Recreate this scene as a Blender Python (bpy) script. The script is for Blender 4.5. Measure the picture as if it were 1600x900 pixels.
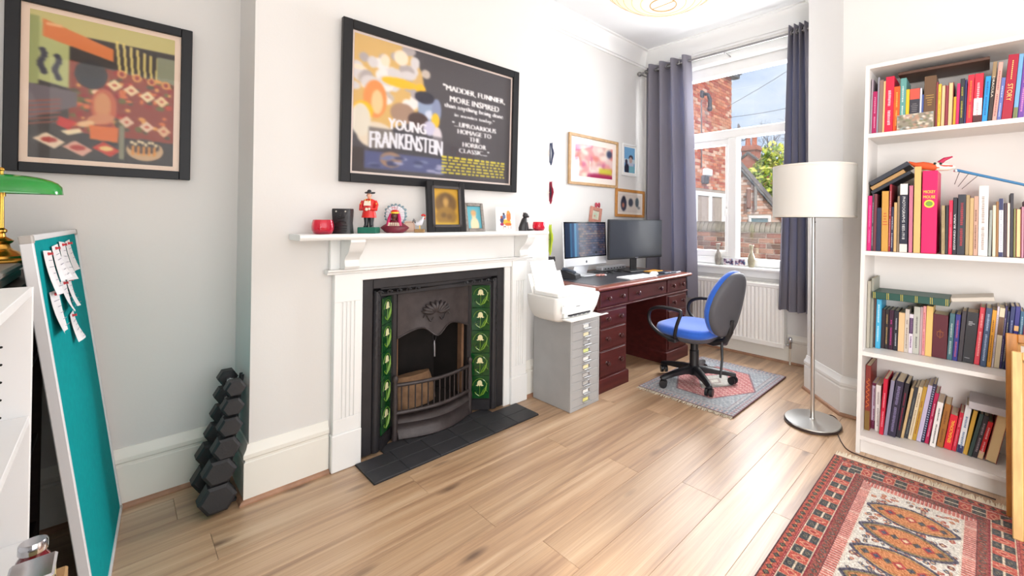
import bpy, math, random
import numpy as np
from mathutils import Vector, Matrix
random.seed(7)
rng = np.random.default_rng(7)
for o in list(bpy.data.objects): bpy.data.objects.remove(o)
SC = bpy.context.scene
COL = SC.collection
PI = math.pi
R = math.radians

# ------------------------------------------------------------------ camera
def make_camera():
    yaw, pitch, roll = R(-42.51715), R(0.48827), R(0.51113)
    f = Vector((math.sin(yaw)*math.cos(pitch), math.cos(yaw)*math.cos(pitch), math.sin(pitch)))
    r = Vector((math.cos(yaw), -math.sin(yaw), 0)); u = r.cross(f)
    r2 = math.cos(roll)*r + math.sin(roll)*u
    u2 = -math.sin(roll)*r + math.cos(roll)*u
    cam = bpy.data.cameras.new('camera')
    cam.sensor_fit = 'HORIZONTAL'; cam.sensor_width = 36.0
    cam.lens = 678.736/1600*36.0
    cam.shift_x = -(919.57-800)/1600
    cam.shift_y = (337.229-450)/1600
    cam.clip_start = 0.02; cam.clip_end = 200
    o = bpy.data.objects.new('camera', cam); COL.objects.link(o)
    m = Matrix((r2, u2, -f)).transposed().to_4x4()
    m.translation = Vector((0, 0, 1.2065))
    o.matrix_world = m
    SC.camera = o
make_camera()

# ------------------------------------------------------------------ sky
def make_world():
    w = bpy.data.worlds.new('sky'); SC.world = w; w.use_nodes = True
    nt = w.node_tree; nt.nodes.clear()
    N = nt.nodes.new; L = nt.links.new
    tc = N('ShaderNodeTexCoord')
    mp = N('ShaderNodeMapping'); mp.inputs['Scale'].default_value = (1.5, 1.5, 4.0)
    no = N('ShaderNodeTexNoise'); no.inputs['Scale'].default_value = 2.2; no.inputs['Detail'].default_value = 7; no.inputs['Roughness'].default_value = .58
    rp = N('ShaderNodeValToRGB')
    rp.color_ramp.elements[0].position = .36; rp.color_ramp.elements[0].color = (.36, .50, .72, 1)
    rp.color_ramp.elements[1].position = .66; rp.color_ramp.elements[1].color = (.74, .79, .86, 1)
    bg = N('ShaderNodeBackground'); bg.inputs['Strength'].default_value = .95
    out = N('ShaderNodeOutputWorld')
    L(tc.outputs['Generated'], mp.inputs['Vector']); L(mp.outputs[0], no.inputs['Vector'])
    L(no.outputs['Fac'], rp.inputs['Fac']); L(rp.outputs[0], bg.inputs['Color']); L(bg.outputs[0], out.inputs['Surface'])
make_world()

def area_light(name, loc, target, sx, sy, power, color=(1, 1, 1)):
    l = bpy.data.lights.new(name, 'AREA'); l.shape = 'RECTANGLE'; l.size = sx; l.size_y = sy
    l.energy = power; l.color = color
    o = bpy.data.objects.new(name, l); COL.objects.link(o)
    o.location = loc
    d = Vector(target) - Vector(loc)
    o.rotation_euler = d.to_track_quat('-Z', 'Y').to_euler()
    return o
# daylight at the garden window, plus two fill lights added on the unseen sides
area_light('window_daylight', (-1.70, 4.45, 1.95), (-1.45, 1.2, .5), 1.7, 2.2, 205, (.96, .98, 1.0))
area_light('front_fill', (2.6, .9, 1.6), (-2.3, 1.4, 1.2), 3.2, 2.4, 50, (1.0, .98, .95))  # added fill that lights the chimney side frontally
area_light('rear_fill', (.95, -.80, 1.15), (-.6, 3.0, 1.0), .95, 2.0, 62, (1.0, .98, .96))  # added fill from behind the camera, brightens bookcase and right wall
sun = bpy.data.lights.new('sun', 'SUN'); sun.energy = 2.8; sun.angle = R(6); sun.color = (1, .96, .90)
so = bpy.data.objects.new('sun', sun); COL.objects.link(so)
so.rotation_euler = Vector((-.55, .55, -.63)).to_track_quat('-Z', 'Y').to_euler()
vs = SC.view_settings
vs.view_transform = 'Standard'; vs.look = 'None'; vs.gamma = 1; vs.use_curve_mapping = False
vs.exposure = 0.44

# ------------------------------------------------------------------ helpers
def lin(c):
    return c/12.92 if c <= .04045 else ((c+.055)/1.055)**2.4
def hexc(h):
    return tuple(lin(int(h[i:i+2], 16)/255) for i in (0, 2, 4))
def rgb(r, g, b):
    return (lin(r/255), lin(g/255), lin(b/255))
MATS = {}
def mat(name, col=(.8, .8, .8), rough=.5, metal=0, noise=0, nscale=8, bump=0, bscale=60, spec=.5, trans=0, coat=0, sheen=0, emit=None, stretch=None, alpha=1.0):
    if name in MATS: return MATS[name]
    m = bpy.data.materials.new(name); m.use_nodes = True
    nt = m.node_tree; b = nt.nodes['Principled BSDF']; N = nt.nodes.new; L = nt.links.new
    b.inputs['Base Color'].default_value = (*col, 1); b.inputs['Roughness'].default_value = rough
    b.inputs['Metallic'].default_value = metal; b.inputs['Specular IOR Level'].default_value = spec
    if trans: b.inputs['Transmission Weight'].default_value = trans
    if coat: b.inputs['Coat Weight'].default_value = coat; b.inputs['Coat Roughness'].default_value = .08
    if sheen: b.inputs['Sheen Weight'].default_value = sheen
    if emit: b.inputs['Emission Color'].default_value = (*emit[0], 1); b.inputs['Emission Strength'].default_value = emit[1]
    if noise or bump:
        tc = N('ShaderNodeTexCoord'); mp = N('ShaderNodeMapping')
        L(tc.outputs['Object'], mp.inputs['Vector'])
        if stretch: mp.inputs['Scale'].default_value = stretch
    if noise:
        no = N('ShaderNodeTexNoise'); no.inputs['Scale'].default_value = nscale; no.inputs['Detail'].default_value = 5
        mx = N('ShaderNodeMixRGB'); mx.blend_type = 'MULTIPLY'; mx.inputs['Fac'].default_value = noise
        rp = N('ShaderNodeValToRGB'); rp.color_ramp.elements[0].position = .3; rp.color_ramp.elements[1].position = .7
        rp.color_ramp.elements[0].color = (.35, .33, .32, 1); rp.color_ramp.elements[1].color = (1.15, 1.15, 1.15, 1)
        mx.inputs['Color1'].default_value = (*col, 1)
        L(mp.outputs[0], no.inputs['Vector']); L(no.outputs['Fac'], rp.inputs['Fac']); L(rp.outputs[0], mx.inputs['Color2']); L(mx.outputs[0], b.inputs['Base Color'])
    if bump:
        n2 = N('ShaderNodeTexNoise'); n2.inputs['Scale'].default_value = bscale; n2.inputs['Detail'].default_value = 4
        bp = N('ShaderNodeBump'); bp.inputs['Strength'].default_value = bump; bp.inputs['Distance'].default_value = .004
        L(mp.outputs[0], n2.inputs['Vector']); L(n2.outputs['Fac'], bp.inputs['Height']); L(bp.outputs[0], b.inputs['Normal'])
    MATS[name] = m
    return m
def cmat(code, rough=.5, **k):
    if isinstance(code, tuple): return mat('paint_%d_%d_%d_%d' % (*code, int(rough*100)), rgb(*code), rough, **k)
    return mat('paint_'+code+('_%d' % int(rough*100)), hexc(code), rough, **k)
def attr_mat(name, rough=.7, bump=0, bscale=300, spec=.3, sheen=0):
    if name in MATS: return MATS[name]
    m = mat(name, (.5, .5, .5), rough, bump=bump, bscale=bscale, spec=spec, sheen=sheen)
    nt = m.node_tree; a = nt.nodes.new('ShaderNodeAttribute'); a.attribute_name = 'Col'
    nt.links.new(a.outputs['Color'], nt.nodes['Principled BSDF'].inputs['Base Color'])
    return m
def pane_mat(name, tint=(1, 1, 1), gloss=.06):
    if name in MATS: return MATS[name]
    m = bpy.data.materials.new(name); m.use_nodes = True; nt = m.node_tree; nt.nodes.clear(); N = nt.nodes.new
    t = N('ShaderNodeBsdfTransparent'); t.inputs[0].default_value = (*tint, 1)
    g = N('ShaderNodeBsdfGlossy'); g.inputs['Roughness'].default_value = .02
    mx = N('ShaderNodeMixShader'); mx.inputs[0].default_value = gloss
    o = N('ShaderNodeOutputMaterial')
    nt.links.new(t.outputs[0], mx.inputs[1]); nt.links.new(g.outputs[0], mx.inputs[2]); nt.links.new(mx.outputs[0], o.inputs[0])
    MATS[name] = m; return m

CH = {}
WM = {}   # world matrix of every built object
def wm(o): return WM[o.name]
def props(o, label=None, cat=None, group=None, kind=None):
    if label: o['label'] = label
    if cat: o['category'] = cat
    if group: o['group'] = group
    if kind: o['kind'] = kind
    return o
def thing(name, label=None, cat=None, loc=(0, 0, 0), rotz=0, group=None, parent=None, kind=None):
    o = bpy.data.objects.new(name, None); o.empty_display_size = .05; COL.objects.link(o)
    o.location = loc; o.rotation_euler = (0, 0, rotz)
    M = Matrix.Translation(Vector(loc)) @ Matrix.Rotation(rotz, 4, 'Z')
    if parent: o.parent = parent; M = wm(parent) @ M; CH.setdefault(parent.name, []).append(o)
    WM[o.name] = M
    return props(o, label, cat, group, kind)

class MB:
    """collects geometry in world coordinates (through an optional frame) and builds one mesh object"""
    def __init__(s, frame=None):
        s.v = []; s.f = []; s.fr = frame; s.col = None
    def add(s, verts, faces, M=None):
        b = len(s.v)
        for p in verts:
            p = Vector(p)
            if M is not None: p = M @ p
            if s.fr is not None: p = s.fr @ p
            s.v.append(p)
        s.f += [tuple(b+i for i in f) for f in faces]
        return s
    def box(s, x0, x1, y0, y1, z0, z1, c=0, M=None):
        if x0 > x1: x0, x1 = x1, x0
        if y0 > y1: y0, y1 = y1, y0
        if z0 > z1: z0, z1 = z1, z0
        if c <= 0:
            V = [(x0, y0, z0), (x1, y0, z0), (x1, y1, z0), (x0, y1, z0), (x0, y0, z1), (x1, y0, z1), (x1, y1, z1), (x0, y1, z1)]
            F = [(3, 2, 1, 0), (4, 5, 6, 7), (0, 1, 5, 4), (1, 2, 6, 5), (2, 3, 7, 6), (3, 0, 4, 7)]
            return s.add(V, F, M)
        c = min(c, (x1-x0)*.49, (y1-y0)*.49, (z1-z0)*.49)
        X = (x0, x1); Y = (y0, y1); Z = (z0, z1)
        V = []; idx = {}
        for i in (0, 1):
            for j in (0, 1):
                for k in (0, 1):
                    sx = c if i == 0 else -c; sy = c if j == 0 else -c; sz = c if k == 0 else -c
                    idx[i, j, k, 'x'] = len(V); V.append((X[i], Y[j]+sy, Z[k]+sz))
                    idx[i, j, k, 'y'] = len(V); V.append((X[i]+sx, Y[j], Z[k]+sz))
                    idx[i, j, k, 'z'] = len(V); V.append((X[i]+sx, Y[j]+sy, Z[k]))
        F = []
        def q(a, b_, c_, d, flip): F.append((a, b_, c_, d) if not flip else (d, c_, b_, a))
        for i in (0, 1): q(idx[i, 0, 0, 'x'], idx[i, 1, 0, 'x'], idx[i, 1, 1, 'x'], idx[i, 0, 1, 'x'], i == 0)
        for j in (0, 1): q(idx[0, j, 0, 'y'], idx[1, j, 0, 'y'], idx[1, j, 1, 'y'], idx[0, j, 1, 'y'], j == 1)
        for k in (0, 1): q(idx[0, 0, k, 'z'], idx[1, 0, k, 'z'], idx[1, 1, k, 'z'], idx[0, 1, k, 'z'], k == 0)
        for i in (0, 1):
            for j in (0, 1): q(idx[i, j, 0, 'x'], idx[i, j, 0, 'y'], idx[i, j, 1, 'y'], idx[i, j, 1, 'x'], (i == j))
            for k in (0, 1): q(idx[i, 0, k, 'x'], idx[i, 0, k, 'z'], idx[i, 1, k, 'z'], idx[i, 1, k, 'x'], not (i == k))
        for j in (0, 1):
            for k in (0, 1): q(idx[0, j, k, 'y'], idx[0, j, k, 'z'], idx[1, j, k, 'z'], idx[1, j, k, 'y'], (j == k))
        for i in (0, 1):
            for j in (0, 1):
                for k in (0, 1):
                    t = (idx[i, j, k, 'x'], idx[i, j, k, 'y'], idx[i, j, k, 'z'])
                    F.append(t if (i+j+k) % 2 == 1 else t[::-1])
        return s.add(V, F, M)
    def tube(s, pts, r, n=8, closed=False, caps=True):
        pts = [Vector(p) for p in pts]; m = len(pts)
        rad = r if isinstance(r, (list, tuple)) else [r]*m
        V = []; F = []
        prev = None
        for i, p in enumerate(pts):
            if closed: t = pts[(i+1) % m]-pts[i-1]
            else: t = pts[min(i+1, m-1)]-pts[max(i-1, 0)]
            t.normalize()
            if prev is None:
                a = Vector((0, 0, 1)) if abs(t.z) < .9 else Vector((1, 0, 0))
                x = a.cross(t).normalized()
            else:
                x = prev - t*prev.dot(t)
                if x.length < 1e-6: x = Vector((1, 0, 0)).cross(t)
                x.normalize()
            prev = x; y = t.cross(x)
            for k in range(n):
                a = 2*PI*k/n
                V.append(p + x*math.cos(a)*rad[i] + y*math.sin(a)*rad[i])
        rg = m if closed else m-1
        for i in range(rg):
            for k in range(n):
                a = i*n+k; b = i*n+(k+1) % n; c = ((i+1) % m)*n+(k+1) % n; d = ((i+1) % m)*n+k
                F.append((a, b, c, d))
        if caps and not closed:
            F.append(tuple(range(n))[::-1]); F.append(tuple((m-1)*n+k for k in range(n)))
        return s.add(V, F)
    def lathe(s, prof, c=(0, 0, 0), n=24, sx=1, sy=1, M=None, a0=0, squareness=0):
        """prof: (r, z) bottom to top"""
        V = []; F = []
        for (r, z) in prof:
            for k in range(n):
                a = a0+2*PI*k/n; ca, sa = math.cos(a), math.sin(a)
                if squareness:
                    e = 1-squareness
                    ca = math.copysign(abs(ca)**e, ca); sa = math.copysign(abs(sa)**e, sa)
                V.append((c[0]+r*ca*sx, c[1]+r*sa*sy, c[2]+z))
        m = len(prof)
        for i in range(m-1):
            for k in range(n):
                F.append((i*n+k, i*n+(k+1) % n, (i+1)*n+(k+1) % n, (i+1)*n+k))
        if prof[0][0] > 1e-5: F.append(tuple(range(n))[::-1])
        if prof[-1][0] > 1e-5: F.append(tuple((m-1)*n+k for k in range(n)))
        return s.add(V, F, M)
    def ball(s, c, r, n=12, m=8, sx=1, sy=1, sz=1, M=None):
        prof = [(max(r*math.sin(PI*i/m), 1e-6), -r*math.cos(PI*i/m)*sz) for i in range(m+1)]
        return s.lathe(prof, c, n, sx, sy, M)
    def prism(s, poly, z0, z1, M=None):
        """poly: 2D list (counter clockwise) in x, y, extruded z0..z1"""
        n = len(poly)
        V = [(x, y, z0) for x, y in poly]+[(x, y, z1) for x, y in poly]
        F = [tuple(range(n))[::-1], tuple(range(n, 2*n))]+[(i, (i+1) % n, n+(i+1) % n, n+i) for i in range(n)]
        return s.add(V, F, M)
    def loft(s, rings, caps=True, closed=True):
        n = len(rings[0]); V = [p for r in rings for p in r]; F = []
        kk = n if closed else n-1
        for i in range(len(rings)-1):
            for k in range(kk):
                F.append((i*n+k, i*n+(k+1) % n, (i+1)*n+(k+1) % n, (i+1)*n+k))
        if caps:
            F.append(tuple(range(n))[::-1]); F.append(tuple((len(rings)-1)*n+k for k in range(n)))
        return s.add(V, F)
    def sweep(s, path, prof, closed=False):
        """profile (d, z) swept along a 2D path; d points to the left of the walking direction"""
        P = [Vector((p[0], p[1])) for p in path]; m = len(P); n = len(prof); V = []; F = []
        for i in range(m):
            if closed or 0 < i < m-1:
                d0 = (P[i]-P[i-1]).normalized(); d1 = (P[(i+1) % m]-P[i]).normalized()
            elif i == 0: d0 = d1 = (P[1]-P[0]).normalized()
            else: d0 = d1 = (P[-1]-P[-2]).normalized()
            n0 = Vector((-d0.y, d0.x)); n1 = Vector((-d1.y, d1.x)); b = n0+n1
            b = b/(max(.2, b.length_squared/2))
            for (d, z) in prof:
                q = P[i]+b*d; V.append((q.x, q.y, z))
        for i in range(m if closed else m-1):
            for k in range(n):
                a = i*n+k; b_ = i*n+(k+1) % n; c = ((i+1) % m)*n+(k+1) % n; d = ((i+1) % m)*n+k
                F.append((a, d, c, b_))
        if not closed: F.append(tuple(range(n))); F.append(tuple((m-1)*n+k for k in range(n))[::-1])
        return s.add(V, F)
    def build(s, name, m, parent=None, label=None, cat=None, group=None, kind=None, smooth=None, colors=None):
        me = bpy.data.meshes.new(name)
        V = s.v
        if parent is not None:
            inv = wm(parent).inverted(); V = [inv @ p for p in V]
        lo = [min(p[i] for p in V) for i in range(3)]; hi = [max(p[i] for p in V) for i in range(3)]
        c = Vector(((lo[0]+hi[0])/2, (lo[1]+hi[1])/2, lo[2]))
        me.from_pydata([tuple(p-c) for p in V], [], s.f)
        me.validate()
        if smooth is not None:
            me.shade_smooth(); me.set_sharp_from_angle(angle=R(smooth))
        if colors is not None:
            at = me.attributes.new('Col', 'FLOAT_COLOR', 'POINT'); at.data.foreach_set('color', np.asarray(colors, dtype=np.float32).ravel())
        me.materials.append(m)
        o = bpy.data.objects.new(name, me); COL.objects.link(o); o.location = c
        M = Matrix.Translation(c)
        if parent is not None: o.parent = parent; M = wm(parent) @ M; CH.setdefault(parent.name, []).append(o)
        WM[o.name] = M
        return props(o, label, cat, group, kind)

def kids(o): return list(CH.get(o.name, []))
def copy_tree(o, loc=None, rotz=None, parent=None, label=None, group=None, tree=None):
    c = o.copy(); COL.objects.link(c)
    if parent is not None: c.parent = parent; CH.setdefault(parent.name, []).append(c)
    if loc is not None: c.location = loc
    if rotz is not None: c.rotation_euler = (0, 0, rotz)
    if label: c['label'] = label
    if group: c['group'] = group
    base = wm(parent) if parent is not None else Matrix.Identity(4)
    WM[c.name] = base @ Matrix.LocRotScale(c.location, c.rotation_euler, c.scale)
    for k in kids(o): copy_tree(k, parent=c)
    return c
def boxo(name, m, parent, x0, x1, y0, y1, z0, z1, c=.002, **k):
    return MB().box(x0, x1, y0, y1, z0, z1, c).build(name, m, parent, **k)

# ---- text: all strings are turned into triangles once
TEXTS = {}
def load_texts(strings):
    obs = []
    for t in strings:
        cu = bpy.data.curves.new('t', 'FONT'); cu.body = t; cu.size = 1; cu.resolution_u = 2; cu.align_x = 'CENTER'; cu.align_y = 'CENTER'
        o = bpy.data.objects.new('t', cu); COL.objects.link(o); obs.append(o)
    dg = bpy.context.evaluated_depsgraph_get()
    for t, o in zip(strings, obs):
        me = o.evaluated_get(dg).to_mesh(); me.calc_loop_triangles()
        v = np.array([x.co[:2] for x in me.vertices]); tr = np.array([x.vertices[:] for x in me.loop_triangles])
        if len(v):
            v = v-(v.max(0)+v.min(0))/2
        TEXTS[t] = (v, tr)
    for o in obs:
        cu = o.data; bpy.data.objects.remove(o); bpy.data.curves.remove(cu)
def text_mb(t, center, u, v, w, h, mb=None):
    """lettering fitted into w x h, lying in the plane u, v"""
    V, T = TEXTS[t]; ext = V.max(0)-V.min(0)
    u = Vector(u).normalized(); v = Vector(v).normalized(); c = Vector(center)
    sx = w/ext[0]; sy = h/ext[1]
    mb = mb or MB()
    return mb.add([c+u*float(p[0]*sx)+v*float(p[1]*sy) for p in V], [tuple(int(i) for i in t_) for t_ in T])

# ---- painting: small rasters that become vertex colours of a fine grid
class Canvas:
    def __init__(s, w, h, bg):
        s.w, s.h = w, h; s.a = np.zeros((h, w, 3)); s.a[:] = bg
        s.X, s.Y = np.meshgrid((np.arange(w)+.5)/w, (np.arange(h)+.5)/h)   # 0..1, y down
    def _put(s, m, c, al=1):
        s.a[m] = s.a[m]*(1-al)+np.array(c)*al
    def rect(s, x0, y0, x1, y1, c, al=1): s._put((s.X >= x0) & (s.X < x1) & (s.Y >= y0) & (s.Y < y1), c, al)
    def ell(s, cx, cy, rx, ry, c, al=1, rot=0):
        dx = (s.X-cx)*s.w; dy = (s.Y-cy)*s.h; ca, sa = math.cos(rot), math.sin(rot)
        s._put((((dx*ca+dy*sa)/(rx*s.w))**2+((-dx*sa+dy*ca)/(ry*s.h))**2) < 1, c, al)
    def poly(s, pts, c, al=1):
        m = np.zeros_like(s.X, bool); n = len(pts); j = n-1
        for i in range(n):
            (xi, yi), (xj, yj) = pts[i], pts[j]
            if abs(yj-yi) > 1e-9:
                m ^= ((yi > s.Y) != (yj > s.Y)) & (s.X < (xj-xi)*(s.Y-yi)/(yj-yi)+xi)
            j = i
        s._put(m, c, al)
    def text(s, t, cx, cy, w, h, c, arch=0):
        V, T = TEXTS[t]; ext = V.max(0)-V.min(0)
        P = np.stack([cx+V[:, 0]/ext[0]*w, cy-V[:, 1]/ext[1]*h-arch*(1-(2*V[:, 0]/ext[0])**2)], 1)
        for t_ in T:
            p = P[t_]; x0, y0 = p.min(0); x1, y1 = p.max(0)
            i0 = max(0, int(y0*s.h-1)); i1 = min(s.h, int(y1*s.h+2)); j0 = max(0, int(x0*s.w-1)); j1 = min(s.w, int(x1*s.w+2))
            if i1 <= i0 or j1 <= j0: continue
            X = s.X[i0:i1, j0:j1]; Y = s.Y[i0:i1, j0:j1]
            d = []
            for k in range(3):
                a, b = p[k], p[(k+1) % 3]; d.append((b[0]-a[0])*(Y-a[1])-(b[1]-a[1])*(X-a[0]))
            m = ((d[0] >= 0) & (d[1] >= 0) & (d[2] >= 0)) | ((d[0] <= 0) & (d[1] <= 0) & (d[2] <= 0))
            s.a[i0:i1, j0:j1][m] = c
    def blur(s, n=1):
        for _ in range(n):
            p = np.pad(s.a, ((1, 1), (1, 1), (0, 0)), 'edge')
            s.a = (p[:-2, 1:-1]+p[2:, 1:-1]+p[1:-1, :-2]+p[1:-1, 2:]+2*p[1:-1, 1:-1])/6
    def speck(s, amt):
        s.a = np.clip(s.a+rng.normal(0, amt, s.a.shape[:2])[..., None], 0, 255)
def grid_print(name, cv, origin, u, v, w, h, m, parent, flat=None, **k):
    """origin = top-left corner, u = right, v = down (unit vectors)"""
    o = np.array(origin); u = np.array(Vector(u).normalized()); v = np.array(Vector(v).normalized())
    X, Y = np.meshgrid(np.linspace(0, w, cv.w), np.linspace(0, h, cv.h))
    P = o+X[..., None]*u+Y[..., None]*v
    mb = MB(); mb.v = [Vector(p) for p in P.reshape(-1, 3)]
    I = np.arange(cv.w*cv.h).reshape(cv.h, cv.w)
    q = np.stack([I[:-1, :-1], I[1:, :-1], I[1:, 1:], I[:-1, 1:]], -1).reshape(-1, 4)
    mb.f = [tuple(int(x) for x in r) for r in q]
    c = np.clip(cv.a/255, 0, 1); c = np.where(c <= .04045, c/12.92, ((c+.055)/1.055)**2.4)
    c = np.concatenate([c, np.ones(c.shape[:2]+(1,))], -1)
    return mb.build(name, m, parent, colors=c.reshape(-1, 4), **k)
load_texts(['DRACULA', 'STORY', 'PHOTOGRAPHS 1855-1918', 'MICKEY', 'MOUSE', 'EDWARD BURRA', 'SENSACIONAL', 'YOUNG', 'FRANKENSTEIN',
            '"MADDER, FUNNIER,', 'MORE INSPIRED', 'than anything being done', 'in movies today."', '"...UPROARIOUS', 'HOMAGE TO', 'THE', 'HORROR', 'CLASSIC..."', 'LYNC', 'HC'])
# ================================================================== the room
M_wall = mat('wall_paint', rgb(226, 224, 221), .75, bump=.06, bscale=120, spec=.25)
M_ceil = mat('ceiling_paint', rgb(238, 239, 240), .8, spec=.2)
M_trim = mat('white_gloss_paint', rgb(240, 240, 238), .35)
M_skirt = mat('cream_gloss_paint', rgb(238, 235, 226), .35)
M_bead = mat('oak_bead', rgb(176, 132, 104), .5, noise=.4, nscale=20)
XW, XA, XL_, YW = -2.311, -2.755, -2.645, 3.895
ZC = 3.0
def struct(o): return props(o, kind='structure')
mb = MB().box(-2.95, XL_, -.62, .397, -.02, ZC); struct(mb.build('wall_left', M_wall))
mb = MB().box(-2.95, XW, .397, .82, -.02, ZC).box(-2.95, XW, 1.70, 2.10, -.02, ZC).box(-2.95, XW, .82, 1.70, .895, ZC).box(-2.95, -2.75, .82, 1.70, -.02, .895)
struct(mb.build('wall_chimney', M_wall))
struct(MB().box(-2.95, XA, 2.10, 4.145, -.02, ZC).build('wall_alcove', M_wall))
WX0, WX1, WZ0, WZ1 = -2.44, -1.10, .765, 2.72
mb = MB().box(XA, WX0, YW, 4.145, -.02, ZC).box(WX1, -.954, YW, 4.145, -.02, ZC).box(WX0, WX1, YW, 4.145, -.02, WZ0).box(WX0, WX1, YW, 4.145, WZ1, ZC)
struct(mb.build('wall_window', M_wall))
struct(MB().prism([(-.954, 3.389), (-.668, 3.095), (2.95, 3.095), (2.95, 4.145), (-.954, 4.145)], -.02, ZC).build('wall_right', M_wall))
struct(MB().box(-2.95, .48, -.62, -.5, -.02, ZC).box(1.42, 2.95, -.62, -.5, -.02, ZC).box(.48, 1.42, -.62, -.5, 2.15, ZC).build('wall_rear', M_wall))  # unseen rear wall; its door gap is added for the fill light
struct(MB().box(-2.95, 2.95, -.62, 4.145, ZC, ZC+.1).build('ceiling', M_ceil))
# unseen front wall, its tall opening added to let fill light in
mb = MB().box(2.8, 2.95, -.5, 3.095, 2.75, ZC).box(2.8, 2.95, -.5, -.3, -.02, 2.75).box(2.8, 2.95, 2.5, 3.095, -.02, 2.75).box(2.8, 2.95, -.3, 2.5, -.02, .3)
struct(mb.build('wall_front', M_wall))

# cornice
RP = [(2.8, 3.095), (-.668, 3.095), (-.954, 3.389), (-.954, YW), (XA, YW), (XA, 2.10), (XW, 2.10), (XW, .397), (XL_, .397), (XL_, -.5), (2.8, -.5)]
cp = [(0, ZC-.155), (.012, ZC-.155), (.018, ZC-.14), (.03, ZC-.135), (.045, ZC-.10), (.075, ZC-.055), (.105, ZC-.03), (.11, ZC-.018), (.13, ZC-.012), (.13, ZC), (0, ZC)]
struct(MB().sweep(RP, cp).build('trim_1', M_trim, smooth=40))
# skirting boards and the oak beads at their feet
sp = [(0, 0), (.019, 0), (.019, .168), (.014, .172), (.014, .180), (.021, .187), (.021, .203), (.010, .222), (.005, .242), (0, .242)]
bd = [(.019, 0), (.034, 0), (.034, .006), (.029, .014), (.019, .018)]
segs = {'left': [(XW, .697), (XW, .397), (XL_, .397), (XL_, -.5)], 'chimney': [(XA, YW), (XA, 2.10), (XW, 2.10), (XW, 1.885)],
        'window': [(-.954, YW), (XA+.02, YW)], 'right': [(2.8, 3.095), (-.668, 3.095), (-.954, 3.389), (-.954, YW-.02)], 'rear': [(XL_+.02, -.5), (.46, -.5)]}
for i, (k, p) in enumerate(segs.items()):
    struct(MB().sweep(p, sp).build('baseboard_'+k, M_skirt if k != 'right' else M_trim, smooth=30))
    struct(MB().sweep(p, bd).build('trim_%d' % (i+2), M_bead, smooth=30))

# ---- oak plank floor
def plank_material():
    m = bpy.data.materials.new('oak_plank'); m.use_nodes = True; nt = m.node_tree; b = nt.nodes['Principled BSDF']; N = nt.nodes.new; L = nt.links.new
    tc = N('ShaderNodeTexCoord'); oi = N('ShaderNodeObjectInfo')
    ad = N('ShaderNodeVectorMath'); ad.operation = 'MULTIPLY_ADD'
    cb = N('ShaderNodeCombineXYZ')
    for i in range(3): L(oi.outputs['Random'], cb.inputs[i])
    ad.inputs[1].default_value = (37, 53, 11)
    L(cb.outputs[0], ad.inputs[0]); L(tc.outputs['Object'], ad.inputs[2])
    mp = N('ShaderNodeMapping'); mp.inputs['Scale'].default_value = (13, .55, 6); L(ad.outputs[0], mp.inputs[0])
    n1 = N('ShaderNodeTexNoise'); n1.inputs['Scale'].default_value = 1.6; n1.inputs['Detail'].default_value = 6; n1.inputs['Distortion'].default_value = .5; L(mp.outputs[0], n1.inputs['Vector'])
    r1 = N('ShaderNodeValToRGB'); e = r1.color_ramp.elements
    e[0].position = .28; e[0].color = (*rgb(158, 120, 88), 1); e[1].position = .72; e[1].color = (*rgb(216, 184, 148), 1)
    k = e.new(.5); k.color = (*rgb(194, 156, 118), 1); L(n1.outputs['Fac'], r1.inputs['Fac'])
    mp2 = N('ShaderNodeMapping'); mp2.inputs['Scale'].default_value = (150, 2.2, 30); L(ad.outputs[0], mp2.inputs[0])
    n2 = N('ShaderNodeTexNoise'); n2.inputs['Scale'].default_value = 1.5; n2.inputs['Detail'].default_value = 3; L(mp2.outputs[0], n2.inputs['Vector'])
    mx = N('ShaderNodeMixRGB'); mx.blend_type = 'OVERLAY'; mx.inputs[0].default_value = .35; L(r1.outputs[0], mx.inputs[1]); L(n2.outputs['Fac'], mx.inputs[2])
    # knots
    mp3 = N('ShaderNodeMapping'); mp3.inputs['Scale'].default_value = (9, 3.2, 3); L(ad.outputs[0], mp3.inputs[0])
    vo = N('ShaderNodeTexVoronoi'); vo.inputs['Scale'].default_value = .75; L(mp3.outputs[0], vo.inputs['Vector'])
    r3 = N('ShaderNodeValToRGB'); r3.color_ramp.elements[0].position = .03; r3.color_ramp.elements[0].color = (.16, .11, .09, 1); r3.color_ramp.elements[1].position = .17; r3.color_ramp.elements[1].color = (1, 1, 1, 1)
    L(vo.outputs['Distance'], r3.inputs[0])
    m2 = N('ShaderNodeMixRGB'); m2.blend_type = 'MULTIPLY'; m2.inputs[0].default_value = .8; L(mx.outputs[0], m2.inputs[1]); L(r3.outputs[0], m2.inputs[2])
    hs = N('ShaderNodeHueSaturation'); hs.inputs['Saturation'].default_value = .98
    vr = N('ShaderNodeMapRange'); vr.inputs['To Min'].default_value = .86; vr.inputs['To Max'].default_value = 1.04
    L(oi.outputs['Random'], vr.inputs['Value']); L(vr.outputs[0], hs.inputs['Value']); L(m2.outputs[0], hs.inputs['Color']); L(hs.outputs[0], b.inputs['Base Color'])
    b.inputs['Roughness'].default_value = .42; b.inputs['Specular IOR Level'].default_value = .9; b.inputs['Coat Weight'].default_value = .75; b.inputs['Coat Roughness'].default_value = .45
    bp = N('ShaderNodeBump'); bp.inputs['Strength'].default_value = .25; bp.inputs['Distance'].default_value = .002; L(n2.outputs['Fac'], bp.inputs['Height']); L(bp.outputs[0], b.inputs['Normal'])
    return m
M_plank = plank_material()
floor = struct(MB().box(-2.95, 2.95, -.62, 4.145, -.10, -.013).build('floor', mat('underlay', rgb(90, 66, 48), .9)))
PWID, PLEN, GAP = .1905, 1.29, .0005
cache = {}
row = 0; x = -2.75
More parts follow.
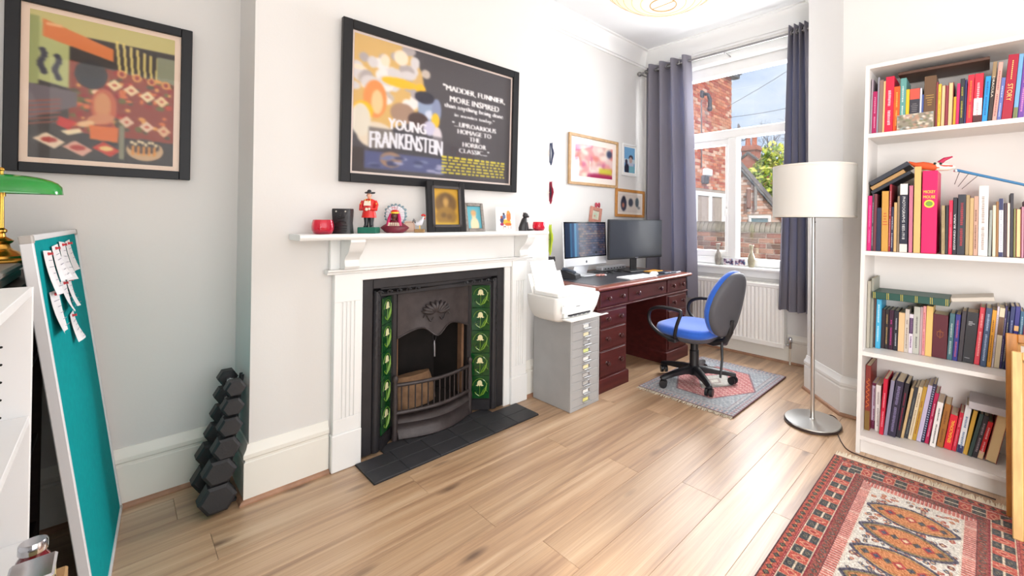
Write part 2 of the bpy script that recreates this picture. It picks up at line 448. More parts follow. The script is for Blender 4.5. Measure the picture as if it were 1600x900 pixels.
while x < 2.79:
    y = -.5-((row*.47) % 1.0)*PLEN
    while y < 3.9:
        y0, y1 = max(y, -.5), min(y+PLEN, 3.9)
        if y1-y0 > .03 and not (x < -2.5 and .42 < y0 and y1 < 2.0):
            key = round(y1-y0, 3)
            if key not in cache:
                o = MB().box(x+GAP, x+PWID-GAP, y0+GAP, y1-GAP, -.0125, 0, .0006).build('plank', M_plank, floor); cache[key] = o
            else:
                o = cache[key].copy(); COL.objects.link(o); o.location = (Vector((x+PWID/2, (y0+y1)/2, -.0125))-wm(floor).translation)
        y += PLEN
    row += 1; x += PWID

# ================================================================== window
win = struct(thing('window_1', loc=(-1.77, 3.95, WZ0)))
M_glass = pane_mat('window_glass')
boxo('frame_head', M_trim, win, WX0, WX1, 3.91, 4.0, 2.605, WZ1, .006)
boxo('frame_jamb', M_trim, win, WX0, WX0+.07, 3.92, 4.0, .80, 2.605, .006)
boxo('frame_jamb', M_trim, win, WX1-.07, WX1, 3.92, 4.0, .80, 2.605, .006)
boxo('frame_bottom_rail', M_trim, win, WX0, WX1, 3.915, 4.0, .792, .86, .006)
boxo('transom', M_trim, win, WX0+.07, WX1-.07, 3.91, 4.0, 1.985, 2.07, .008)
boxo('mullion', M_trim, win, -1.805, -1.715, 3.905, 4.0, .86, 1.985, .008)
sash = MB().box(WX0+.07, -1.805, 3.925, 3.985, 1.93, 1.985, .005).box(WX0+.07, -1.805, 3.925, 3.985, .86, .92, .005).box(WX0+.07, WX0+.12, 3.925, 3.985, .92, 1.93, .005).box(-1.838, -1.805, 3.925, 3.985, .92, 1.93, .005).build('casement_sash', M_trim, win)
MB().box(-1.828, -1.817, 3.895, 3.925, 1.32, 1.345, .003).box(-1.828, -1.817, 3.89, 3.902, 1.25, 1.345, .003).build('handle', M_trim, sash)
boxo('pane', M_glass, win, WX0+.07, WX1-.07, 3.953, 3.957, 2.07, 2.605, 0)
boxo('pane', M_glass, win, WX0+.12, -1.838, 3.953, 3.957, .92, 1.93, 0)
boxo('pane', M_glass, win, -1.715, WX1-.07, 3.953, 3.957, .86, 1.985, 0)
MB().sweep([(WX1+.06, 4.0), (WX0-.06, 4.0)], [(0, .762), (.155, .762), (.162, .77), (.162, .782), (.155, .79), (0, .79)]).build('sill', M_trim, win, smooth=30)
boxo('apron', M_trim, win, WX0-.04, WX1+.04, 3.88, 3.897, .70, .762, .004)
MB().sweep([(WX1+.03, 3.897), (WX0-.03, 3.897)], [(0, 2.70), (.03, 2.70), (.045, 2.72), (.04, 2.76), (.02, 2.79), (0, 2.80)]).build('head_moulding', M_trim, win, smooth=40)

# curtain pole
M_steel = mat('brushed_steel', rgb(150, 148, 148), .35, 1)
pole = thing('curtain_pole', 'slim silver curtain pole running above the garden window', 'curtain pole', (-1.9, 3.735, 2.7485))
MB().tube([(-2.70, 3.735, 2.7485), (-1.02, 3.735, 2.7485)], .011, 12).build('rod', M_steel, pole, smooth=40)
for x in (-2.71, -1.01):
    MB().ball((x, 3.735, 2.7485), .026, 14, 10).build('finial', M_steel, pole, smooth=60)
for x in (-2.68, -1.76, -1.035):
    MB().box(x-.012, x+.012, 3.884, 3.8945, 2.71, 2.77, .002).tube([(x, 3.885, 2.735), (x, 3.735, 2.733)], .006, 8).tube([(x, 3.735, 2.733), (x, 3.735, 2.7485)], .008, 8).build('bracket', M_steel, pole, smooth=40)

# curtains
def curtain_material():
    m = bpy.data.materials.new('grey_curtain_cloth'); m.use_nodes = True; nt = m.node_tree; nt.nodes.clear(); N = nt.nodes.new; L = nt.links.new
    d = N('ShaderNodeBsdfDiffuse'); d.inputs[0].default_value = (*rgb(140, 136, 144), 1)
    t = N('ShaderNodeBsdfTranslucent'); t.inputs[0].default_value = (*rgb(150, 158, 186), 1)
    mx = N('ShaderNodeMixShader'); mx.inputs[0].default_value = .24; o = N('ShaderNodeOutputMaterial')
    tc = N('ShaderNodeTexCoord'); no = N('ShaderNodeTexNoise'); no.inputs['Scale'].default_value = 400; L(tc.outputs['Object'], no.inputs['Vector'])
    bp = N('ShaderNodeBump'); bp.inputs['Strength'].default_value = .12; bp.inputs['Distance'].default_value = .002; L(no.outputs[0], bp.inputs['Height']); L(bp.outputs[0], d.inputs['Normal'])
    L(d.outputs[0], mx.inputs[1]); L(t.outputs[0], mx.inputs[2]); L(mx.outputs[0], o.inputs[0]); return m
M_curt = curtain_material()
def curtain(label, x0t, x1t, x0b, x1b, zt, zb, nf, amp, ph, skew=0):
    t = thing('curtain', label, 'curtain', ((x0t+x1t)/2, 3.735, zb), group='grey eyelet curtains')
    nu, nv = nf*14+1, 26; rings = []
    for side in (0, 1):
        for j in range(nv):
            fz = j/(nv-1); z = zt+(zb-zt)*fz; rg = []
            for i in range(nu):
                fu = i/(nu-1); x = (x0t+(x0b-x0t)*fz**.8)*(1-fu)+(x1t+(x1b-x1t)*fz**.8)*fu
                a = amp*(1+.25*fz*math.sin(7*fu+ph))
                w = math.sin(2*PI*nf*fu+ph+.4*fz*math.sin(5*fu+ph)); w = math.copysign(abs(w)**.8, w)
                y = 3.735+a*w+(.0015 if side else -.0015)
                x += .012*math.sin(4*PI*nf*fu+2*ph)*fz
                rg.append((x, y, z+(.006*math.sin(9*fu) if j == nv-1 else 0)))
            rings.append(rg)
    V = [p for r in rings for p in r]; F = []
    for sd in (0, 1):
        for j in range(nv-1):
            for i in range(nu-1):
                a = (sd*nv+j)*nu+i; q = (a, a+1, a+nu+1, a+nu); F.append(q if sd else q[::-1])
    MB().add(V, F).build('cloth', M_curt, t, smooth=80)
    for k in range(nf*2):
        fu = (k+.5)/(nf*2)-ph/(2*PI*nf)
        if not .02 < fu < .98: continue
        x = x0t*(1-fu)+x1t*fu
        sgn = 1 if math.cos(2*PI*nf*fu+ph) > 0 else -1
        nrm = Vector((sgn*.75, -.66, 0)).normalized(); up = Vector((0, 0, 1)); sd = nrm.cross(up)
        pts = [Vector((x, 3.735, 2.7485))+(sd*math.cos(2*PI*q/16)+up*math.sin(2*PI*q/16))*.021+nrm*.004 for q in range(16)]
        MB().tube(pts, .0055, 6, closed=True).build('eyelet', M_steel, t, smooth=60)
    return t
curtain('grey eyelet curtain hanging beside the desk, gathered on the left of window', -2.64, -2.12, -2.655, -2.035, 2.807, .473, 4, .052, .6)
curtain('narrow grey eyelet curtain bunched behind the floor lamp, bottom above radiator pipe', -1.214, -1.055, -1.285, -1.015, 2.807, .473, 4, .040, 1.1)

# radiator
M_rad = mat('radiator_enamel', rgb(240, 238, 232), .3)
rad = thing('radiator', 'white ribbed panel radiator below the window sill', 'radiator', (-1.67, 3.83, .135))
prof = []; nrib = 24; X0, X1 = -2.095, -1.262
for i in range(nrib):
    a = X0+(X1-X0)*i/nrib; w = (X1-X0)/nrib
    prof += [(a, 3.806), (a+w*.18, 3.800), (a+w*.55, 3.800), (a+w*.72, 3.807), (a+w*.98, 3.807)]
prof.append((X1, 3.806))
poly = prof+[(X1, 3.818), (X0, 3.818)]
MB().prism(poly, .175, .635).build('panel', M_rad, rad, smooth=50)
MB().box(X0-.012, X1+.012, 3.796, 3.82, .135, .178, .005).box(X0-.012, X1+.012, 3.796, 3.82, .632, .667, .005).box(X0-.012, X0+.004, 3.797, 3.82, .178, .632, .003).box(X1-.004, X1+.012, 3.797, 3.82, .178, .632, .003).build('panel_edge', M_rad, rad)
MB().box(X0-.01, X1+.01, 3.825, 3.872, .66, .672, .003).box(X0-.012, X0-.008, 3.82, 3.873, .14, .665, .001).box(X1+.008, X1+.012, 3.82, 3.873, .14, .665, .001).box(X0, X1, 3.86, 3.874, .14, .655, .003).build('casing', M_rad, rad)
M_chrome = mat('chrome', rgb(200, 200, 205), .12, 1)
v = MB().tube([(-1.249, 3.835, .165), (-1.212, 3.835, .165)], .009, 10).lathe([(.011, .14), (.013, .145), (.013, .185), (.017, .19), (.017, .225), (.012, .235), (1e-5, .235)], (-1.212, 3.835, 0), 14).build('valve', M_chrome, rad, smooth=40)
MB().tube([(-1.212, 3.835, .15), (-1.213, 3.836, .08), (-1.216, 3.84, .003)], .0075, 10).build('pipe', mat('painted_pipe', rgb(226, 214, 196), .4), rad, smooth=40)

# window sill ornaments
M_vase = mat('marbled_grey_glaze', rgb(178, 172, 162), .3, noise=.7, nscale=30)
vp = [(.022, 0), (.026, .006), (.032, .045), (.034, .065), (.028, .095), (.015, .125), (.012, .145), (.014, .165), (.021, .185), (.021, .19), (.016, .19), (.011, .16)]
for x, lab, rz, mt in ((-1.885, 'slender grey marbled vase on the sill, nearer the desk', 0, M_vase), (-1.565, 'slender beige vase on the sill, nearer the floor lamp', 1, mat('beige_glaze', rgb(176, 168, 142), .3, noise=.5, nscale=25))):
    t = thing('vase', lab, 'vase', (x, 3.885, .79), group='vases on the window sill')
    MB().lathe([(r, z*1.03) for r, z in vp], (x, 3.885, .79), 20).build('body', mt, t, smooth=60)
    MB().tube([(x+.019*math.cos(a), 3.885+.019*math.sin(a), .987) for a in [2*PI*i/14 for i in range(14)]], .0035, 6, closed=True).build('lip', mt, t, smooth=60)
t = thing('photo_strip', 'small white photo strip of two snapshots between the sill vases', 'photo', (-1.725, 3.89, .79))
boxo('backing', M_trim, t, -1.835, -1.618, 3.888, 3.900, .7905, .862, .002)
cv = Canvas(56, 18, (232, 230, 236))
for k in range(60):
    cv.ell(random.uniform(.04, .96), random.uniform(.15, .95), .05, .12, random.choice([(60, 50, 80), (130, 90, 120), (190, 150, 150), (90, 110, 150), (230, 220, 225)]))
cv.rect(.47, 0, .53, 1, (240, 240, 242)); cv.blur(1)
grid_print('snapshots', cv, (-1.83, 3.8870, .858), (1, 0, 0), (0, 0, -1), .207, .062, attr_mat('photo_print', .35), t)
# ================================================================== fireplace
fs = thing('fireplace_surround', 'white painted timber fireplace surround with fluted pilasters, corbels and mantel shelf', 'mantelpiece', (XW+.02, 1.285, 0))
M_fp = M_trim
for (ya, yb, yo) in ((.700, .832, .700), (1.745, 1.877, 1.745)):
    boxo('plinth_block', M_fp, fs, XW+.002, -2.262, ya, yb, .0005, .175, .004)
    m = MB().box(XW+.002, -2.277, ya+.006, yb-.006, .175, .935, .001).box(-2.278, -2.270, ya+.006, yb-.006, .175, .245, .002).box(-2.278, -2.270, ya+.006, yb-.006, .80, .935, .002)
    m.box(-2.278, -2.270, ya+.006, ya+.035, .245, .80, .0015).box(-2.278, -2.270, yb-.035, yb-.006, .245, .80, .0015)
    w = (yb-ya-.07)/7
    for k in range(3): m.box(-2.278, -2.270, ya+.035+w*(2*k+1), ya+.035+w*(2*k+2), .245, .80, .0015)
    m.build('pilaster', M_fp, fs)
boxo('inner_jamb', M_fp, fs, XW+.002, -2.287, .83, .838, .0, .90, .001)
boxo('inner_jamb', M_fp, fs, XW+.002, -2.287, 1.702, 1.747, .0, .90, .002)
boxo('lintel', M_fp, fs, XW+.002, -2.274, .826, 1.750, .897, .936, .002)
MB().sweep([(XW+.002, .672), (XW+.002, 1.905)][::-1], [(0, .936), (.045, .936), (.047, .944), (.058, .950), (.058, .958), (0, .958)]).build('bed_moulding', M_fp, fs, smooth=30)
boxo('frieze', M_fp, fs, XW+.002, -2.283, .69, 1.887, .958, 1.102, .002)
cprof = [(0, 1.104), (.135, 1.104), (.138, 1.092), (.128, 1.078), (.118, 1.058), (.098, 1.038), (.072, 1.022), (.058, 1.004), (.060, .988), (.066, .974), (.058, .962), (0, .960)]
for yc in (.765, 1.805):
    m = MB(); n = len(cprof); h = .032
    V = [(XW+.028+d, yc-h, z) for d, z in cprof]+[(XW+.028+d, yc+h, z) for d, z in cprof]
    m.add(V, [tuple(range(n)), tuple(range(n, 2*n))[::-1]]+[(i, n+i, n+(i+1) % n, (i+1) % n) for i in range(n)])
    m.box(XW+.002, XW+.03, yc-h, yc+h, .960, 1.104).build('corbel', M_fp, fs, smooth=35)
MB().sweep([(XW+.002, .53), (XW+.002, 1.945)][::-1], [(0, 1.104), (.165, 1.104), (.172, 1.110), (.174, 1.118), (.170, 1.126), (.164, 1.130), (0, 1.130)]).build('mantel_shelf', M_fp, fs, smooth=40)
ZM = 1.130

# ---- cast iron insert
M_iron = mat('cast_iron', rgb(40, 38, 41), .42, .0, noise=.35, nscale=14, bump=.25, bscale=45, spec=.45)
M_iron2 = mat('worn_iron', rgb(66, 58, 58), .45, .15, noise=.6, nscale=18, bump=.3, bscale=60)
fi = thing('cast_iron_fireplace', 'black cast iron fireplace insert with green tulip tiles and bowed grate', 'fireplace', (-2.35, 1.262, 0))
XF = -2.292
Y0, Y1, Z1 = .840, 1.700, .894
def frame_ring(y0, y1, z1, w, xa, xb, c):
    m = MB()
    m.box(xa, xb, y0, y0+w, .01, z1, c).box(xa, xb, y1-w, y1, .01, z1, c).box(xa, xb, y0+w, y1-w, z1-w, z1, c)
    return m
frame_ring(Y0, Y1, Z1, .05, -2.36, XF, .003).build('outer_frame', M_iron, fi)
# raised moulding with foliage relief
ym0, ym1, zm = Y0+.05, Y1-.05, Z1-.05
m = MB()
def halfround(m, a, b, r, ax):
    m.tube([a, b], r, 10)
for dx, r in ((0, .022),):
    m.tube([(XF-.012, ym0+.02, .012), (XF-.012, ym0+.02, zm-.02), (XF-.012, ym1-.02, zm-.02), (XF-.012, ym1-.02, .012)], r, 12)
m.box(-2.37, XF-.010, ym0-.002, ym0+.044, .01, zm, .002).box(-2.37, XF-.010, ym1-.044, ym1+.002, .01, zm, .002).box(-2.37, XF-.010, ym0, ym1, zm-.044, zm+.002, .002)
m.build('moulding', M_iron, fi, smooth=40)
m = MB()
for k in range(15):
    y = ym0+.03+k*(ym1-ym0-.06)/14
    if 4 < k < 10: continue
    MB().tube([(XF+.008, y+.014*math.cos(a)*(1-a/14), zm-.022+.011*math.sin(a)*(1-a/14)) for a in np.linspace(0, 8, 14)], .0022, 5).build('scroll_relief', M_iron, fi, smooth=60)
for side in (ym0+.02, ym1-.02):
    for k in range(7):
        z = .50+k*.045
        MB().tube([(XF+.008, side+.010*math.cos(a)*(1-a/14), z+.016*math.sin(a)*(1-a/14)) for a in np.linspace(0, 8, 14)], .0022, 5).build('scroll_relief', M_iron, fi, smooth=60)
# splayed cheeks that carry the tiles
A_ = Vector((-2.300, .934)); B_ = Vector((-2.388, 1.022)); A2 = Vector((-2.300, 1.606)); B2 = Vector((-2.388, 1.518))
def cheek(a, b, flip):
    d = (b-a).normalized(); nrm = Vector((d.y, -d.x)) if not flip else Vector((-d.y, d.x))
    if nrm.x < 0: nrm = -nrm
    q = [a, b, b-nrm*.02, a-nrm*.02]
    area = sum(q[i].x*q[(i+1) % 4].y-q[(i+1) % 4].x*q[i].y for i in range(4))
    if area < 0: q = q[::-1]
    MB().prism([(p.x, p.y) for p in q], .012, zm-.04).build('cheek', M_iron, fi)
    return d, nrm
dL, nL = cheek(A_, B_, False); dR, nR = cheek(A2, B2, True)
for (a, d, nr, nm) in ((A_, dL, nL, 'l'), (A2, dR, nR, 'r')):
    m = MB()
    for (z0, z1) in ((.012, .075),):
        p0 = a; p1 = a+d*.124
        for k in range(1):
            q = [p0+nr*.012, p1+nr*.012, p1, p0]
            ar = sum(q[i].x*q[(i+1) % 4].y-q[(i+1) % 4].x*q[i].y for i in range(4))
            if ar < 0: q = q[::-1]
            m.prism([(p.x, p.y) for p in q], z0, z1)
    m.build('cheek_foot', M_iron, fi)
# tiles
M_tile = mat('bottle_green_glaze', rgb(20, 74, 34), .08, noise=.5, nscale=25, coat=.6)
M_cream = mat('cream_glaze', rgb(236, 228, 178), .12, coat=.5)
M_leafg = mat('lime_glaze', rgb(110, 150, 52), .12, coat=.5)
def tile(a, d, nr, zc):
    TW, TH = .116, .1395
    c = a+d*.062
    u = Vector((d.x, d.y, 0)); n3 = Vector((nr.x, nr.y, 0)); up = Vector((0, 0, 1))
    if u.y < 0: u = -u
    fr = Matrix((u, up, n3)).transposed().to_4x4(); fr.translation = Vector((c.x, c.y, zc))
    t = MB(fr).box(-TW/2, TW/2, -TH/2, TH/2, 0, .007, .002).build('tile', M_tile, fi)
    z = .0072
    f = MB(fr)
    bell = [(-.024, .012), (-.016, .016), (-.014, .034), (-.006, .044), (.006, .044), (.014, .034), (.016, .016), (.024, .012), (.012, .008), (.006, .014), (0, .006), (-.006, .014), (-.012, .008)]
    f.prism(bell[::-1], z-.001, z+.002).build('flower', M_cream, t)
    g = MB(fr)
    g.tube([(0, .008, z), (0, -.03, z), (-.004, -.05, z)], .0016, 5)
    g.tube([(.044*math.cos(s), .004+.05*math.sin(s), z) for s in np.linspace(.1*PI, .95*PI, 12)], .0018, 5)
    g.tube([(-.004, -.055, z), (.022, -.04, z), (.036, -.012, z), (.046, .028, z)], [.002, .006, .007, .001], 6)
    g.tube([(.0, -.055, z), (.02, -.022, z), (.03, -.004, z), (.05, -.03, z)], [.002, .004, .004, .001], 6)
    g.tube([(-.004, -.052, z), (-.02, -.042, z), (-.03, -.03, z), (-.018, -.028, z)], [.002, .0035, .003, .001], 5)
    g.build('leaf', M_leafg, t, smooth=60)
for k in range(5):
    zc = .150+k*.142
    tile(A_, dL, nL, zc); tile(A2, dR, nR, zc)
# posts beside the opening, hood, firebox
for y in (1.022, 1.488):
    MB().box(-2.40, -2.372, y, y+.030, .012, zm-.04, .006).build('opening_post', M_iron, fi)
hp = []
yl, yr = 1.052, 1.488
for i in range(25):
    f = i/24; y = yl+(yr-yl)*f; z = .545+.055*math.sin(PI*f)**1.0-.075*math.exp(-((f-.5)/.13)**2)
    hp.append((y, z))
ztop = zm-.04
m = MB(); V = []; F = []
for j in range(9):
    g = j/8
    for (y, z) in hp:
        f = (y-yl)/(yr-yl); zz = z+(ztop-z)*g
        bul = .030*math.exp(-((f-.5)/.25)**2)*(1-g)**1.6
        V.append((-2.372+bul, y, zz))
n = len(hp)
for j in range(8):
    for i in range(n-1): F.append((j*n+i, j*n+i+1, (j+1)*n+i+1, (j+1)*n+i))
b = len(V); V += [(x-.006, y, z) for x, y, z in V]
F += [tuple(b+i for i in f[::-1]) for f in F]
F += [(i+1, i, b+i, b+i+1) for i in range(n-1)]
hood = MB().add(V, F).build('hood', M_iron2, fi, smooth=50)
m = MB(); m.tube([(-2.370+.030*math.exp(-(((y-yl)/(yr-yl)-.5)/.25)**2)+.002, y, z+.004) for y, z in hp], .004, 6)
ec = Vector((-2.352, 1.27, .655))
for k in range(9):
    a = R(20+k*17.5); L_ = .07+.028*math.sin(a)
    tip = ec+Vector((0, math.cos(a)*L_*1.15, math.sin(a)*L_*.75))
    m.tube([ec+Vector((0, math.cos(a)*.02, math.sin(a)*.01)), ec.lerp(tip, .5)+Vector((.004, 0, 0)), ec.lerp(tip, .85), tip+Vector((-.012, 0, 0))], [.006, .013, .011, .004], 8)
for s in (-1, 1):
    m.tube([ec+Vector((0, s*(.02+.05*t_), -.02-.02*math.sin(t_*5))) for t_ in np.linspace(0, 1.2, 9)], .004, 6)
m.build('lily_relief', M_iron2, hood, smooth=60)
M_soot = mat('sooty_firebrick', rgb(34, 28, 25), .9, noise=.7, nscale=9, bump=.5, bscale=30)
M_brickface = mat('scorched_firebrick', rgb(132, 98, 72), .9, noise=.6, nscale=14, bump=.5, bscale=40)
mb = MB().box(-2.74, -2.70, 1.0, 1.54, .0, .86).prism([(-2.70, 1.0), (-2.40, 1.022), (-2.40, 1.035), (-2.70, 1.10)][::-1], 0, .86)
mb.box(-2.70, -2.40, 1.02, 1.52, .70, .86).box(-2.70, -2.40, 1.02, 1.52, .0, .10)
mb.prism([(-2.70, 1.44), (-2.40, 1.505), (-2.40, 1.518), (-2.70, 1.54)][::-1], 0, .86).build('firebox', M_soot, fi)
for y in (1.056, 1.468):
    boxo('side_firebrick', M_brickface, fi, -2.46, -2.405, y, y+.016, .12, .56, .004)
rings = []
for j in range(6):
    g = j/5; rings.append([(-2.56+.10*math.sin(a)*(1-.5*g)*(1 if math.sin(a) > 0 else .4), 1.22+.15*math.cos(a)*(1-.25*g*g), .10+.17*g) for a in np.linspace(0, 2*PI, 16, endpoint=False)])
MB().loft(rings).build('fire_back_brick', mat('pale_fireclay', rgb(150, 116, 86), .9, noise=.6, nscale=20, bump=.6, bscale=40), fi, smooth=60)
# grate
def bow(y, base=-2.352, amt=.055):
    f = (y-1.04)/(1.487-1.04); return base+amt*math.sin(PI*min(max(f, 0), 1))
ys = np.linspace(1.040, 1.487, 15)
gr = MB().tube([(bow(y), y, .300) for y in ys], .011, 8).tube([(bow(y), y, .150) for y in ys], .012, 8).build('grate_rail', M_iron2, fi, smooth=50)
for k in range(13):
    y = 1.065+k*(1.462-1.065)/12
    MB().tube([(bow(y), y, .15), (bow(y), y, .30)], .0042, 6).build('grate_bar', M_iron2, gr, smooth=50)
for y in (1.034, 1.493):
    MB().lathe([(.016, .0), (.018, .02), (.014, .05), (.016, .11), (.012, .14), (.015, .2), (.012, .26), (.014, .29), (.010, .305), (.014, .315), (.016, .328), (.010, .342), (1e-5, .347)], (-2.352, y, .008), 12).build('grate_post', M_iron2, fi, smooth=50)
m = MB(); lp = [(-.045, .008), (.012, .008), (.020, .016), (.016, .035), (.004, .055), (.004, .085), (.012, .098), (.004, .112), (-.012, .122), (-.045, .125)]
rings = []
for y in np.linspace(1.045, 1.482, 17): rings.append([(bow(y, -2.350, .075)+d, y, z) for d, z in lp])
MB().loft(rings).build('ash_cover', M_iron2, fi, smooth=35)
t = MB().tube([(-2.376, 1.27+.010*math.sin(a), .520+.028*math.cos(a)) for a in np.linspace(0, 2*PI, 14, endpoint=False)], .0025, 6, closed=True).build('damper_ring', M_iron, fi, smooth=60)
MB().tube([(-2.376, 1.27, .494), (-2.376, 1.27, .47), (-2.376, 1.272, .40)], [.003, .006, .005], 8).build('damper_pull', mat('worn_steel', rgb(150, 150, 156), .35, .8), t, smooth=60)

# hearth of slate tiles
he = thing('hearth', 'black slate tiled hearth in front of the fireplace', 'hearth', (-2.15, 1.29, 0))
M_slate = mat('black_slate', rgb(56, 56, 60), .55, noise=.35, nscale=7, bump=.15, bscale=50)
boxo('bedding', mat('dark_grout', rgb(34, 34, 36), .9), he, -2.262, -2.030, .803, 1.778, .0004, .006, .001)
for r_, (xa, xb) in enumerate(((-2.030, -2.142), (-2.142, -2.255))):
    for k in range(6):
        w = (1.778-.803)/6
        off = 0
        boxo('hearth_tile', M_slate, he, xa-.0015, xb+.0015, .803+w*k+.0015, .803+w*(k+1)-.0015, .004, .011, .0015)
for k in range(5):
    w = (1.60-.94)/5
    boxo('hearth_tile', M_slate, he, -2.262, -2.345, .94+w*k+.0015, .94+w*(k+1)-.0015, .001, .0075, .0015)

# ================================================================== things on the mantel
def gl(name, col, rough=.05):
    return mat(name, col, rough, trans=.75, spec=.6)
M_redglass = gl('red_glass', rgb(252, 48, 92))
def votive(x, y, s, label):
    t = thing('votive_glass', label, 'candle holder', (x, y, ZM), group='red glass votives at the shelf ends')
    n = 28; pr_ = [(.026, 0), (.034, .004), (.040, .018), (.041, .035), (.038, .055), (.0355, .063), (.032, .063), (.034, .052), (.036, .035), (.034, .020), (.028, .012), (1e-5, .011)]
    MB().lathe([(r*s, z*s) for r, z in pr_], (x, y, ZM), n, squareness=.25, a0=.3).build('glass', M_redglass, t, smooth=60)
    MB().lathe([(.018*s, .013*s), (.018*s, .026*s), (.003*s, .027*s), (.001, .034*s)], (x, y, ZM), 14).build('candle', mat('red_wax', rgb(214, 40, 66), .5), t, smooth=40)
votive(-2.205, .634, 1.03, 'red glass votive holder at the near end of the mantel shelf')
votive(-2.195, 1.905, .92, 'red glass votive holder at the window end of the mantel shelf')
M_ston = mat('black_soapstone', rgb(38, 36, 40), .35, noise=.5, nscale=30, bump=.5, bscale=50)
# carved block
t = thing('carved_stone_block', 'upright black carved stone block with an incised face, beside red votive', 'ornament', (-2.225, .722, ZM), rotz=0)
fr = Matrix.Translation((-2.225, .722, ZM)) @ Matrix.Rotation(R(-38), 4, 'Z')
rings = []
for z, w, d in ((0, .041, .024), (.012, .040, .024), (.05, .037, .022), (.085, .039, .023), (.108, .040, .023), (.117, .039, .022)):
    rings.append([(d*.8, -w, z), (d, -w*.8, z), (d*1.05, 0, z), (d, w*.8, z), (d*.8, w, z), (-d, w, z), (-d, -w, z)])
MB(fr).loft(rings).build('body', M_ston, t, smooth=40)
m = MB(fr)
for s in (-1, 1):
    m.ball((.024, s*.020, .104), .004, 8, 6)
m.build('eye', mat('ivory', rgb(200, 196, 188), .4), t, smooth=60)
m = MB(fr).tube([(.0235, -.018, .078), (.0275, 0, .072), (.0235, .018, .078)], .003, 6).tube([(.024, 0, .100), (.029, 0, .082)], .004, 6).tube([(.022, -.024, .05), (.025, -.01, .058), (.025, .01, .058), (.022, .024, .05)], .003, 6)
for k in range(3): m.tube([(.0225, -.028, .012+k*.012), (.025, 0, .016+k*.012), (.0225, .028, .012+k*.012)], .0022, 5)
m.build('carving', M_ston, t, smooth=60)

# red coated figurine
FX, FY = -2.215, .836
fr = Matrix.Translation((FX, FY, ZM)) @ Matrix.Rotation(R(-40), 4, 'Z')
fg = thing('crier_figurine', 'painted figurine of a man in red coat and black tricorn on green base', 'figurine', (FX, FY, ZM))
MB(fr).box(-.032, .032, -.042, .042, 0, .030, .003).build('base', mat('green_enamel', rgb(24, 108, 88), .35, noise=.3, nscale=20), fg)
def ringz(z, a, b, n=16, cx=0, cy=0): return [(cx+a*math.cos(2*PI*k/n), cy+b*math.sin(2*PI*k/n), z) for k in range(n)]
for s in (-1, 1):
    m = MB(fr)
    m.loft([ringz(.030, .012, .010, 12, .002, s*.012), ringz(.05, .010, .010, 12, 0, s*.011), ringz(.085, .012, .013, 12, 0, s*.012)])
    m.loft([ringz(.030, .016, .009, 12, .006, s*.013), ringz(.036, .014, .009, 12, .005, s*.013), ringz(.040, .008, .008, 12, 0, s*.012)])
    m.build('leg', mat('black_paint', rgb(30, 34, 40), .35), fg, smooth=50)
M_redp = mat('red_enamel', rgb(216, 40, 36), .3)
m = MB(fr)
m.loft([ringz(.076, .027, .034), ringz(.095, .025, .031), ringz(.118, .021, .025), ringz(.135, .022, .027), ringz(.155, .021, .030), ringz(.163, .016, .024), ringz(.168, .010, .011)])
for s in (-1, 1):
    m.tube([(0, s*.027, .157), (.002, s*.035, .138), (.010, s*.034, .116), (.024, s*.014, .117)], [.009, .0095, .009, .007], 10)
m.build('coat', M_redp, fg, smooth=60)
MB(fr).add([(.0225, -.014, .157), (.0225, .014, .157), (.0275, .016, .134), (.0275, -.016, .134), (.0205, -.014, .157), (.0205, .014, .157), (.0245, .016, .134), (.0245, -.016, .134)],
           [(0, 3, 2, 1), (4, 5, 6, 7), (0, 1, 5, 4), (1, 2, 6, 5), (2, 3, 7, 6), (3, 0, 4, 7)]).build('bib', mat('cream_paint', rgb(238, 228, 206), .4), fg)
m = MB(fr)
m.tube([(.0, 0, .166), (.001, 0, .176)], .007, 10).ball((.003, 0, .184), .0115, 14, 10, sx=1, sy=.85, sz=1.15).ball((.0145, 0, .183), .0025, 8, 6)
for s in (-1, 1): m.ball((.002, s*.0105, .184), .003, 8, 6)
m.build('head', mat('skin_paint', rgb(232, 176, 150), .4), fg, smooth=60)
m = MB(fr)
for s in (-1, 1): m.ball((.0128, s*.0042, .187), .0014, 6, 5)
m.build('eyes', mat('black_paint'), fg, smooth=60)
MB(fr).ball((.028, -.002, .116), .008, 10, 8, sx=.8).ball((.028, .010, .118), .006, 10, 8).build('gloved_hands', mat('cream_paint'), fg, smooth=60)
m = MB(fr)
tri = lambda r, z: [((r*(1+.28*math.cos(3*(2*PI*k/24))))*math.cos(2*PI*k/24), (r*(1+.28*math.cos(3*(2*PI*k/24))))*math.sin(2*PI*k/24), z) for k in range(24)]
m.loft([tri(.012, .192), tri(.020, .194), tri(.0215, .201), tri(.017, .199), ringz(.199, .010, .010, 24), ringz(.208, .009, .009, 24), ringz(.2125, .004, .004, 24)])
m.build('tricorn_hat', mat('black_paint'), fg, smooth=50)
m = MB(fr).tube([(.021*math.cos(a), .0, .162) for a in (0,)]+[(.024, .006, .15)], .0014, 5)
for s in (-1, 1): m.tube([(.012, s*.010, .168), (.022, s*.012, .158)], .002, 5).tube([(.004, s*.0355, .15), (.012, s*.036, .141)], .0025, 5)
m.build('gold_braid', mat('gold_paint', rgb(232, 190, 70), .35), fg, smooth=60)

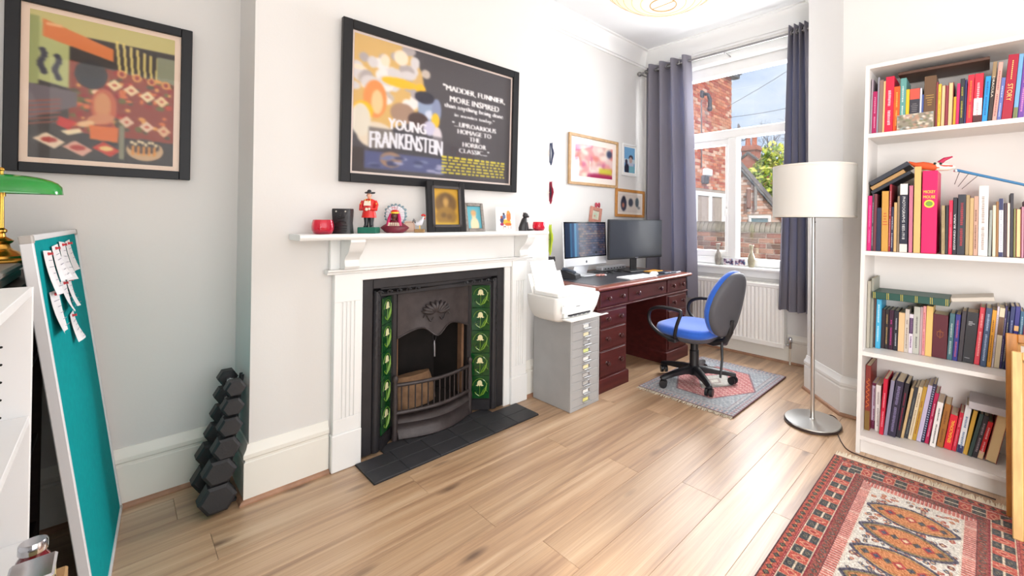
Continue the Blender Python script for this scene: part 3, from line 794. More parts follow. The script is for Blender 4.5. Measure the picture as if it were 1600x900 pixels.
# bust with feather bonnet
BX, BY = -2.215, .962
fr = Matrix.Translation((BX, BY, ZM)) @ Matrix.Rotation(R(-38), 4, 'Z')
bu = thing('painted_bust', 'painted plaster bust wearing a white feather war bonnet and red shawl', 'figurine', (BX, BY, ZM))
M_bust = mat('maroon_plaster', rgb(120, 34, 52), .35, noise=.3, nscale=30)
MB(fr).loft([ringz(0, .022, .040, 20), ringz(.008, .026, .052, 20), ringz(.026, .028, .070, 20), ringz(.034, .026, .062, 20), ringz(.048, .023, .040, 20), ringz(.058, .018, .028, 20), ringz(.066, .014, .020, 20)]).build('shoulders', M_bust, bu, smooth=60)
m = MB(fr).tube([(0, 0, .055), (.002, 0, .072)], .013, 12).ball((.004, 0, .085), .0185, 16, 12, sx=1, sy=.9, sz=1.2)
m.tube([(.0195, 0, .092), (.0265, 0, .083), (.021, 0, .079)], [.003, .0042, .003], 6).ball((.014, 0, .067), .009, 10, 8)
m.build('face', mat('dark_brown_plaster', rgb(92, 52, 44), .4), bu, smooth=60)
for s in (-1, 1): MB(fr).tube([(.004, s*.019, .096), (.012, s*.024, .075), (.016, s*.027, .055), (.018, s*.031, .036)], [.006, .008, .0085, .006], 8).build('braid', mat('magenta_enamel', rgb(190, 24, 92), .35), bu, smooth=60)
MB(fr).loft([ringz(.098, .0205, .0195, 20, .003), ringz(.106, .021, .020, 20, .003)]).build('headband', mat('yellow_enamel', rgb(240, 200, 50), .35), bu, smooth=40)
MB(fr).loft([ringz(.106, .0205, .0195, 20, .003), ringz(.112, .019, .019, 20, .002), ringz(.117, .012, .012, 20, 0)]).build('cap', mat('red_enamel'), bu, smooth=40)
M_feath = mat('white_enamel', rgb(222, 224, 232), .4); M_ftip = mat('slate_blue_enamel', rgb(120, 146, 156), .4)
for k in range(15):
    a = R(-42+k*(264/14)); L_ = .058 if 3 < k < 11 else .052
    c = Vector((-.006, 0, .088)); d = Vector((-.10, math.cos(a), math.sin(a)))
    ff = MB(fr).tube([c+d*.018, c+d*(L_*.55), c+d*(L_*.85)], [.006, .0105, .0085], 8).build('feather', M_feath, bu, smooth=60)
    MB(fr).tube([c+d*(L_*.85), c+d*(L_*1.0), c+d*(L_*1.08)], [.0085, .0065, .001], 8).build('feather_tip', M_ftip, ff, smooth=60)
text_mb('HC', fr @ Vector((.0060, 0, .128)), fr.to_3x3() @ Vector((0, 1, 0)), (0, 0, 1), .026, .011).build('painted_lettering', mat('red_enamel'), bu)
m = MB(fr)
for k in range(9):
    a = R(-70+k*17.5); m.tube([(.008+.022*math.cos(a), .028*math.sin(a), .052), (.012+.024*math.cos(a), .032*math.sin(a), .036)], .0024, 5)
m.build('bone_necklace', mat('cream_paint'), bu, smooth=60)

# small pink coaster behind the bust
t = thing('pink_coaster', 'small pale pink rounded card leaning on the wall behind the bust', 'card', (-2.29, 1.075, ZM))
fr = Matrix.Translation((-2.288, 1.075, ZM)) @ Matrix.Rotation(R(-10), 4, 'Y')
pts = [(.029*math.copysign(abs(math.cos(a))**.35, math.cos(a)), .03+.029*math.copysign(abs(math.sin(a))**.35, math.sin(a))) for a in np.linspace(0, 2*PI, 32, endpoint=False)]
pm = Matrix(((0, 0, 1, 0), (1, 0, 0, 0), (0, 1, 0, 0), (0, 0, 0, 1)))
MB(fr).prism(pts, -.001, .002, pm).build('card', mat('pale_pink', rgb(236, 206, 186), .5), t)
MB(fr).tube([(.003, y*.82, .03+(z-.03)*.82) for y, z in pts], .0012, 5, closed=True).build('printed_line', mat('dusky_pink', rgb(214, 160, 140), .5), t)

# rooster
RX, RY = -2.20, 1.085
fr = Matrix.Translation((RX, RY, ZM)) @ Matrix.Rotation(R(52), 4, 'Z')
ro = thing('rooster_ornament', 'small white rooster ornament with red comb on a wood block', 'figurine', (RX, RY, ZM))
MB(fr).box(-.024, .024, -.016, .016, 0, .018, .002).build('base', mat('pale_wood_block', rgb(164, 128, 80), .6, noise=.4, nscale=30), ro)
MB(fr).tube([(.012, 0, .066), (.004, 0, .05), (-.010, 0, .044), (-.026, 0, .054)], [.007, .013, .013, .006], 10).tube([(.008, 0, .054), (.016, 0, .072), (.019, 0, .082)], [.009, .006, .006], 10).build('body', mat('white_enamel'), ro, smooth=60)
m = MB(fr)
for k in range(3): m.tube([(-.018, (k-1)*.005, .050), (-.032, (k-1)*.007, .066+k*.002), (-.036, (k-1)*.009, .052)], [.005, .004, .001], 6)
m.build('tail', mat('grey_feather', rgb(120, 116, 116), .5), ro, smooth=60)
m = MB(fr)
for k in range(4): m.ball((.011+k*.005, 0, .091+.003*math.sin(k*1.2)), .0048, 8, 6)
m.ball((.024, 0, .074), .004, 8, 6).build('comb', mat('red_enamel'), ro, smooth=60)
MB(fr).tube([(.024, 0, .083), (.032, 0, .081)], [.0028, .0004], 6).build('beak', mat('gold_paint'), ro)
for s in (-1, 1): MB(fr).tube([(0, s*.005, .040), (.001, s*.006, .018)], .0015, 5).build('leg', mat('gold_paint'), ro)

def lean_frame(name, label, cat, x, y0, y1, h, b, depth, lean, mf, cv, px_, sub=None, zbase=ZM, mount=None, glass=True, rough=.3):
    """a framed picture standing on a shelf, leaning back to the wall at -x"""
    t = thing(name, label, cat, (x, (y0+y1)/2, zbase))
    fr = Matrix.Translation((x, 0, zbase)) @ Matrix.Rotation(-lean, 4, 'Y')
    m = MB(fr).box(-depth, 0, y0, y0+b, 0, h, .003).box(-depth, 0, y1-b, y1, 0, h, .003).box(-depth, 0, y0+b, y1-b, 0, b, .003).box(-depth, 0, y0+b, y1-b, h-b, h, .003)
    m.build('frame', mf, t)
    if sub: 
        i = b*.72
        MB(fr).box(-.004, .003, y0+i, y0+b+.004, i, h-i, .001).box(-.004, .003, y1-b-.004, y1-i, i, h-i, .001).box(-.004, .003, y0+i, y1-i, i, b+.004, .001).box(-.004, .003, y0+i, y1-i, h-b-.004, h-i, .001).build('frame_slip', sub, t)
    MB(fr).box(-depth, -depth*.6, y0+b*.5, y1-b*.5, b*.5, h-b*.5, 0).build('backing', mount or cmat('d8d4cc', .8), t)
    o = fr @ Vector((-depth*.6+.0008, y0+b, h-b)); r3 = fr.to_3x3()
    grid_print('picture', cv, o, r3 @ Vector((0, 1, 0)), r3 @ Vector((0, 0, -1)), y1-y0-2*b, h-2*b, attr_mat('picture_print', .5), t)
    return t
M_blackf = mat('black_frame_lacquer', rgb(26, 26, 29), .4, spec=.3)
cv = Canvas(44, 60, (206, 160, 60))
cv.ell(.5, .42, .42, .30, (120, 92, 56)); cv.ell(.5, .75, .40, .25, (150, 116, 60)); cv.ell(.5, .36, .13, .14, (196, 152, 78)); cv.ell(.5, .3, .22, .18, (86, 66, 48), .5); cv.ell(.5, .38, .1, .1, (190, 150, 84))
cv.ell(.4, .72, .1, .07, (110, 86, 54)); cv.ell(.62, .76, .1, .08, (120, 92, 54)); cv.rect(0, .92, 1, 1, (216, 176, 70)); cv.blur(9)
lean_frame('portrait_frame', 'black wooden frame with sepia portrait leaning against wall under the poster', 'picture frame', -2.200, 1.135, 1.365, .284, .038, .022, R(6), M_blackf, cv, 0, sub=mat('dark_slip', rgb(70, 66, 66), .35))
cv = Canvas(30, 40, (96, 170, 186))
cv.ell(.5, .85, .3, .35, (236, 208, 172)); cv.ell(.47, .42, .15, .17, (236, 196, 150)); cv.ell(.46, .3, .2, .13, (206, 160, 110)); cv.rect(.42, .5, .56, .7, (238, 204, 166)); cv.blur(5)
M_silv = mat('antique_silver', rgb(150, 144, 138), .35, .7, noise=.5, nscale=60, bump=.8, bscale=90)
lean_frame('small_portrait_frame', 'small ornate silver frame with pale portrait on turquoise ground', 'picture frame', -2.215, 1.375, 1.505, .172, .020, .014, R(11), M_silv, cv, 0)
cv = Canvas(48, 50, (246, 244, 240))
cv.ell(.5, .62, .27, .10, (238, 176, 60)); cv.ell(.62, .72, .18, .07, (226, 110, 50)); cv.ell(.3, .55, .09, .13, (70, 70, 110)); cv.ell(.3, .42, .07, .06, (160, 80, 50)); cv.ell(.42, .40, .08, .11, (90, 110, 150)); cv.ell(.40, .28, .05, .05, (60, 50, 50)); cv.ell(.66, .38, .12, .22, (228, 120, 60)); cv.ell(.64, .22, .08, .08, (232, 150, 80)); cv.ell(.30, .72, .10, .06, (150, 40, 90))
for x in (.24, .36, .60, .76): cv.rect(x, .78, x+.02, .92, (170, 70, 50))
cv.rect(.40, .8, .5, .84, (60, 50, 60)); cv.blur(1)
t = thing('greeting_card', 'white greeting card with a small coloured table scene, standing on mantel', 'card', (-2.215, 1.655, ZM))
fr = Matrix.Translation((-2.215, 1.655, ZM)) @ Matrix.Rotation(R(-5), 4, 'Y')
MB(fr).box(-.0012, 0, -.074, .074, 0, .150, 0).build('front_leaf', cmat('f2f0ec', .6), t)
fr2 = fr @ Matrix.Translation((0, -.074, 0)) @ Matrix.Rotation(R(22), 4, 'Z')
MB(fr2).box(-.0012, 0, 0, .146, 0, .150, 0).build('back_leaf', cmat('f2f0ec', .6), t)
grid_print('illustration', cv, fr @ Vector((.0005, -.072, .148)), (0, 1, 0), fr.to_3x3() @ Vector((0, 0, -1)), .144, .146, attr_mat('card_print', .6), t)
# black cat
fr = Matrix.Translation((-2.215, 1.790, ZM)) @ Matrix.Rotation(R(70), 4, 'Z')
ct = thing('cat_ornament', 'seated black carved cat ornament with tail stretched along the shelf', 'figurine', (-2.215, 1.79, ZM))
MB(fr).loft([ringz(0, .030, .024, 16), ringz(.02, .031, .025, 16), ringz(.05, .024, .021, 16, .004), ringz(.075, .018, .018, 16, .008), ringz(.086, .013, .014, 16, .011)]).build('body', M_ston, ct, smooth=60)
m = MB(fr).ball((.015, 0, .098), .0185, 14, 10, sx=1.05, sy=1, sz=.95).tube([(.028, 0, .094), (.038, 0, .091)], [.009, .006], 8)
m.build('head', M_ston, ct, smooth=60)
for s in (-1, 1): MB(fr).tube([(.010, s*.012, .106), (.008, s*.015, .117)], [.009, .004], 8).build('ear', M_ston, ct, smooth=40)
for s in (-1, 1): MB(fr).tube([(.020, s*.010, .055), (.027, s*.011, .02), (.030, s*.011, .004), (.040, s*.011, .004)], [.008, .0065, .006, .004], 8).build('foreleg', M_ston, ct, smooth=60)
MB().tube([(-2.205, 1.812, ZM+.007), (-2.200, 1.835, ZM+.0065), (-2.198, 1.862, ZM+.006)], [.007, .006, .004], 8).build('tail', M_ston, ct, smooth=60)

# ================================================================== pictures on the walls
M_picglass = pane_mat('picture_glass', gloss=.012)
def wall_frame(name, label, x, y0, y1, z0, z1, b, depth, mf, cv, mount_w=0, mount_mat=None, tilt=0, roll=0, glass=True, group=None):
    t = thing(name, label, 'picture frame', (x, (y0+y1)/2, z0), group=group)
    w, h = y1-y0, z1-z0
    fr = Matrix.Translation((x, (y0+y1)/2, z0)) @ Matrix.Rotation(tilt, 4, 'Y') @ Matrix.Rotation(roll, 4, 'X') @ Matrix.Translation((0, -w/2, 0))
    MB(fr).box(.002, depth, 0, b, 0, h, .002).box(.002, depth, w-b, w, 0, h, .002).box(.002, depth, b, w-b, 0, b, .002).box(.002, depth, b, w-b, h-b, h, .002).build('frame', mf, t)
    xm = depth*.45
    MB(fr).box(.003, xm, b*.6, w-b*.6, b*.6, h-b*.6, 0).build('mount', mount_mat or cmat('eeeae4', .7), t)
    r3 = fr.to_3x3(); q = b+mount_w
    grid_print('print', cv, fr @ Vector((xm+.0008, q, h-q)), r3 @ Vector((0, 1, 0)), r3 @ Vector((0, 0, -1)), w-2*q, h-2*q, attr_mat('poster_print', .55), t)
    if glass: MB(fr).box(xm+.003, xm+.005, b*.8, w-b*.8, b*.8, h-b*.8, 0).build('glazing', M_picglass, t)
    return t
# film poster: illustration reduced to loose colour, the lettering kept
cv = Canvas(300, 224, (74, 70, 74))
cv.ell(.13, .30, .25, .36, (206, 168, 104))
for k in range(46):
    cv.ell(random.gauss(.17, .09), random.gauss(.27, .10), random.uniform(.02, .05), random.uniform(.03, .06), random.choice([(226, 220, 216), (206, 200, 200), (190, 176, 164), (232, 214, 190), (170, 160, 160)]))
cv.ell(.11, .45, .06, .14, (222, 140, 80)); cv.ell(.12, .47, .03, .09, (236, 190, 140)); cv.ell(.05, .55, .05, .07, (238, 180, 40)); cv.ell(.24, .29, .10, .035, (240, 180, 40)); cv.ell(.36, .3, .03, .04, (240, 180, 30))
cv.ell(.26, .52, .07, .08, (160, 130, 110)); cv.ell(.12, .72, .10, .10, (214, 200, 180)); cv.ell(.04, .62, .05, .12, (214, 206, 190))
cv.ell(.40, .44, .055, .11, (140, 156, 184)); cv.ell(.42, .49, .03, .035, (198, 204, 220)); cv.ell(.385, .36, .06, .05, (44, 42, 56)); cv.ell(.46, .45, .03, .1, (130, 140, 170)); cv.ell(.455, .53, .025, .06, (240, 184, 40)); cv.ell(.35, .55, .06, .06, (70, 52, 50)); cv.ell(.42, .6, .04, .06, (190, 186, 210)); cv.ell(.47, .68, .03, .1, (210, 200, 206))
cv.rect(.08, .66, .50, .86, (56, 54, 62), .6); cv.rect(.06, .84, .52, .97, (78, 84, 124)); cv.rect(.0, .82, .06, 1, (60, 52, 52)); cv.ell(.2, .89, .06, .06, (150, 120, 100))
for k in range(20): cv.ell(random.uniform(.08, .5), random.uniform(.87, .96), .03, .012, random.choice([(60, 66, 100), (110, 116, 150), (150, 150, 180)]))
cv.blur(5)
for dx in (-.004, 0, .004): cv.text('YOUNG', .29+dx, .615, .215, .085, (222, 220, 226), .0); cv.text('FRANKENSTEIN', .295+dx, .755, .415, .125, (218, 218, 226), .018)
for t_, cy, w, h, c in (('"MADDER, FUNNIER,', .235, .45, .058, (236, 234, 234)), ('MORE INSPIRED', .318, .36, .052, (232, 230, 230)), ('than anything being done', .385, .43, .05, (214, 212, 214)), ('in movies today."', .45, .29, .045, (206, 204, 206)),
                        ('"...UPROARIOUS', .525, .32, .042, (220, 218, 220)), ('HOMAGE TO', .582, .245, .04, (214, 212, 214)), ('THE', .637, .08, .04, (214, 212, 214)), ('HORROR', .69, .17, .04, (214, 212, 214)), ('CLASSIC..."', .745, .22, .042, (206, 204, 208))):
    for dx in (-.0028, 0, .0028): cv.text(t_, .725+dx, cy, w, h, c)
for k in range(6):
    y = .81+k*.026; x = .50
    while x < .955:
        w = random.uniform(.015, .045); cv.rect(x, y, min(x+w, .96), y+.014, (206, 190, 60)); x += w+.010
cv.blur(3)
wall_frame('film_poster', 'large black framed film poster hung above the mantelpiece', XW+.001, .727, 1.786, 1.380, 2.170, .044, .030, M_blackf, cv, .012, cmat('d8c8c0', .6), tilt=R(1.2))
# left picture
cv = Canvas(150, 200, (56, 48, 44))
cv.rect(0, 0, 1, .12, (196, 184, 120)); cv.poly([(0, .05), (.25, .14), (.25, .50), (0, .46)], (176, 180, 118)); cv.rect(.0, .04, .06, .5, (150, 156, 96))
for k in range(9): cv.poly([(.55+k*.05, .10+k*.012), (.57+k*.05, .10+k*.012), (.60+k*.045, .36), (.58+k*.045, .36)], (226, 204, 120))
cv.rect(.86, .16, 1, .36, (136, 138, 112)); cv.poly([(.25, .3), (1, .36), (1, .82), (.25, .8)], (140, 62, 44))
for k in range(120):
    cv.ell(random.uniform(.28, .98), random.uniform(.33, .80), random.uniform(.012, .035), random.uniform(.01, .025), random.choice([(190, 70, 44), (104, 92, 44), (206, 110, 60), (80, 66, 44), (214, 150, 80), (150, 40, 34)]))
cv.poly([(.08, .05), (.54, .17), (.54, .26), (.08, .17)], (214, 120, 62)); cv.rect(.1, .07, .2, .09, (230, 170, 120))
for (x, y) in ((.08, .26), (.17, .29)):
    for j in range(8): cv.ell(x+.012*math.sin(j*1.1), y+j*.022, .022, .014, (52, 50, 62))
cv.poly([(0, .50), (.3, .52), (.3, .62), (0, .74)], (104, 92, 96))
for k in range(6): cv.poly([(0, .62+k*.03), (.2, .58+k*.03), (.2, .59+k*.03), (0, .63+k*.03)], (150, 80, 64))
cv.ell(.39, .38, .11, .10, (46, 42, 44)); cv.ell(.44, .50, .05, .02, (226, 190, 150)); cv.ell(.48, .60, .09, .13, (190, 96, 60)); cv.ell(.47, .59, .06, .09, (206, 140, 90)); cv.ell(.46, .69, .10, .035, (204, 134, 92), rot=-.3); cv.ell(.36, .735, .06, .022, (224, 180, 130), rot=-.3)
cv.poly([(.38, .74), (.58, .74), (.58, .85), (.39, .84)], (214, 110, 44))
for k in range(4): cv.ell(.6+.11*k, .34+.01*k, .035, .03, (214, 150, 80)); cv.ell(.6+.11*k, .34+.01*k, .018, .018, (150, 60, 50))
for (x, y, c) in ((.55, .43, (226, 200, 150)), (.67, .45, (226, 196, 150)), (.79, .48, (228, 206, 160)), (.90, .50, (222, 190, 140)), (.64, .69, (214, 180, 150)), (.79, .71, (222, 190, 160)), (.92, .73, (214, 170, 130))):
    cv.poly([(x-.06, y), (x, y-.045), (x+.06, y), (x, y+.045)], c); cv.ell(x, y, .015, .01, (190, 90, 70))
cv.poly([(.19, .70), (.30, .73), (.25, .79), (.17, .76)], (196, 50, 44)); cv.poly([(.2, .80), (.32, .77), (.34, .80), (.24, .83)], (230, 210, 170))
for (x, y, c) in ((.13, .87, (226, 200, 170)), (.31, .91, (214, 160, 140)), (.50, .90, (196, 64, 44))): cv.poly([(x-.10, y), (x-.02, y-.05), (x+.10, y+.01), (x+.03, y+.06)], c); cv.ell(x, y, .05, .018, (170, 60, 50) if c[1] > 150 else (226, 190, 120))
cv.rect(.59, .72, .625, .97, (130, 128, 104)); cv.ell(.78, .89, .14, .08, (196, 160, 120)); cv.ell(.77, .86, .12, .055, (72, 60, 54))
for k in range(8): cv.ell(.68+k*.026, .835+.012*math.sin(k*2), .013, .012, (226, 206, 160))
for k in range(5): cv.rect(.68+.04*k, .86, .70+.04*k, .93, (214, 140, 60)); 
cv.blur(3)
wall_frame('framed_art_print', 'black framed art print hung on the wall above the teal pinboard', XL_+.001, -.278, .225, 1.366, 2.03, .036, .028, M_blackf, cv, .020, cmat('ecd2bc', .6), tilt=R(.8))
# desk wall
M_oakf = mat('oak_frame', rgb(196, 158, 112), .5, noise=.35, nscale=25)
cv = Canvas(80, 50, (226, 196, 190))
for k in range(70):
    x = random.random(); y = random.random(); cv.ell(x, y, .08, .09, random.choice([(224, 150, 150), (216, 130, 120), (238, 214, 196), (200, 110, 140), (214, 170, 160), (236, 220, 210)]))
cv.ell(.9, .2, .08, .12, (60, 70, 100)); cv.rect(.62, .68, .98, .86, (206, 196, 60)); cv.ell(.7, .95, .4, .1, (160, 30, 80)); cv.ell(.06, .15, .08, .1, (206, 80, 130)); cv.blur(9)
wall_frame('pastel_print', 'oak framed blurry pink abstract print above the silver computer', XA+.001, 2.720, 3.415, 1.523, 1.985, .026, .022, M_oakf, cv, .055, cmat('f2e6dc', .7), tilt=R(.6))
cv = Canvas(32, 48, (120, 176, 220)); cv.rect(0, .45, 1, .62, (206, 222, 232)); cv.ell(.62, .40, .20, .10, (60, 52, 70)); cv.ell(.60, .50, .15, .12, (200, 170, 160)); cv.poly([(.3, .62), (.9, .6), (.85, .82), (.4, .82)], (196, 200, 220)); cv.ell(.25, .85, .22, .2, (40, 40, 60)); cv.rect(.45, .72, .95, .98, (130, 190, 206)); cv.ell(.2, .58, .12, .1, (70, 66, 90)); cv.blur(1)
wall_frame('snapshot_frame', 'narrow white frame with beach photograph beside the curtain', XA+.001, 3.495, 3.745, 1.662, 1.995, .020, .018, M_trim, cv, .016, cmat('f4f2f0', .6))
cv = Canvas(80, 44, (222, 210, 200)); cv.ell(.22, .55, .12, .38, (60, 62, 80)); cv.ell(.2, .62, .05, .14, (190, 120, 100)); cv.ell(.52, .45, .10, .22, (72, 76, 90)); cv.ell(.80, .42, .08, .26, (84, 96, 104)); cv.ell(.88, .72, .06, .08, (130, 130, 130)); cv.ell(.22, .25, .07, .14, (50, 50, 66)); cv.blur(6)
wall_frame('oak_picture', 'small orange oak frame with dark blurred shapes, above the black monitor', XA+.001, 3.388, 3.88, 1.235, 1.52, .028, .02, mat('orange_oak', rgb(206, 142, 72), .45, noise=.3, nscale=25), cv, .022, cmat('ece2d8', .7), roll=R(-1.0))
cv = Canvas(24, 24, (214, 206, 186)); cv.ell(.5, .5, .3, .3, (190, 206, 180)); cv.ell(.4, .6, .1, .1, (214, 140, 120)); cv.blur(2)
t = wall_frame('tiny_photo_frame', 'tiny pink wooden frame with a red bow, tilted above the silver computer', XA+.001, 3.00, 3.165, 1.175, 1.325, .034, .014, mat('pink_wood', rgb(206, 140, 122), .5, noise=.3, nscale=30), cv, .0, cmat('e8e0d0', .7), roll=R(-9), glass=False)
m = MB()
for s in (-1, 1): m.tube([(XA+.012, 3.12+s*(.004+.026*math.sin(a)*1.0), 1.345+.02*math.sin(2*a)) for a in np.linspace(0, PI, 12)], .006, 6)
m.ball((XA+.014, 3.12, 1.345), .010, 10, 8).build('bow', mat('red_ribbon', rgb(196, 60, 84), .5), t, smooth=60)
# narrow stickers seen edge-on on the far side of the chimney breast
for (z, hgt, cols, lab) in ((1.68, .16, [(70, 80, 110), (190, 196, 206), (110, 116, 140)], 'blue and white paper figure on the far side of the chimney breast, topmost'),
                            (1.40, .16, [(160, 30, 60), (40, 40, 60), (226, 206, 130)], 'red and yellow paper figure on the far side of the chimney breast, middle'),
                            (1.06, .22, [(196, 214, 60), (110, 140, 40), (60, 60, 40)], 'lime green paper leaf figure on the chimney breast far side, lowest')):
    t = thing('paper_figure', lab, 'decoration', (-2.33, 2.108, z-hgt/2), group='paper figures on chimney side')
    w = .05
    poly = [(-2.327+w*.3*math.sin(k*2.4)-(.045 if k > 8 else 0)+(.030 if k <= 8 else 0), 2.1015) for k in range(1)]
    rr = [(.026*(1+.25*math.sin(5*a+z)), a) for a in np.linspace(0, 2*PI, 22, endpoint=False)]
    V = [(-2.322+r*math.cos(a), 2.1012+.026, z+hgt*.5*math.sin(a)*(1+.1*math.sin(7*a))) for r, a in rr]
    n = len(V); V2 = [(x, y-.004, zz) for x, y, zz in V]
    MB().add(V+V2, [tuple(range(n)), tuple(range(n, 2*n))[::-1]]+[(i, (i+1) % n, n+(i+1) % n, n+i) for i in range(n)]).build('cutout', cmat(cols[0], .6), t)
    MB().tube([(-2.322, 2.1272, z-hgt*.4), (-2.318, 2.1272, z), (-2.326, 2.1272, z+hgt*.4)], [.004, .010, .004], 6).build('painted_spine', cmat(cols[1], .6), t)
    MB().tube([(-2.33, 2.1005, z), (-2.325, 2.124, z)], .002, 5).build('peg', cmat(cols[2], .6), t)
# ================================================================== left foreground
M_white = mat('white_melamine', rgb(238, 238, 238), .4)
# white shelf unit
UX0, UX1, UY0, UY1, UH = -1.40, -.62, -.39, -.108, 1.062
un = thing('white_shelf_unit', 'white melamine shelf unit with peg holes at the left edge', 'shelf', ((UX0+UX1)/2, -.25, 0))
for x in (UX0-.016, UX1): 
    p_ = boxo('side_panel', M_white, un, x, x+.016, UY0, UY1, 0, UH, .001)
    if x < -1:
        m = MB()
        for yy in (-.145, -.345):
            for k in range(26):
                z = .10+k*.034
                m.tube([(UX0-.002, yy, z), (UX0+.0006, yy, z)], .0024, 8)
        m.build('peg_holes', mat('hole_black', (.01, .01, .01), .9), p_)
for z in (.06, .545, .79, UH-.018):
    boxo('shelf_board', M_white, un, UX0, UX1, UY0+.01, UY1-.002, z, z+.018, .001)
boxo('back_panel', M_white, un, UX0-.014, UX1+.014, UY0-.006, UY0, 0, UH, .0005)
boxo('kick_board', M_white, un, UX0, UX1, UY1-.03, UY1-.014, 0, .06, .001)
# dark bookcase behind the pinboard
M_dark = mat('dark_stained_wood', rgb(58, 40, 32), .55, noise=.5, nscale=10, stretch=(1, 1, 6))
dk = thing('dark_bookcase', 'dark wood bookcase in the corner behind the pinboard', 'bookcase', (-2.05, -.33, 0))
DX0, DX1, DY0, DY1, DH = -2.60, -1.47, -.478, -.175, .985
boxo('side_panel', M_dark, dk, DX0, DX0+.022, DY0, DY1, 0, DH, .002); boxo('side_panel', M_dark, dk, DX1-.022, DX1, DY0, DY1, 0, DH, .002)
for z in (.06, .385, .69): boxo('shelf_board', M_dark, dk, DX0+.022, DX1-.022, DY0, DY1-.006, z, z+.02, .002)
boxo('top_board', M_dark, dk, DX0-.004, DX1+.004, DY0, DY1+.004, DH-.001, DH+.021, .003)
boxo('back_panel', M_dark, dk, DX0+.01, DX1-.01, DY0-.004, DY0+.002, .02, DH, .001)
ZD = DH+.0203
for k, (w, d, h, col, desc) in enumerate(((.20, .15, .030, '7a2a30', 'maroon'), (.19, .145, .028, 'd8c8a4', 'cream'), (.185, .14, .032, '2c2c34', 'black'))):
    z0 = .405+sum((.030, .028, .032)[:k])+.0005*k
    b = thing('book', '%s book lying flat in a pile inside the dark bookcase' % desc, 'book', (-1.9, -.27, z0), group='books piled in the dark bookcase')
    boxo('cover', cmat(col, .6), b, -1.99, -1.99+w, -.195-d, -.195, z0, z0+.003, .001); boxo('cover', cmat(col, .6), b, -1.99, -1.99+w, -.195-d, -.195, z0+h-.003, z0+h, .001)
    boxo('pages', cmat('e8dcc0', .8), b, -1.985, -1.995+w, -.193-d, -.199, z0+.003, z0+h-.003, 0)
for k in range(9):
    col = random.choice(['4a2a24', '2e2a30', '3c3a2c', '54241f', '26303a']); h = random.uniform(.19, .25); x = -2.5+k*.042
    b = thing('book', 'dark bound book number %s from wall on the upper shelf of the dark bookcase' % ('one two three four five six seven eight nine'.split()[k]), 'book', (x, -.27, .71), group='books in the dark bookcase')
    boxo('cover', cmat(col, .6), b, x, x+.036, -.36, -.22, .7105, .71+h, .002); boxo('pages', cmat('e0d4b8', .8), b, x+.003, x+.033, -.361, -.224, .7125, .7115+h, 0)
# grey box on the dark bookcase, with the banker's lamp on it
bx = thing('grey_document_box', 'flat grey box on top of the dark bookcase under the brass lamp', 'box', (-1.95, -.30, ZD))
M_gbox = mat('warm_grey_plastic', rgb(150, 142, 134), .5)
boxo('body', M_gbox, bx, -2.28, -1.56, -.46, -.20, ZD, ZD+.030, .006); boxo('lid', M_gbox, bx, -2.285, -1.555, -.465, -.193, ZD+.031, ZD+.052, .006)
ZB = ZD+.052
M_brass = mat('brass', rgb(206, 156, 72), .25, 1)
LX, LY = -2.25, -.238
la = thing('bankers_lamp', 'brass bankers lamp with green glass shade on the grey box', 'lamp', (LX, LY, ZB))
MB().lathe([(.062, 0), (.064, .004), (.060, .010), (.053, .013), (.051, .020), (.043, .024), (.036, .032), (.026, .038), (.020, .046), (.018, .056), (.024, .062), (.026, .067), (.021, .072), (.011, .080), (.009, .090), (.013, .095), (.013, .101), (.007, .107), (.006, .17), (.005, .24), (1e-5, .24)], (LX, LY, ZB), 36, sx=1.0, sy=1.0).build('base', M_brass, la, smooth=35)
MB().tube([(LX, LY, ZB+.22), (LX, LY, ZB+.25)], .006, 10).build('neck', M_brass, la, smooth=50)
m = MB(); rings = []
SXc, SYc, SZc = LX+.01, LY, 1.284
for i in range(15):
    a = i/14*PI; r_ = math.sin(a)**.6
    xx = SYc-.124*math.cos(a); rings.append([(SXc-.062*r_*math.cos(b), xx, SZc-.012+(.060*r_*math.sin(b) if math.sin(b) > 0 else 0)) for b in np.linspace(-.02, PI+.02, 15)]+[(SXc-.057*r_*math.cos(b), xx, SZc-.012+(.055*r_*math.sin(b) if math.sin(b) > 0 else 0)) for b in np.linspace(PI+.02, -.02, 15)])
m.loft(rings, caps=False)
m.build('shade', mat('green_case_glass', rgb(26, 150, 52), .06, coat=.8, noise=.3, nscale=8), la, smooth=70)
MB().tube([(LX+.002, LY, 1.262), (LX+.002, LY, 1.322)], .009, 10).build('lamp_holder', M_brass, la, smooth=50)
MB().ball((LX+.01, LY, 1.345), .007, 10, 8).tube([(LX+.01, LY, 1.330), (LX+.01, LY, 1.343)], .005, 8).build('finial', M_brass, la, smooth=60)

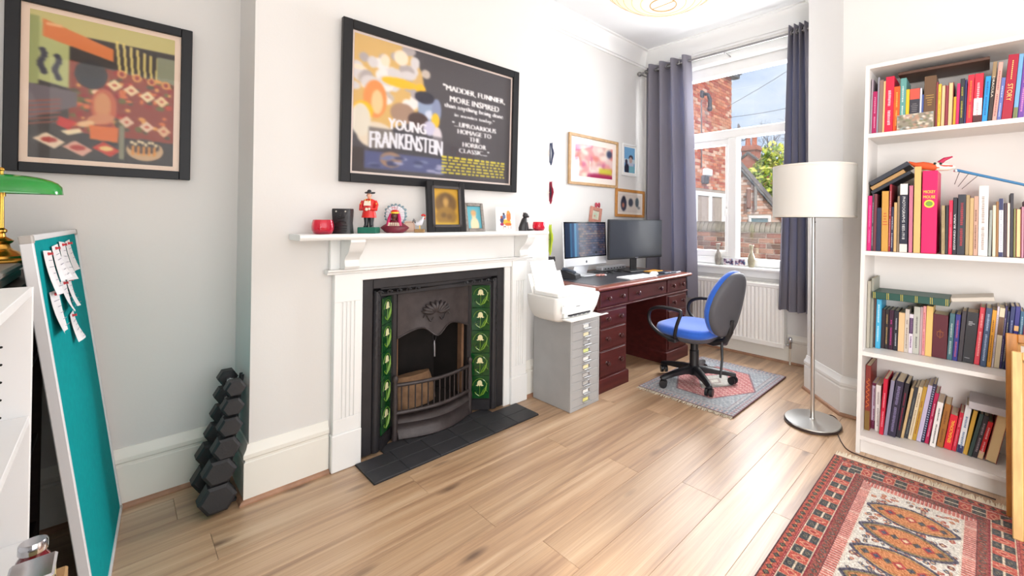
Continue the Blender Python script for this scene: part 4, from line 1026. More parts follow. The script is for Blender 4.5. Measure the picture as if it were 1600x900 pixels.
# teal pinboard leaning back on the dark bookcase
pb = thing('pinboard', 'teal felt pinboard in a white frame leaning in the corner, notes pinned on top', 'pinboard', (-2.25, .02, 0))
c0 = Vector((-2.615, .034, .004)); e = Vector((1, -.063, 0)).normalized(); top = Vector((-2.62, -.1035, 1.150)); upv = (top-c0).normalized(); upv = (upv-e*upv.dot(e)).normalized(); nn = e.cross(upv)
if nn.y < 0: nn = -nn
fr = Matrix((e, upv, nn)).transposed().to_4x4(); fr.translation = c0
BW, BH = .76, 1.155
MB(fr).box(.012, BW-.012, .012, BH-.012, -.016, -.002, 0).build('felt_panel', mat('teal_felt', rgb(6, 154, 158), .95, noise=.15, nscale=50, bump=.3, bscale=500, spec=.1), pb)
M_alu = mat('white_aluminium', rgb(226, 226, 228), .35)
MB(fr).box(0, .016, 0, BH, -.02, .003, .002).box(BW-.016, BW, 0, BH, -.02, .003, .002).box(.016, BW-.016, 0, .016, -.02, .003, .002).box(.016, BW-.016, BH-.016, BH, -.02, .003, .002).build('frame', M_alu, pb)
m = MB(fr)
for x in (0, BW-.022):
    for z in (0, BH-.022): m.box(x-.001, x+.023, z-.001, z+.023, -.021, .004, .003)
m.build('corner_cap', mat('grey_plastic', rgb(178, 172, 166), .5), pb)
notes = [(.60, 1.125, .11, .13, 3), (.475, 1.135, .10, .11, -2), (.35, 1.14, .10, .13, 4), (.24, 1.14, .09, .11, -3), (.60, 1.005, .13, .125, 3), (.44, 1.02, .09, .10, -2), (.34, 1.02, .08, .10, 4), (.385, .905, .07, .095, -4)]
for k, (u, v, w, h, a) in enumerate(notes):
    v -= .03
    desc = ['top row, nearest the frame', 'top row, second from the near frame edge', 'top row, third from the near frame edge', 'top row, farthest from the near edge', 'second row, widest', 'second row, middle', 'second row, farthest from the near edge', 'alone below the others'][k]
    t = thing('paper_note', 'white handwritten note pinned to the teal board, '+desc, 'note', fr @ Vector((u, v-h, .001)), group='notes on the pinboard')
    f2 = fr @ Matrix.Translation((u, v, .001)) @ Matrix.Rotation(R(a), 4, 'Z')
    V = []; nu, nv = 4, 7
    for j in range(nv):
        for i in range(nu):
            x = (i/(nu-1)-.5)*w; y = -h*j/(nv-1)+.01; z = .002+.012*(j/(nv-1))**2*(1+.6*math.sin(k+i))
            V.append((x, y, z))
    F = [(j*nu+i, (j+1)*nu+i, (j+1)*nu+i+1, j*nu+i+1) for j in range(nv-1) for i in range(nu-1)]
    b = len(V); V2 = V+[(x, y, z-.0004) for x, y, z in V]; F2 = F+[tuple(b+q for q in f[::-1]) for f in F]
    MB(f2).add(V2, F2).build('sheet', cmat('f4f2f4', .7), t)
    m = MB(f2)
    for q in range(5):
        y = -.02-q*h*.15; z = .0032+.012*((.01-y)/h)**2*1.6
        m.box(-w*.32, w*random.uniform(.0, .3), y, y+.0016, z, z+.0003)
    m.build('handwriting', cmat('9a98aa', .7), t)
    MB(f2).lathe([(.0045, 0), (.0045, .003), (.003, .006), (.005, .010), (1e-5, .011)], (0, 0, .002), 10).build('pin', cmat('c23038', .3), t, smooth=50)

# jars at the very bottom left, on a low box
cb = thing('cardboard_box', 'cardboard box on the floor beneath the jars at the bottom left edge', 'box', (-1.12, -.064, 0))
boxo('carton', cmat('a88458', .8), cb, -1.200, -1.050, -.1065, -.048, .0005, .588, .003); boxo('tape', cmat('c8a878', .4), cb, -1.13, -1.10, -.1068, -.0475, .30, .5884, 0)
t = thing('sauce_jar', 'glass jar of dark red sauce with metal lid at bottom left corner', 'jar', (-1.172, -.085, .589))
MB().lathe([(.017, 0), (.0185, .003), (.0185, .045), (.0145, .052), (.0145, .056)], (-1.172, -.085, .589), 18).build('jar_body', mat('dark_red_glass', rgb(112, 20, 30), .1, coat=.5), t, smooth=40)
MB().lathe([(.0162, .056), (.0165, .058), (.0165, .070), (.015, .073), (1e-5, .073)], (-1.172, -.085, .589), 18).build('lid', M_chrome, t, smooth=40)
t = thing('cream_tin', 'cream coloured tin with a dark emblem at the bottom left corner', 'tin', (-1.10, -.08, .589))
MB().box(-1.135, -1.068, -.104, -.058, .589, .644, .006).build('tin_body', cmat('d8cc94', .35), t)
MB().box(-1.137, -1.066, -.1055, -.0565, .644, .651, .003).build('lid', M_chrome, t)
MB().ball((-1.10, -.0575, .620), .010, 10, 8, sy=.1).build('emblem', cmat('3a2824', .5), t)

# ================================================================== dumbbell tower
M_rub = mat('black_rubber', rgb(40, 40, 43), .55, bump=.2, bscale=150)
sizes = ['largest, at the bottom', 'second from the bottom', 'third from the bottom', 'third from the top', 'second from the top', 'smallest, at the top']
spec = [(.294, .0665, .062), (.300, .170, .055), (.320, .257, .048), (.332, .340, .042), (.340, .418, .039), (.348, .492, .036)]
tw = thing('dumbbell_tower', 'slim black upright rack holding dumbbells in the alcove corner', 'rack', (-2.40, .33, 0))
m = MB()
for x in (-2.415, -2.385):
    m.tube([(x, .335, .008), (x, .350, .17), (x, .384, .52)], .006, 8)
m.box(-2.46, -2.345, .30, .39, .0005, .010, .003)
m.build('uprights', M_rub, tw, smooth=40)
for k, (y, z, r) in enumerate(spec):
    L_ = .062+r*.75
    d = thing('dumbbell', 'black rubber hex dumbbell on the corner rack, '+sizes[k], 'dumbbell', (-2.40, y, z-r*.866), group='hex dumbbells in the rack')
    xf, xb = -2.272-.004*k, -2.272-.004*k-2*L_-.055
    for (xa, xe, sgn) in ((xf-L_*.62, xf, 1), (xb, xb+L_*.62, -1)):
        rings = []
        for (x, rr) in ((xa, .82*r), (xa+.006, r), (xe-.008, r), (xe, .80*r)) if sgn > 0 else ((xa, .80*r), (xa+.008, r), (xe-.006, r), (xe, .82*r)):
            rings.append([(x, y+rr*math.cos(PI/3*q), z+rr*math.sin(PI/3*q)) for q in range(6)])
        MB().loft(rings).build('hex_head', M_rub, d)
    xm = [xb+L_*.62, (xb+xf)/2-.02, (xb+xf)/2+.02, xf-L_*.62]
    MB().tube([(xx, y, z) for xx in xm], [.011, .0145, .0145, .011], 12).build('handle', M_chrome, d, smooth=50)
    mm = MB().box(xb+L_*.64, xf-L_*.64, y-.010, y+.042, z-.022, z-.0150, .001); mm.build('cradle', M_rub, tw)

# ================================================================== desk
M_mah = mat('mahogany', rgb(84, 34, 32), .38, noise=.55, nscale=6, stretch=(3, .6, 6), spec=.4)
M_mahtop = mat('mahogany_edge', rgb(140, 74, 56), .3, noise=.4, nscale=6, stretch=(3, .6, 6), coat=.3)
M_knob = mat('turned_mahogany', rgb(66, 26, 24), .3, coat=.15)
DKX0, DKX1, DKY0, DKY1 = -2.728, -1.948, 2.235, 3.490
dsk = thing('pedestal_desk', 'dark mahogany pedestal desk with black leather top', 'desk', (-2.33, 2.86, 0))
tp = MB(); tp.sweep([(DKX0, DKY0), (DKX1, DKY0), (DKX1, DKY1), (DKX0, DKY1)], [(0, .712), (.004, .712), (0, .716), (-.004, .72), (-.006, .728), (-.002, .736), (.006, .74), (.03, .7405), (.03, .712)], closed=True)
tp.box(DKX0+.02, DKX1-.02, DKY0+.02, DKY1-.02, .712, .7398)
dt = tp.build('desk_top', M_mahtop, dsk, smooth=30)
MB().box(DKX0+.07, DKX1-.07, DKY0+.07, DKY1-.07, .7395, .7412, .0005).build('leather_inset', mat('black_leather', rgb(48, 50, 58), .38, noise=.3, nscale=12, bump=.2, bscale=220), dt)
XP = -1.982
boxo('drawer_frame', M_mah, dsk, -2.70, XP, DKY0+.03, DKY1-.03, .585, .712, .002)
MB().sweep([(-2.70, DKY0+.026), (XP-.004, DKY0+.026), (XP-.004, DKY1-.026), (-2.70, DKY1-.026)][::-1], [(0, .575), (.012, .578), (.014, .584), (.008, .590), (0, .592)]).build('waist_moulding', M_mah, dsk, smooth=40)
def drawer(y0, y1, z0, z1, knobs):
    d = MB().box(XP, XP+.010, y0, y1, z0, z1, .0012).build('drawer', M_mah, dsk)
    MB().box(XP-.0005, XP+.003, y0-.004, y1+.004, z0-.004, z1+.004, .0004).build('cock_bead', M_knob, d)
    for y in knobs:
        zc = (z0+z1)/2
        Mx = Matrix.Translation((XP+.010, y, zc)) @ Matrix.Rotation(PI/2, 4, 'Y')
        MB().lathe([(.012, 0), (.009, .004), (.007, .010), (.013, .016), (.017, .022), (.016, .028), (.009, .032), (1e-5, .033)], n=14, M=Mx).build('knob', M_knob, d, smooth=50)
drawer(2.285, 2.590, .600, .700, (2.36, 2.515)); drawer(2.610, 3.120, .600, .700, (2.71, 3.02)); drawer(3.140, 3.440, .600, .700, (3.215, 3.365))
for (ya, yb) in ((2.262, 2.590), (3.140, 3.463)):
    boxo('pedestal', M_mah, dsk, -2.68, XP, ya, yb, .05, .585, .002)
    MB().sweep([(-2.685, ya), (XP, ya), (XP, yb), (-2.685, yb)][::-1], [(-.002, .001), (.014, .001), (.014, .088), (.008, .096), (-.002, .100)]).build('plinth', M_mah, dsk, smooth=40)
    for (z0, z1) in ((.455, .560), (.300, .435), (.115, .280)): drawer(ya+.025, yb-.022, z0, z1, (ya+.09, yb-.09))
boxo('modesty_panel', M_mah, dsk, -2.66, -2.64, 2.590, 3.140, .10, .585, .001)
ZT = .7415
# ---- silver all-in-one computer
M_sil = mat('anodised_aluminium', rgb(218, 219, 222), .3, .35)
ic = thing('silver_computer', 'silver all-in-one desktop computer on the desk, brick reflection painted on its screen', 'computer', (-2.52, 2.67, ZT))
fr = Matrix.Translation((-2.462, 2.668, .822)) @ Matrix.Rotation(R(-3), 4, 'Y')
W2 = .258
MB(fr).box(-.022, 0, -W2, W2, 0, .365, .006).build('housing', M_sil, ic)
MB(fr).box(-.001, .0015, -W2+.001, W2-.001, .070, .364, .001).build('bezel', mat('screen_black', rgb(14, 14, 18), .1), ic)
cv = Canvas(120, 68, (30, 44, 66))  # dark screen with the reflection of a brick wall painted in
for r_ in range(14):
    for k in range(9):
        x = .30+k*.09+(.045 if r_ % 2 else 0); cv.rect(x, r_/14+.01, x+.08, (r_+1)/14-.008, random.choice([(66, 56, 66), (82, 66, 70), (58, 60, 74), (74, 70, 84), (50, 46, 58), (90, 74, 74)]))
for x0, x1, c in ((0, .12, (22, 34, 54)), (.12, .16, (40, 80, 110)), (.16, .22, (24, 52, 84)), (.22, .27, (64, 110, 140)), (.27, .32, (40, 70, 100))): cv.rect(x0, 0, x1, 1, c)
cv.rect(.5, .3, .8, .32, (110, 100, 90)); cv.ell(.75, .9, .03, .04, (14, 14, 20)); cv.blur(1)
sm = attr_mat('screen_reflection', .12, spec=.5)
nt = sm.node_tree; bb = nt.nodes['Principled BSDF']; at = [n for n in nt.nodes if n.type == 'ATTRIBUTE'][0]
nt.links.new(at.outputs['Color'], bb.inputs['Emission Color']); bb.inputs['Emission Strength'].default_value = .35
r3 = fr.to_3x3()
grid_print('screen', cv, fr @ Vector((.0018, -W2+.014, .352)), r3 @ Vector((0, 1, 0)), r3 @ Vector((0, 0, -1)), 2*W2-.028, .272, sm, ic)
m = MB(fr).ball((.0005, 0, .033), .010, 14, 8, sx=.1, sz=1.05).tube([(.001, .001, .043), (.001, .004, .049)], [.002, .0006], 6)
m.build('fruit_emblem', mat('dark_emblem', rgb(60, 62, 68), .3), ic, smooth=60)
MB().add([(-2.484, 2.668-.09, .90), (-2.484, 2.668+.09, .90), (-2.545, 2.668+.09, ZT+.004), (-2.545, 2.668-.09, ZT+.004), (-2.490, 2.668-.09, .90), (-2.490, 2.668+.09, .90), (-2.552, 2.668+.09, ZT+.004), (-2.552, 2.668-.09, ZT+.004)],
         [(0, 1, 2, 3), (7, 6, 5, 4), (0, 3, 7, 4), (1, 5, 6, 2), (0, 4, 5, 1), (3, 2, 6, 7)]).box(-2.575, -2.40, 2.668-.095, 2.668+.095, ZT, ZT+.005, .002).build('stand', M_sil, ic)
# ---- black monitor
mo = thing('black_monitor', 'large black flat monitor beside the curtain on the desk', 'monitor', (-2.35, 3.2, ZT))
pL, pR = Vector((-2.404, 2.886, 0)), Vector((-2.274, 3.520, 0)); d = (pR-pL); wM = d.length; d.normalize(); nM = Vector((d.y, -d.x, 0))
fr = Matrix((nM, d, Vector((0, 0, 1)))).transposed().to_4x4(); fr.translation = (pL+pR)/2+Vector((0, 0, .858))
M_bp = mat('black_plastic', rgb(28, 28, 32), .35)
MB(fr).box(-.03, 0, -wM/2, wM/2, 0, .352, .006).box(-.055, -.028, -wM*.3, wM*.3, .05, .30, .02).build('housing', M_bp, mo)
MB(fr).box(-.001, .0012, -wM/2+.010, wM/2-.010, .018, .342, .0005).build('screen', mat('dark_glossy_screen', rgb(50, 54, 62), .22, spec=.6), mo)
MB(fr).box(.0002, .0012, .0-.018, .018, .006, .011, 0).build('maker_badge', cmat('8c8c94', .4), mo)
MB(fr).box(-.06, -.035, -.035, .035, -.1135, .10, .004).box(-.13, .055, -.12, .12, -.1160, -.106, .004).build('stand', M_bp, mo)
# ---- small things on the desk
kb = thing('white_keyboard', 'slim white keyboard near the front edge of the desk', 'keyboard', (-2.08, 2.85, ZT))
fr = Matrix.Translation((-2.085, 2.858, ZT)) @ Matrix.Rotation(R(-4), 4, 'Z')
MB(fr).box(-.075, .075, -.165, .165, 0, .012, .004).build('body', cmat('eeeef2', .4), kb)
m = MB(fr)
for r_ in range(5):
    for k in range(14): m.box(-.062+r_*.0245, -.042+r_*.0245, -.155+k*.0222, -.136+k*.0222, .0118, .0145, .001)
m.build('keys', cmat('f6f6f8', .4), kb, kind='stuff')
ms = thing('white_mouse', 'white computer mouse on the leather beside the keyboard', 'mouse', (-2.095, 3.115, ZT))
MB().lathe([(.03, 0), (.031, .006), (.027, .018), (.016, .026), (1e-5, .028)], (-2.095, 3.115, ZT), 20, sx=.95, sy=1.75).build('shell', cmat('f2f2f4', .25), ms, smooth=60)
MB().box(-2.115, -2.075, 3.114, 3.116, ZT+.0275, ZT+.0285).build('button_seam', cmat('b8b8c0', .4), ms)
t = thing('yellow_notepad', 'yellow notepad on the desk in front of the black monitor', 'notepad', (-2.22, 3.31, ZT))
boxo('pad', cmat('dca040', .7), t, -2.275, -2.175, 3.22, 3.38, ZT, ZT+.008, .001); boxo('binding', cmat('a87428', .6), t, -2.276, -2.263, 3.219, 3.381, ZT, ZT+.0095, .001)
t = thing('dark_wallet', 'dark blue wallet lying near the far front corner of desk', 'wallet', (-2.10, 3.31, ZT))
boxo('leather', cmat('3a4050', .4), t, -2.15, -2.06, 3.235, 3.325, ZT, ZT+.009, .003); boxo('card', cmat('d8d8e4', .4), t, -2.145, -2.065, 3.30, 3.350, ZT+.0005, ZT+.003, .0005)
t = thing('white_phone', 'pale phone lying flat at the far end of the desk front', 'phone', (-2.06, 3.41, ZT))
boxo('case', cmat('c8ccd8', .3), t, -2.10, -2.03, 3.375, 3.455, ZT, ZT+.008, .003); boxo('glass', cmat('5a6070', .1), t, -2.097, -2.033, 3.379, 3.451, ZT+.008, ZT+.0086, 0)
t = thing('usb_hub', 'long silver hub box on desk between the two screens', 'hub', (-2.60, 3.15, ZT))
boxo('body', M_sil, t, -2.645, -2.565, 2.99, 3.34, ZT, ZT+.034, .006)
m = MB()
for k in range(7): m.box(-2.566, -2.5640, 3.02+k*.043, 3.045+k*.043, ZT+.011, ZT+.020)
m.build('ports', M_bp, t)
t = thing('reading_glasses', 'black framed reading glasses lying folded in front of silver computer', 'glasses', (-2.36, 2.85, ZT))
m = MB()
for s in (-1, 1): m.tube([(-2.36+.012*math.sin(a), 2.85+s*.034+.027*math.cos(a), ZT+.020+.017*math.sin(a)) for a in np.linspace(0, 2*PI, 16, endpoint=False)], .0028, 6, closed=True)
m.tube([(-2.36, 2.843, ZT+.026), (-2.36, 2.857, ZT+.026)], .0025, 6)
m.build('rims', M_bp, t, smooth=60)
m = MB()
for s in (-1, 1): m.tube([(-2.36, 2.85+s*.062, ZT+.026), (-2.42, 2.85+s*.055, ZT+.02), (-2.50, 2.85+s*.045, ZT+.006)], .0026, 6)
m.build('temples', M_bp, t, smooth=60)
t = thing('black_cable', 'looped black cable on desk in front of the silver computer', 'cable', (-2.40, 2.92, ZT))
MB().tube([(-2.40+.05*math.sin(a*1.0), 2.86+.035*a*.5+.05*math.cos(a), ZT+.006+.012*abs(math.sin(a*.5))) for a in np.linspace(0, 9, 50)], .0042, 6).build('lead', M_bp, t, smooth=60)
t = thing('crumpled_tissue', 'small pink and white crumpled wrapper under silver computer', 'wrapper', (-2.34, 2.70, ZT))
m = MB()
for k in range(7): m.ball((-2.34+random.uniform(-.02, .02), 2.70+random.uniform(-.035, .035), ZT+.010), random.uniform(.009, .014), 7, 5, sz=.7)
m.build('foil', cmat('d89a90', .5), t)
MB().ball((-2.325, 2.75, ZT+.007), .012, 7, 5, sz=.5).ball((-2.35, 2.765, ZT+.007), .011, 7, 5, sz=.5).build('tissue', cmat('e8e2e4', .7), t)
t = thing('desk_phone', 'black desk phone base behind the printer at desk corner', 'telephone', (-2.50, 2.42, ZT))
fr = Matrix.Translation((-2.44, 2.455, ZT)) @ Matrix.Rotation(R(20), 4, 'Z')
MB(fr).add([(-.07, -.05, 0), (.07, -.05, 0), (.07, .05, 0), (-.07, .05, 0), (-.065, -.046, .065), (.065, -.046, .028), (.065, .046, .028), (-.065, .046, .065)], [(3, 2, 1, 0), (4, 5, 6, 7), (0, 1, 5, 4), (1, 2, 6, 5), (2, 3, 7, 6), (3, 0, 4, 7)]).build('base', M_bp, t)
MB(fr).tube([(-.055, -.03, .068), (-.02, -.03, .070), (.03, -.03, .056), (.055, -.03, .045)], [.014, .011, .011, .014], 10).build('handset', cmat('4a5260', .3), t, smooth=50)
m = MB(fr)
for i in range(4):
    for j in range(3): m.box(-.02+i*.018, -.008+i*.018, .0+j*.014, .010+j*.014, .042-i*.0052, .050-i*.0052, .001)
m.build('buttons', cmat('9aa0aa', .4), t)
t = thing('webcam', 'black webcam on a small stand behind the printer paper', 'webcam', (-2.52, 2.36, ZT))
wx, wy = -2.55, 2.335
MB().lathe([(.035, 0), (.036, .004), (.012, .010), (.006, .014), (.006, .115)], (wx, wy, ZT), 14).build('stand', M_bp, t, smooth=40)
MB().tube([(wx-.03, wy-.02, ZT+.142), (wx, wy, ZT+.142), (wx+.02, wy+.014, ZT+.142)], [.024, .027, .024], 14).tube([(wx-.012, wy+.02, ZT+.146), (wx+.006, wy+.046, ZT+.148)], .020, 12).build('camera_head', M_bp, t, smooth=40)
MB().tube([(wx+.0201, wy+.0141, ZT+.142), (wx+.025, wy+.0176, ZT+.142)], .014, 14).build('lens', cmat('30343c', .05), t, smooth=40)
MB().ball((wx+.006, wy+.003, ZT+.095), .010, 10, 8).tube([(wx, wy, ZT+.095), (wx+.025, wy, ZT+.085)], .004, 6).build('red_clip', cmat('8a2a34', .4), t, smooth=60)

# ================================================================== filing cabinet and printer
M_cab = mat('grey_steel_enamel', rgb(172, 172, 172), .42, noise=.12, nscale=8)
CX0, CX1, CY0, CY1, CH_ = -2.262, -1.906, 1.926, 2.196, .582
fc = thing('filing_cabinet', 'narrow grey steel ten-drawer filing cabinet under the printer', 'filing cabinet', (-2.08, 2.06, 0))
MB().box(CX0, CX1-.004, CY0, CY1, .001, CH_, .003).build('carcass', M_cab, fc)
MB().box(CX1-.006, CX1, CY0, CY1, .001, .022, .001).box(CX1-.006, CX1, CY0, CY1, .545, CH_, .001).box(CX1-.006, CX1, CY0, CY0+.012, .02, .547, .001).box(CX1-.006, CX1, CY1-.012, CY1, .02, .547, .001).build('front_frame', M_cab, fc)
MB().box(CX1-.009, CX1-.0065, CY0+.011, CY1-.011, .021, .546, 0).build('gap_shade', cmat('55575a', .7), fc)  # dark plate standing in for the shade between drawers
text_mb('LYNC', (CX1+.0006, CY0+.055, .563), (0, 1, 0), (0, 0, 1), .05, .012).build('stencilled_lettering', cmat('5c5a58', .6), fc)
for k in range(10):
    z0 = .023+k*.0522
    d_ = MB().box(CX1-.012, CX1-.0005, CY0+.013, CY1-.013, z0+.001, z0+.0490, .0012).build('drawer', M_cab, fc)
    yc = (CY0+CY1)/2+.005; zc = z0+.026
    MB().box(CX1-.001, CX1+.002, yc-.034, yc+.034, zc-.013, zc+.016, .001).box(CX1, CX1+.016, yc-.030, yc+.036, zc-.013, zc-.009, .0015).box(CX1, CX1+.003, yc-.034, yc+.034, zc+.012, zc+.016, .001).build('handle', mat('dull_chrome', rgb(176, 176, 178), .38, .9), d_)
    MB().box(CX1+.0018, CX1+.0026, yc-.028, yc+.020, zc-.008, zc+.012, 0).build('label_card', cmat(['e6e08c', 'ecebe6', 'b8b4b0', 'c0bcb8', 'ece0b0', 'e8e6e0', 'd8de90', 'a8a6a4', 'e4dcb8', 'ecebe6'][k], .7), d_)
pt = thing('printer', 'white all-in-one printer with paper in its tray on the filing cabinet', 'printer', (-2.03, 1.97, CH_))
M_pr = mat('white_printer_plastic', rgb(238, 237, 234), .4)
PY0, PY1 = 1.765, 2.165
def rrect(x0, x1, y0, y1, r, z, n=5):
    pts = []
    for (cx, cy, a0) in ((x1-r, y1-r, 0), (x0+r, y1-r, PI/2), (x0+r, y0+r, PI), (x1-r, y0+r, 3*PI/2)):
        for k in range(n): a = a0+PI/2*k/(n-1); pts.append((cx+r*math.cos(a), cy+r*math.sin(a), z))
    return pts
rings = [rrect(-2.10, -1.905, 1.815, 2.10, .03, CH_+.001), rrect(-2.125, -1.885, 1.79, 2.125, .035, CH_+.018), rrect(-2.15, -1.872, 1.772, 2.15, .035, CH_+.07), rrect(-2.155, -1.862, PY0, 2.165, .03, CH_+.140), rrect(-2.155, -1.865, PY0+.002, 2.162, .03, CH_+.152)]
MB().loft(rings).build('body', M_pr, pt, smooth=40)
MB().box(-1.90, -1.858, 1.82, 2.07, CH_+.030, CH_+.108, .004).build('output_bay', cmat('dfe0de', .4), pt)
MB().box(-1.859, -1.8565, 1.85, 2.05, CH_+.038, CH_+.048, 0).build('paper_slot', cmat('1c1c20', .5), pt)
m = MB()
for k in range(5): m.box(-1.8575, -1.853, 1.865+k*.038, 1.885+k*.038, CH_+.036, CH_+.044)
m.build('rollers', cmat('3a3a40', .5), pt)
MB().box(-1.8585, -1.8565, 1.80, 2.06, CH_+.062, CH_+.105, 0).build('front_panel', cmat('e8ecec', .25), pt)
MB().box(-1.8568, -1.8562, 1.92, 1.955, CH_+.088, CH_+.094, 0).build('maker_badge', cmat('a0a4a8', .4), pt)
MB().box(-1.87, -1.79, 1.81, 2.10, CH_+.020, CH_+.028, .002).box(-1.80, -1.78, 1.95, 2.14, CH_+.024, CH_+.029, .002).build('output_tray', M_pr, pt)
MB().box(-2.11, -1.885, PY0+.03, 2.135, CH_+.152, CH_+.176, .005).build('scanner_lid', M_pr, pt)
fr = Matrix.Translation((-2.115, 0, CH_+.140)) @ Matrix.Rotation(R(-22), 4, 'Y')
MB(fr).box(-.012, -.006, 1.80, 2.09, 0, .145, .002).build('paper_support', M_pr, pt)
MB(fr).box(-.005, .002, 1.832, 2.045, 0, .222, 0).build('paper', cmat('f6f6f6', .7), pt)
MB(fr).box(-.004, .012, 1.815, 1.828, 0, .06, .002).build('paper_guide', M_pr, pt)

# ================================================================== office chair
CCX, CCY = -1.600, 2.920
ch = thing('office_chair', 'blue fabric swivel office chair with loop arms and black star base', 'chair', (CCX, CCY, 0.012))
G = .0125   # stands on the small rug
CHF = Matrix.Translation((CCX, CCY, 0)) @ Matrix.Rotation(R(176), 4, 'Z')   # local +x = forward
M_blue = mat('royal_blue_fabric', rgb(28, 92, 196), .8, noise=.12, nscale=60, bump=.25, bscale=400, sheen=.4)
M_shell = mat('charcoal_plastic', rgb(84, 84, 90), .55)
def sup(a, b, n, e, z, cx=0, cy=0):
    out = []
    for k in range(n):
        t_ = 2*PI*k/n; c_, s_ = math.cos(t_), math.sin(t_)
        out.append((cx+a*math.copysign(abs(c_)**e, c_), cy+b*math.copysign(abs(s_)**e, s_), z))
    return out
SZ = .375
rings = [sup(.20, .21, 36, .6, SZ, .02), sup(.222, .228, 36, .6, SZ+.012, .02), sup(.23, .235, 36, .6, SZ+.035, .02), sup(.224, .228, 36, .62, SZ+.058, .018), sup(.19, .19, 36, .7, SZ+.068, .01), sup(.08, .08, 36, .9, SZ+.066, .0)]
MB(CHF).loft(rings).build('seat', M_blue, ch, smooth=60)
MB(CHF).loft([sup(.17, .18, 36, .7, SZ-.035, .01), sup(.205, .213, 36, .6, SZ-.012, .02), sup(.212, .22, 36, .6, SZ+.010, .02)]).build('seat_pan', M_shell, ch, smooth=60)
# backrest
BKF = CHF @ Matrix.Translation((-.235, 0, .395)) @ Matrix.Rotation(R(-13), 4, 'Y')
def back_outline(s, x):
    pts = []
    for k in range(40):
        a = 2*PI*k/40; c_, s_ = math.cos(a), math.sin(a)
        zz = .235+.235*math.copysign(abs(s_)**.75, s_)
        w = .205*(1-.30*max(0, (zz-.22)/.25)**1.5-.16*max(0, (.16-zz)/.16))
        yy = w*math.copysign(abs(c_)**.75, c_)
        pts.append((x-.03*(yy/.2)**2*-1, yy*s, .235+(zz-.235)*s))
    return pts
MB(BKF).loft([back_outline(.90, -.004), back_outline(1.0, .012), back_outline(1.0, .036), back_outline(.93, .052), back_outline(.55, .060)]).build('back_cushion', M_blue, ch, smooth=60)
MB(BKF).loft([back_outline(.60, -.044), back_outline(.90, -.034), back_outline(.985, -.018), back_outline(.985, .006)]).build('back_shell', M_shell, ch, smooth=60)
MB(CHF).tube([(-.03, 0, SZ-.035), (-.16, 0, SZ-.045), (-.25, 0, SZ-.01), (-.285, 0, SZ+.06), (-.30, 0, SZ+.14)], [.022, .022, .024, .024, .018], 10).build('back_bracket', M_bp, ch, smooth=50)
MB(CHF).tube([(-.235, .02, SZ-.02), (-.255, .05, .25), (-.262, .085, .13)], [.011, .009, .008], 8).build('tilt_lever', M_bp, ch, smooth=50)
m = MB(CHF).tube([(-.20, -.03, SZ-.035), (-.20, -.085, SZ-.045)], [.020, .026], 12).tube([(-.13, -.02, SZ-.04), (-.12, -.11, SZ-.05)], [.006, .006], 8).ball((-.12, -.125, SZ-.052), .020, 12, 8, sy=1.3, sz=.7)
m.build('adjuster_knobs', M_bp, ch, smooth=50)
for s in (-1, 1):
    pts = [(.02, .205, SZ-.012), (-.005, .255, SZ+.02), (-.03, .268, SZ+.10), (-.065, .270, SZ+.190), (-.045, .270, SZ+.205), (.02, .270, SZ+.210), (.12, .268, SZ+.205), (.20, .262, SZ+.175), (.225, .258, SZ+.12), (.20, .258, SZ+.06), (.12, .252, SZ+.01), (.04, .235, SZ-.015)]
    P = [Vector((a, s*b, c)) for a, b, c in pts]; Q = []
    for i in range(len(P)-1):
        p0, p1, p2, p3 = P[max(i-1, 0)], P[i], P[i+1], P[min(i+2, len(P)-1)]
        for q in range(4):
            u = q/4; Q.append(.5*((2*p1)+(p2-p0)*u+(2*p0-5*p1+4*p2-p3)*u*u+(3*p1-p0-3*p2+p3)*u**3))
    Q.append(P[-1])
    MB(CHF).tube(Q, .0125, 10).build('armrest', M_bp, ch, smooth=60)
    MB(CHF).box(.0, .07, s*.19, s*.245, SZ-.035, SZ-.005, .006).build('arm_bracket', M_bp, ch)
MB(CHF).lathe([(.034, .09+G), (.036, .14), (.034, .15), (.034, .245), (.028, .25), (.028, .30), (.026, .345)], (0, 0, 0), 20).build('gas_column', M_bp, ch, smooth=40)
MB(CHF).box(-.09, .09, -.075, .075, .325, .345, .006).build('mechanism_plate', M_bp, ch)
MB(CHF).lathe([(.03, .055+G), (.048, .06+G), (.052, .085+G), (.045, .115+G), (.036, .125+G)], (0, 0, 0), 20).build('hub', M_bp, ch, smooth=40)
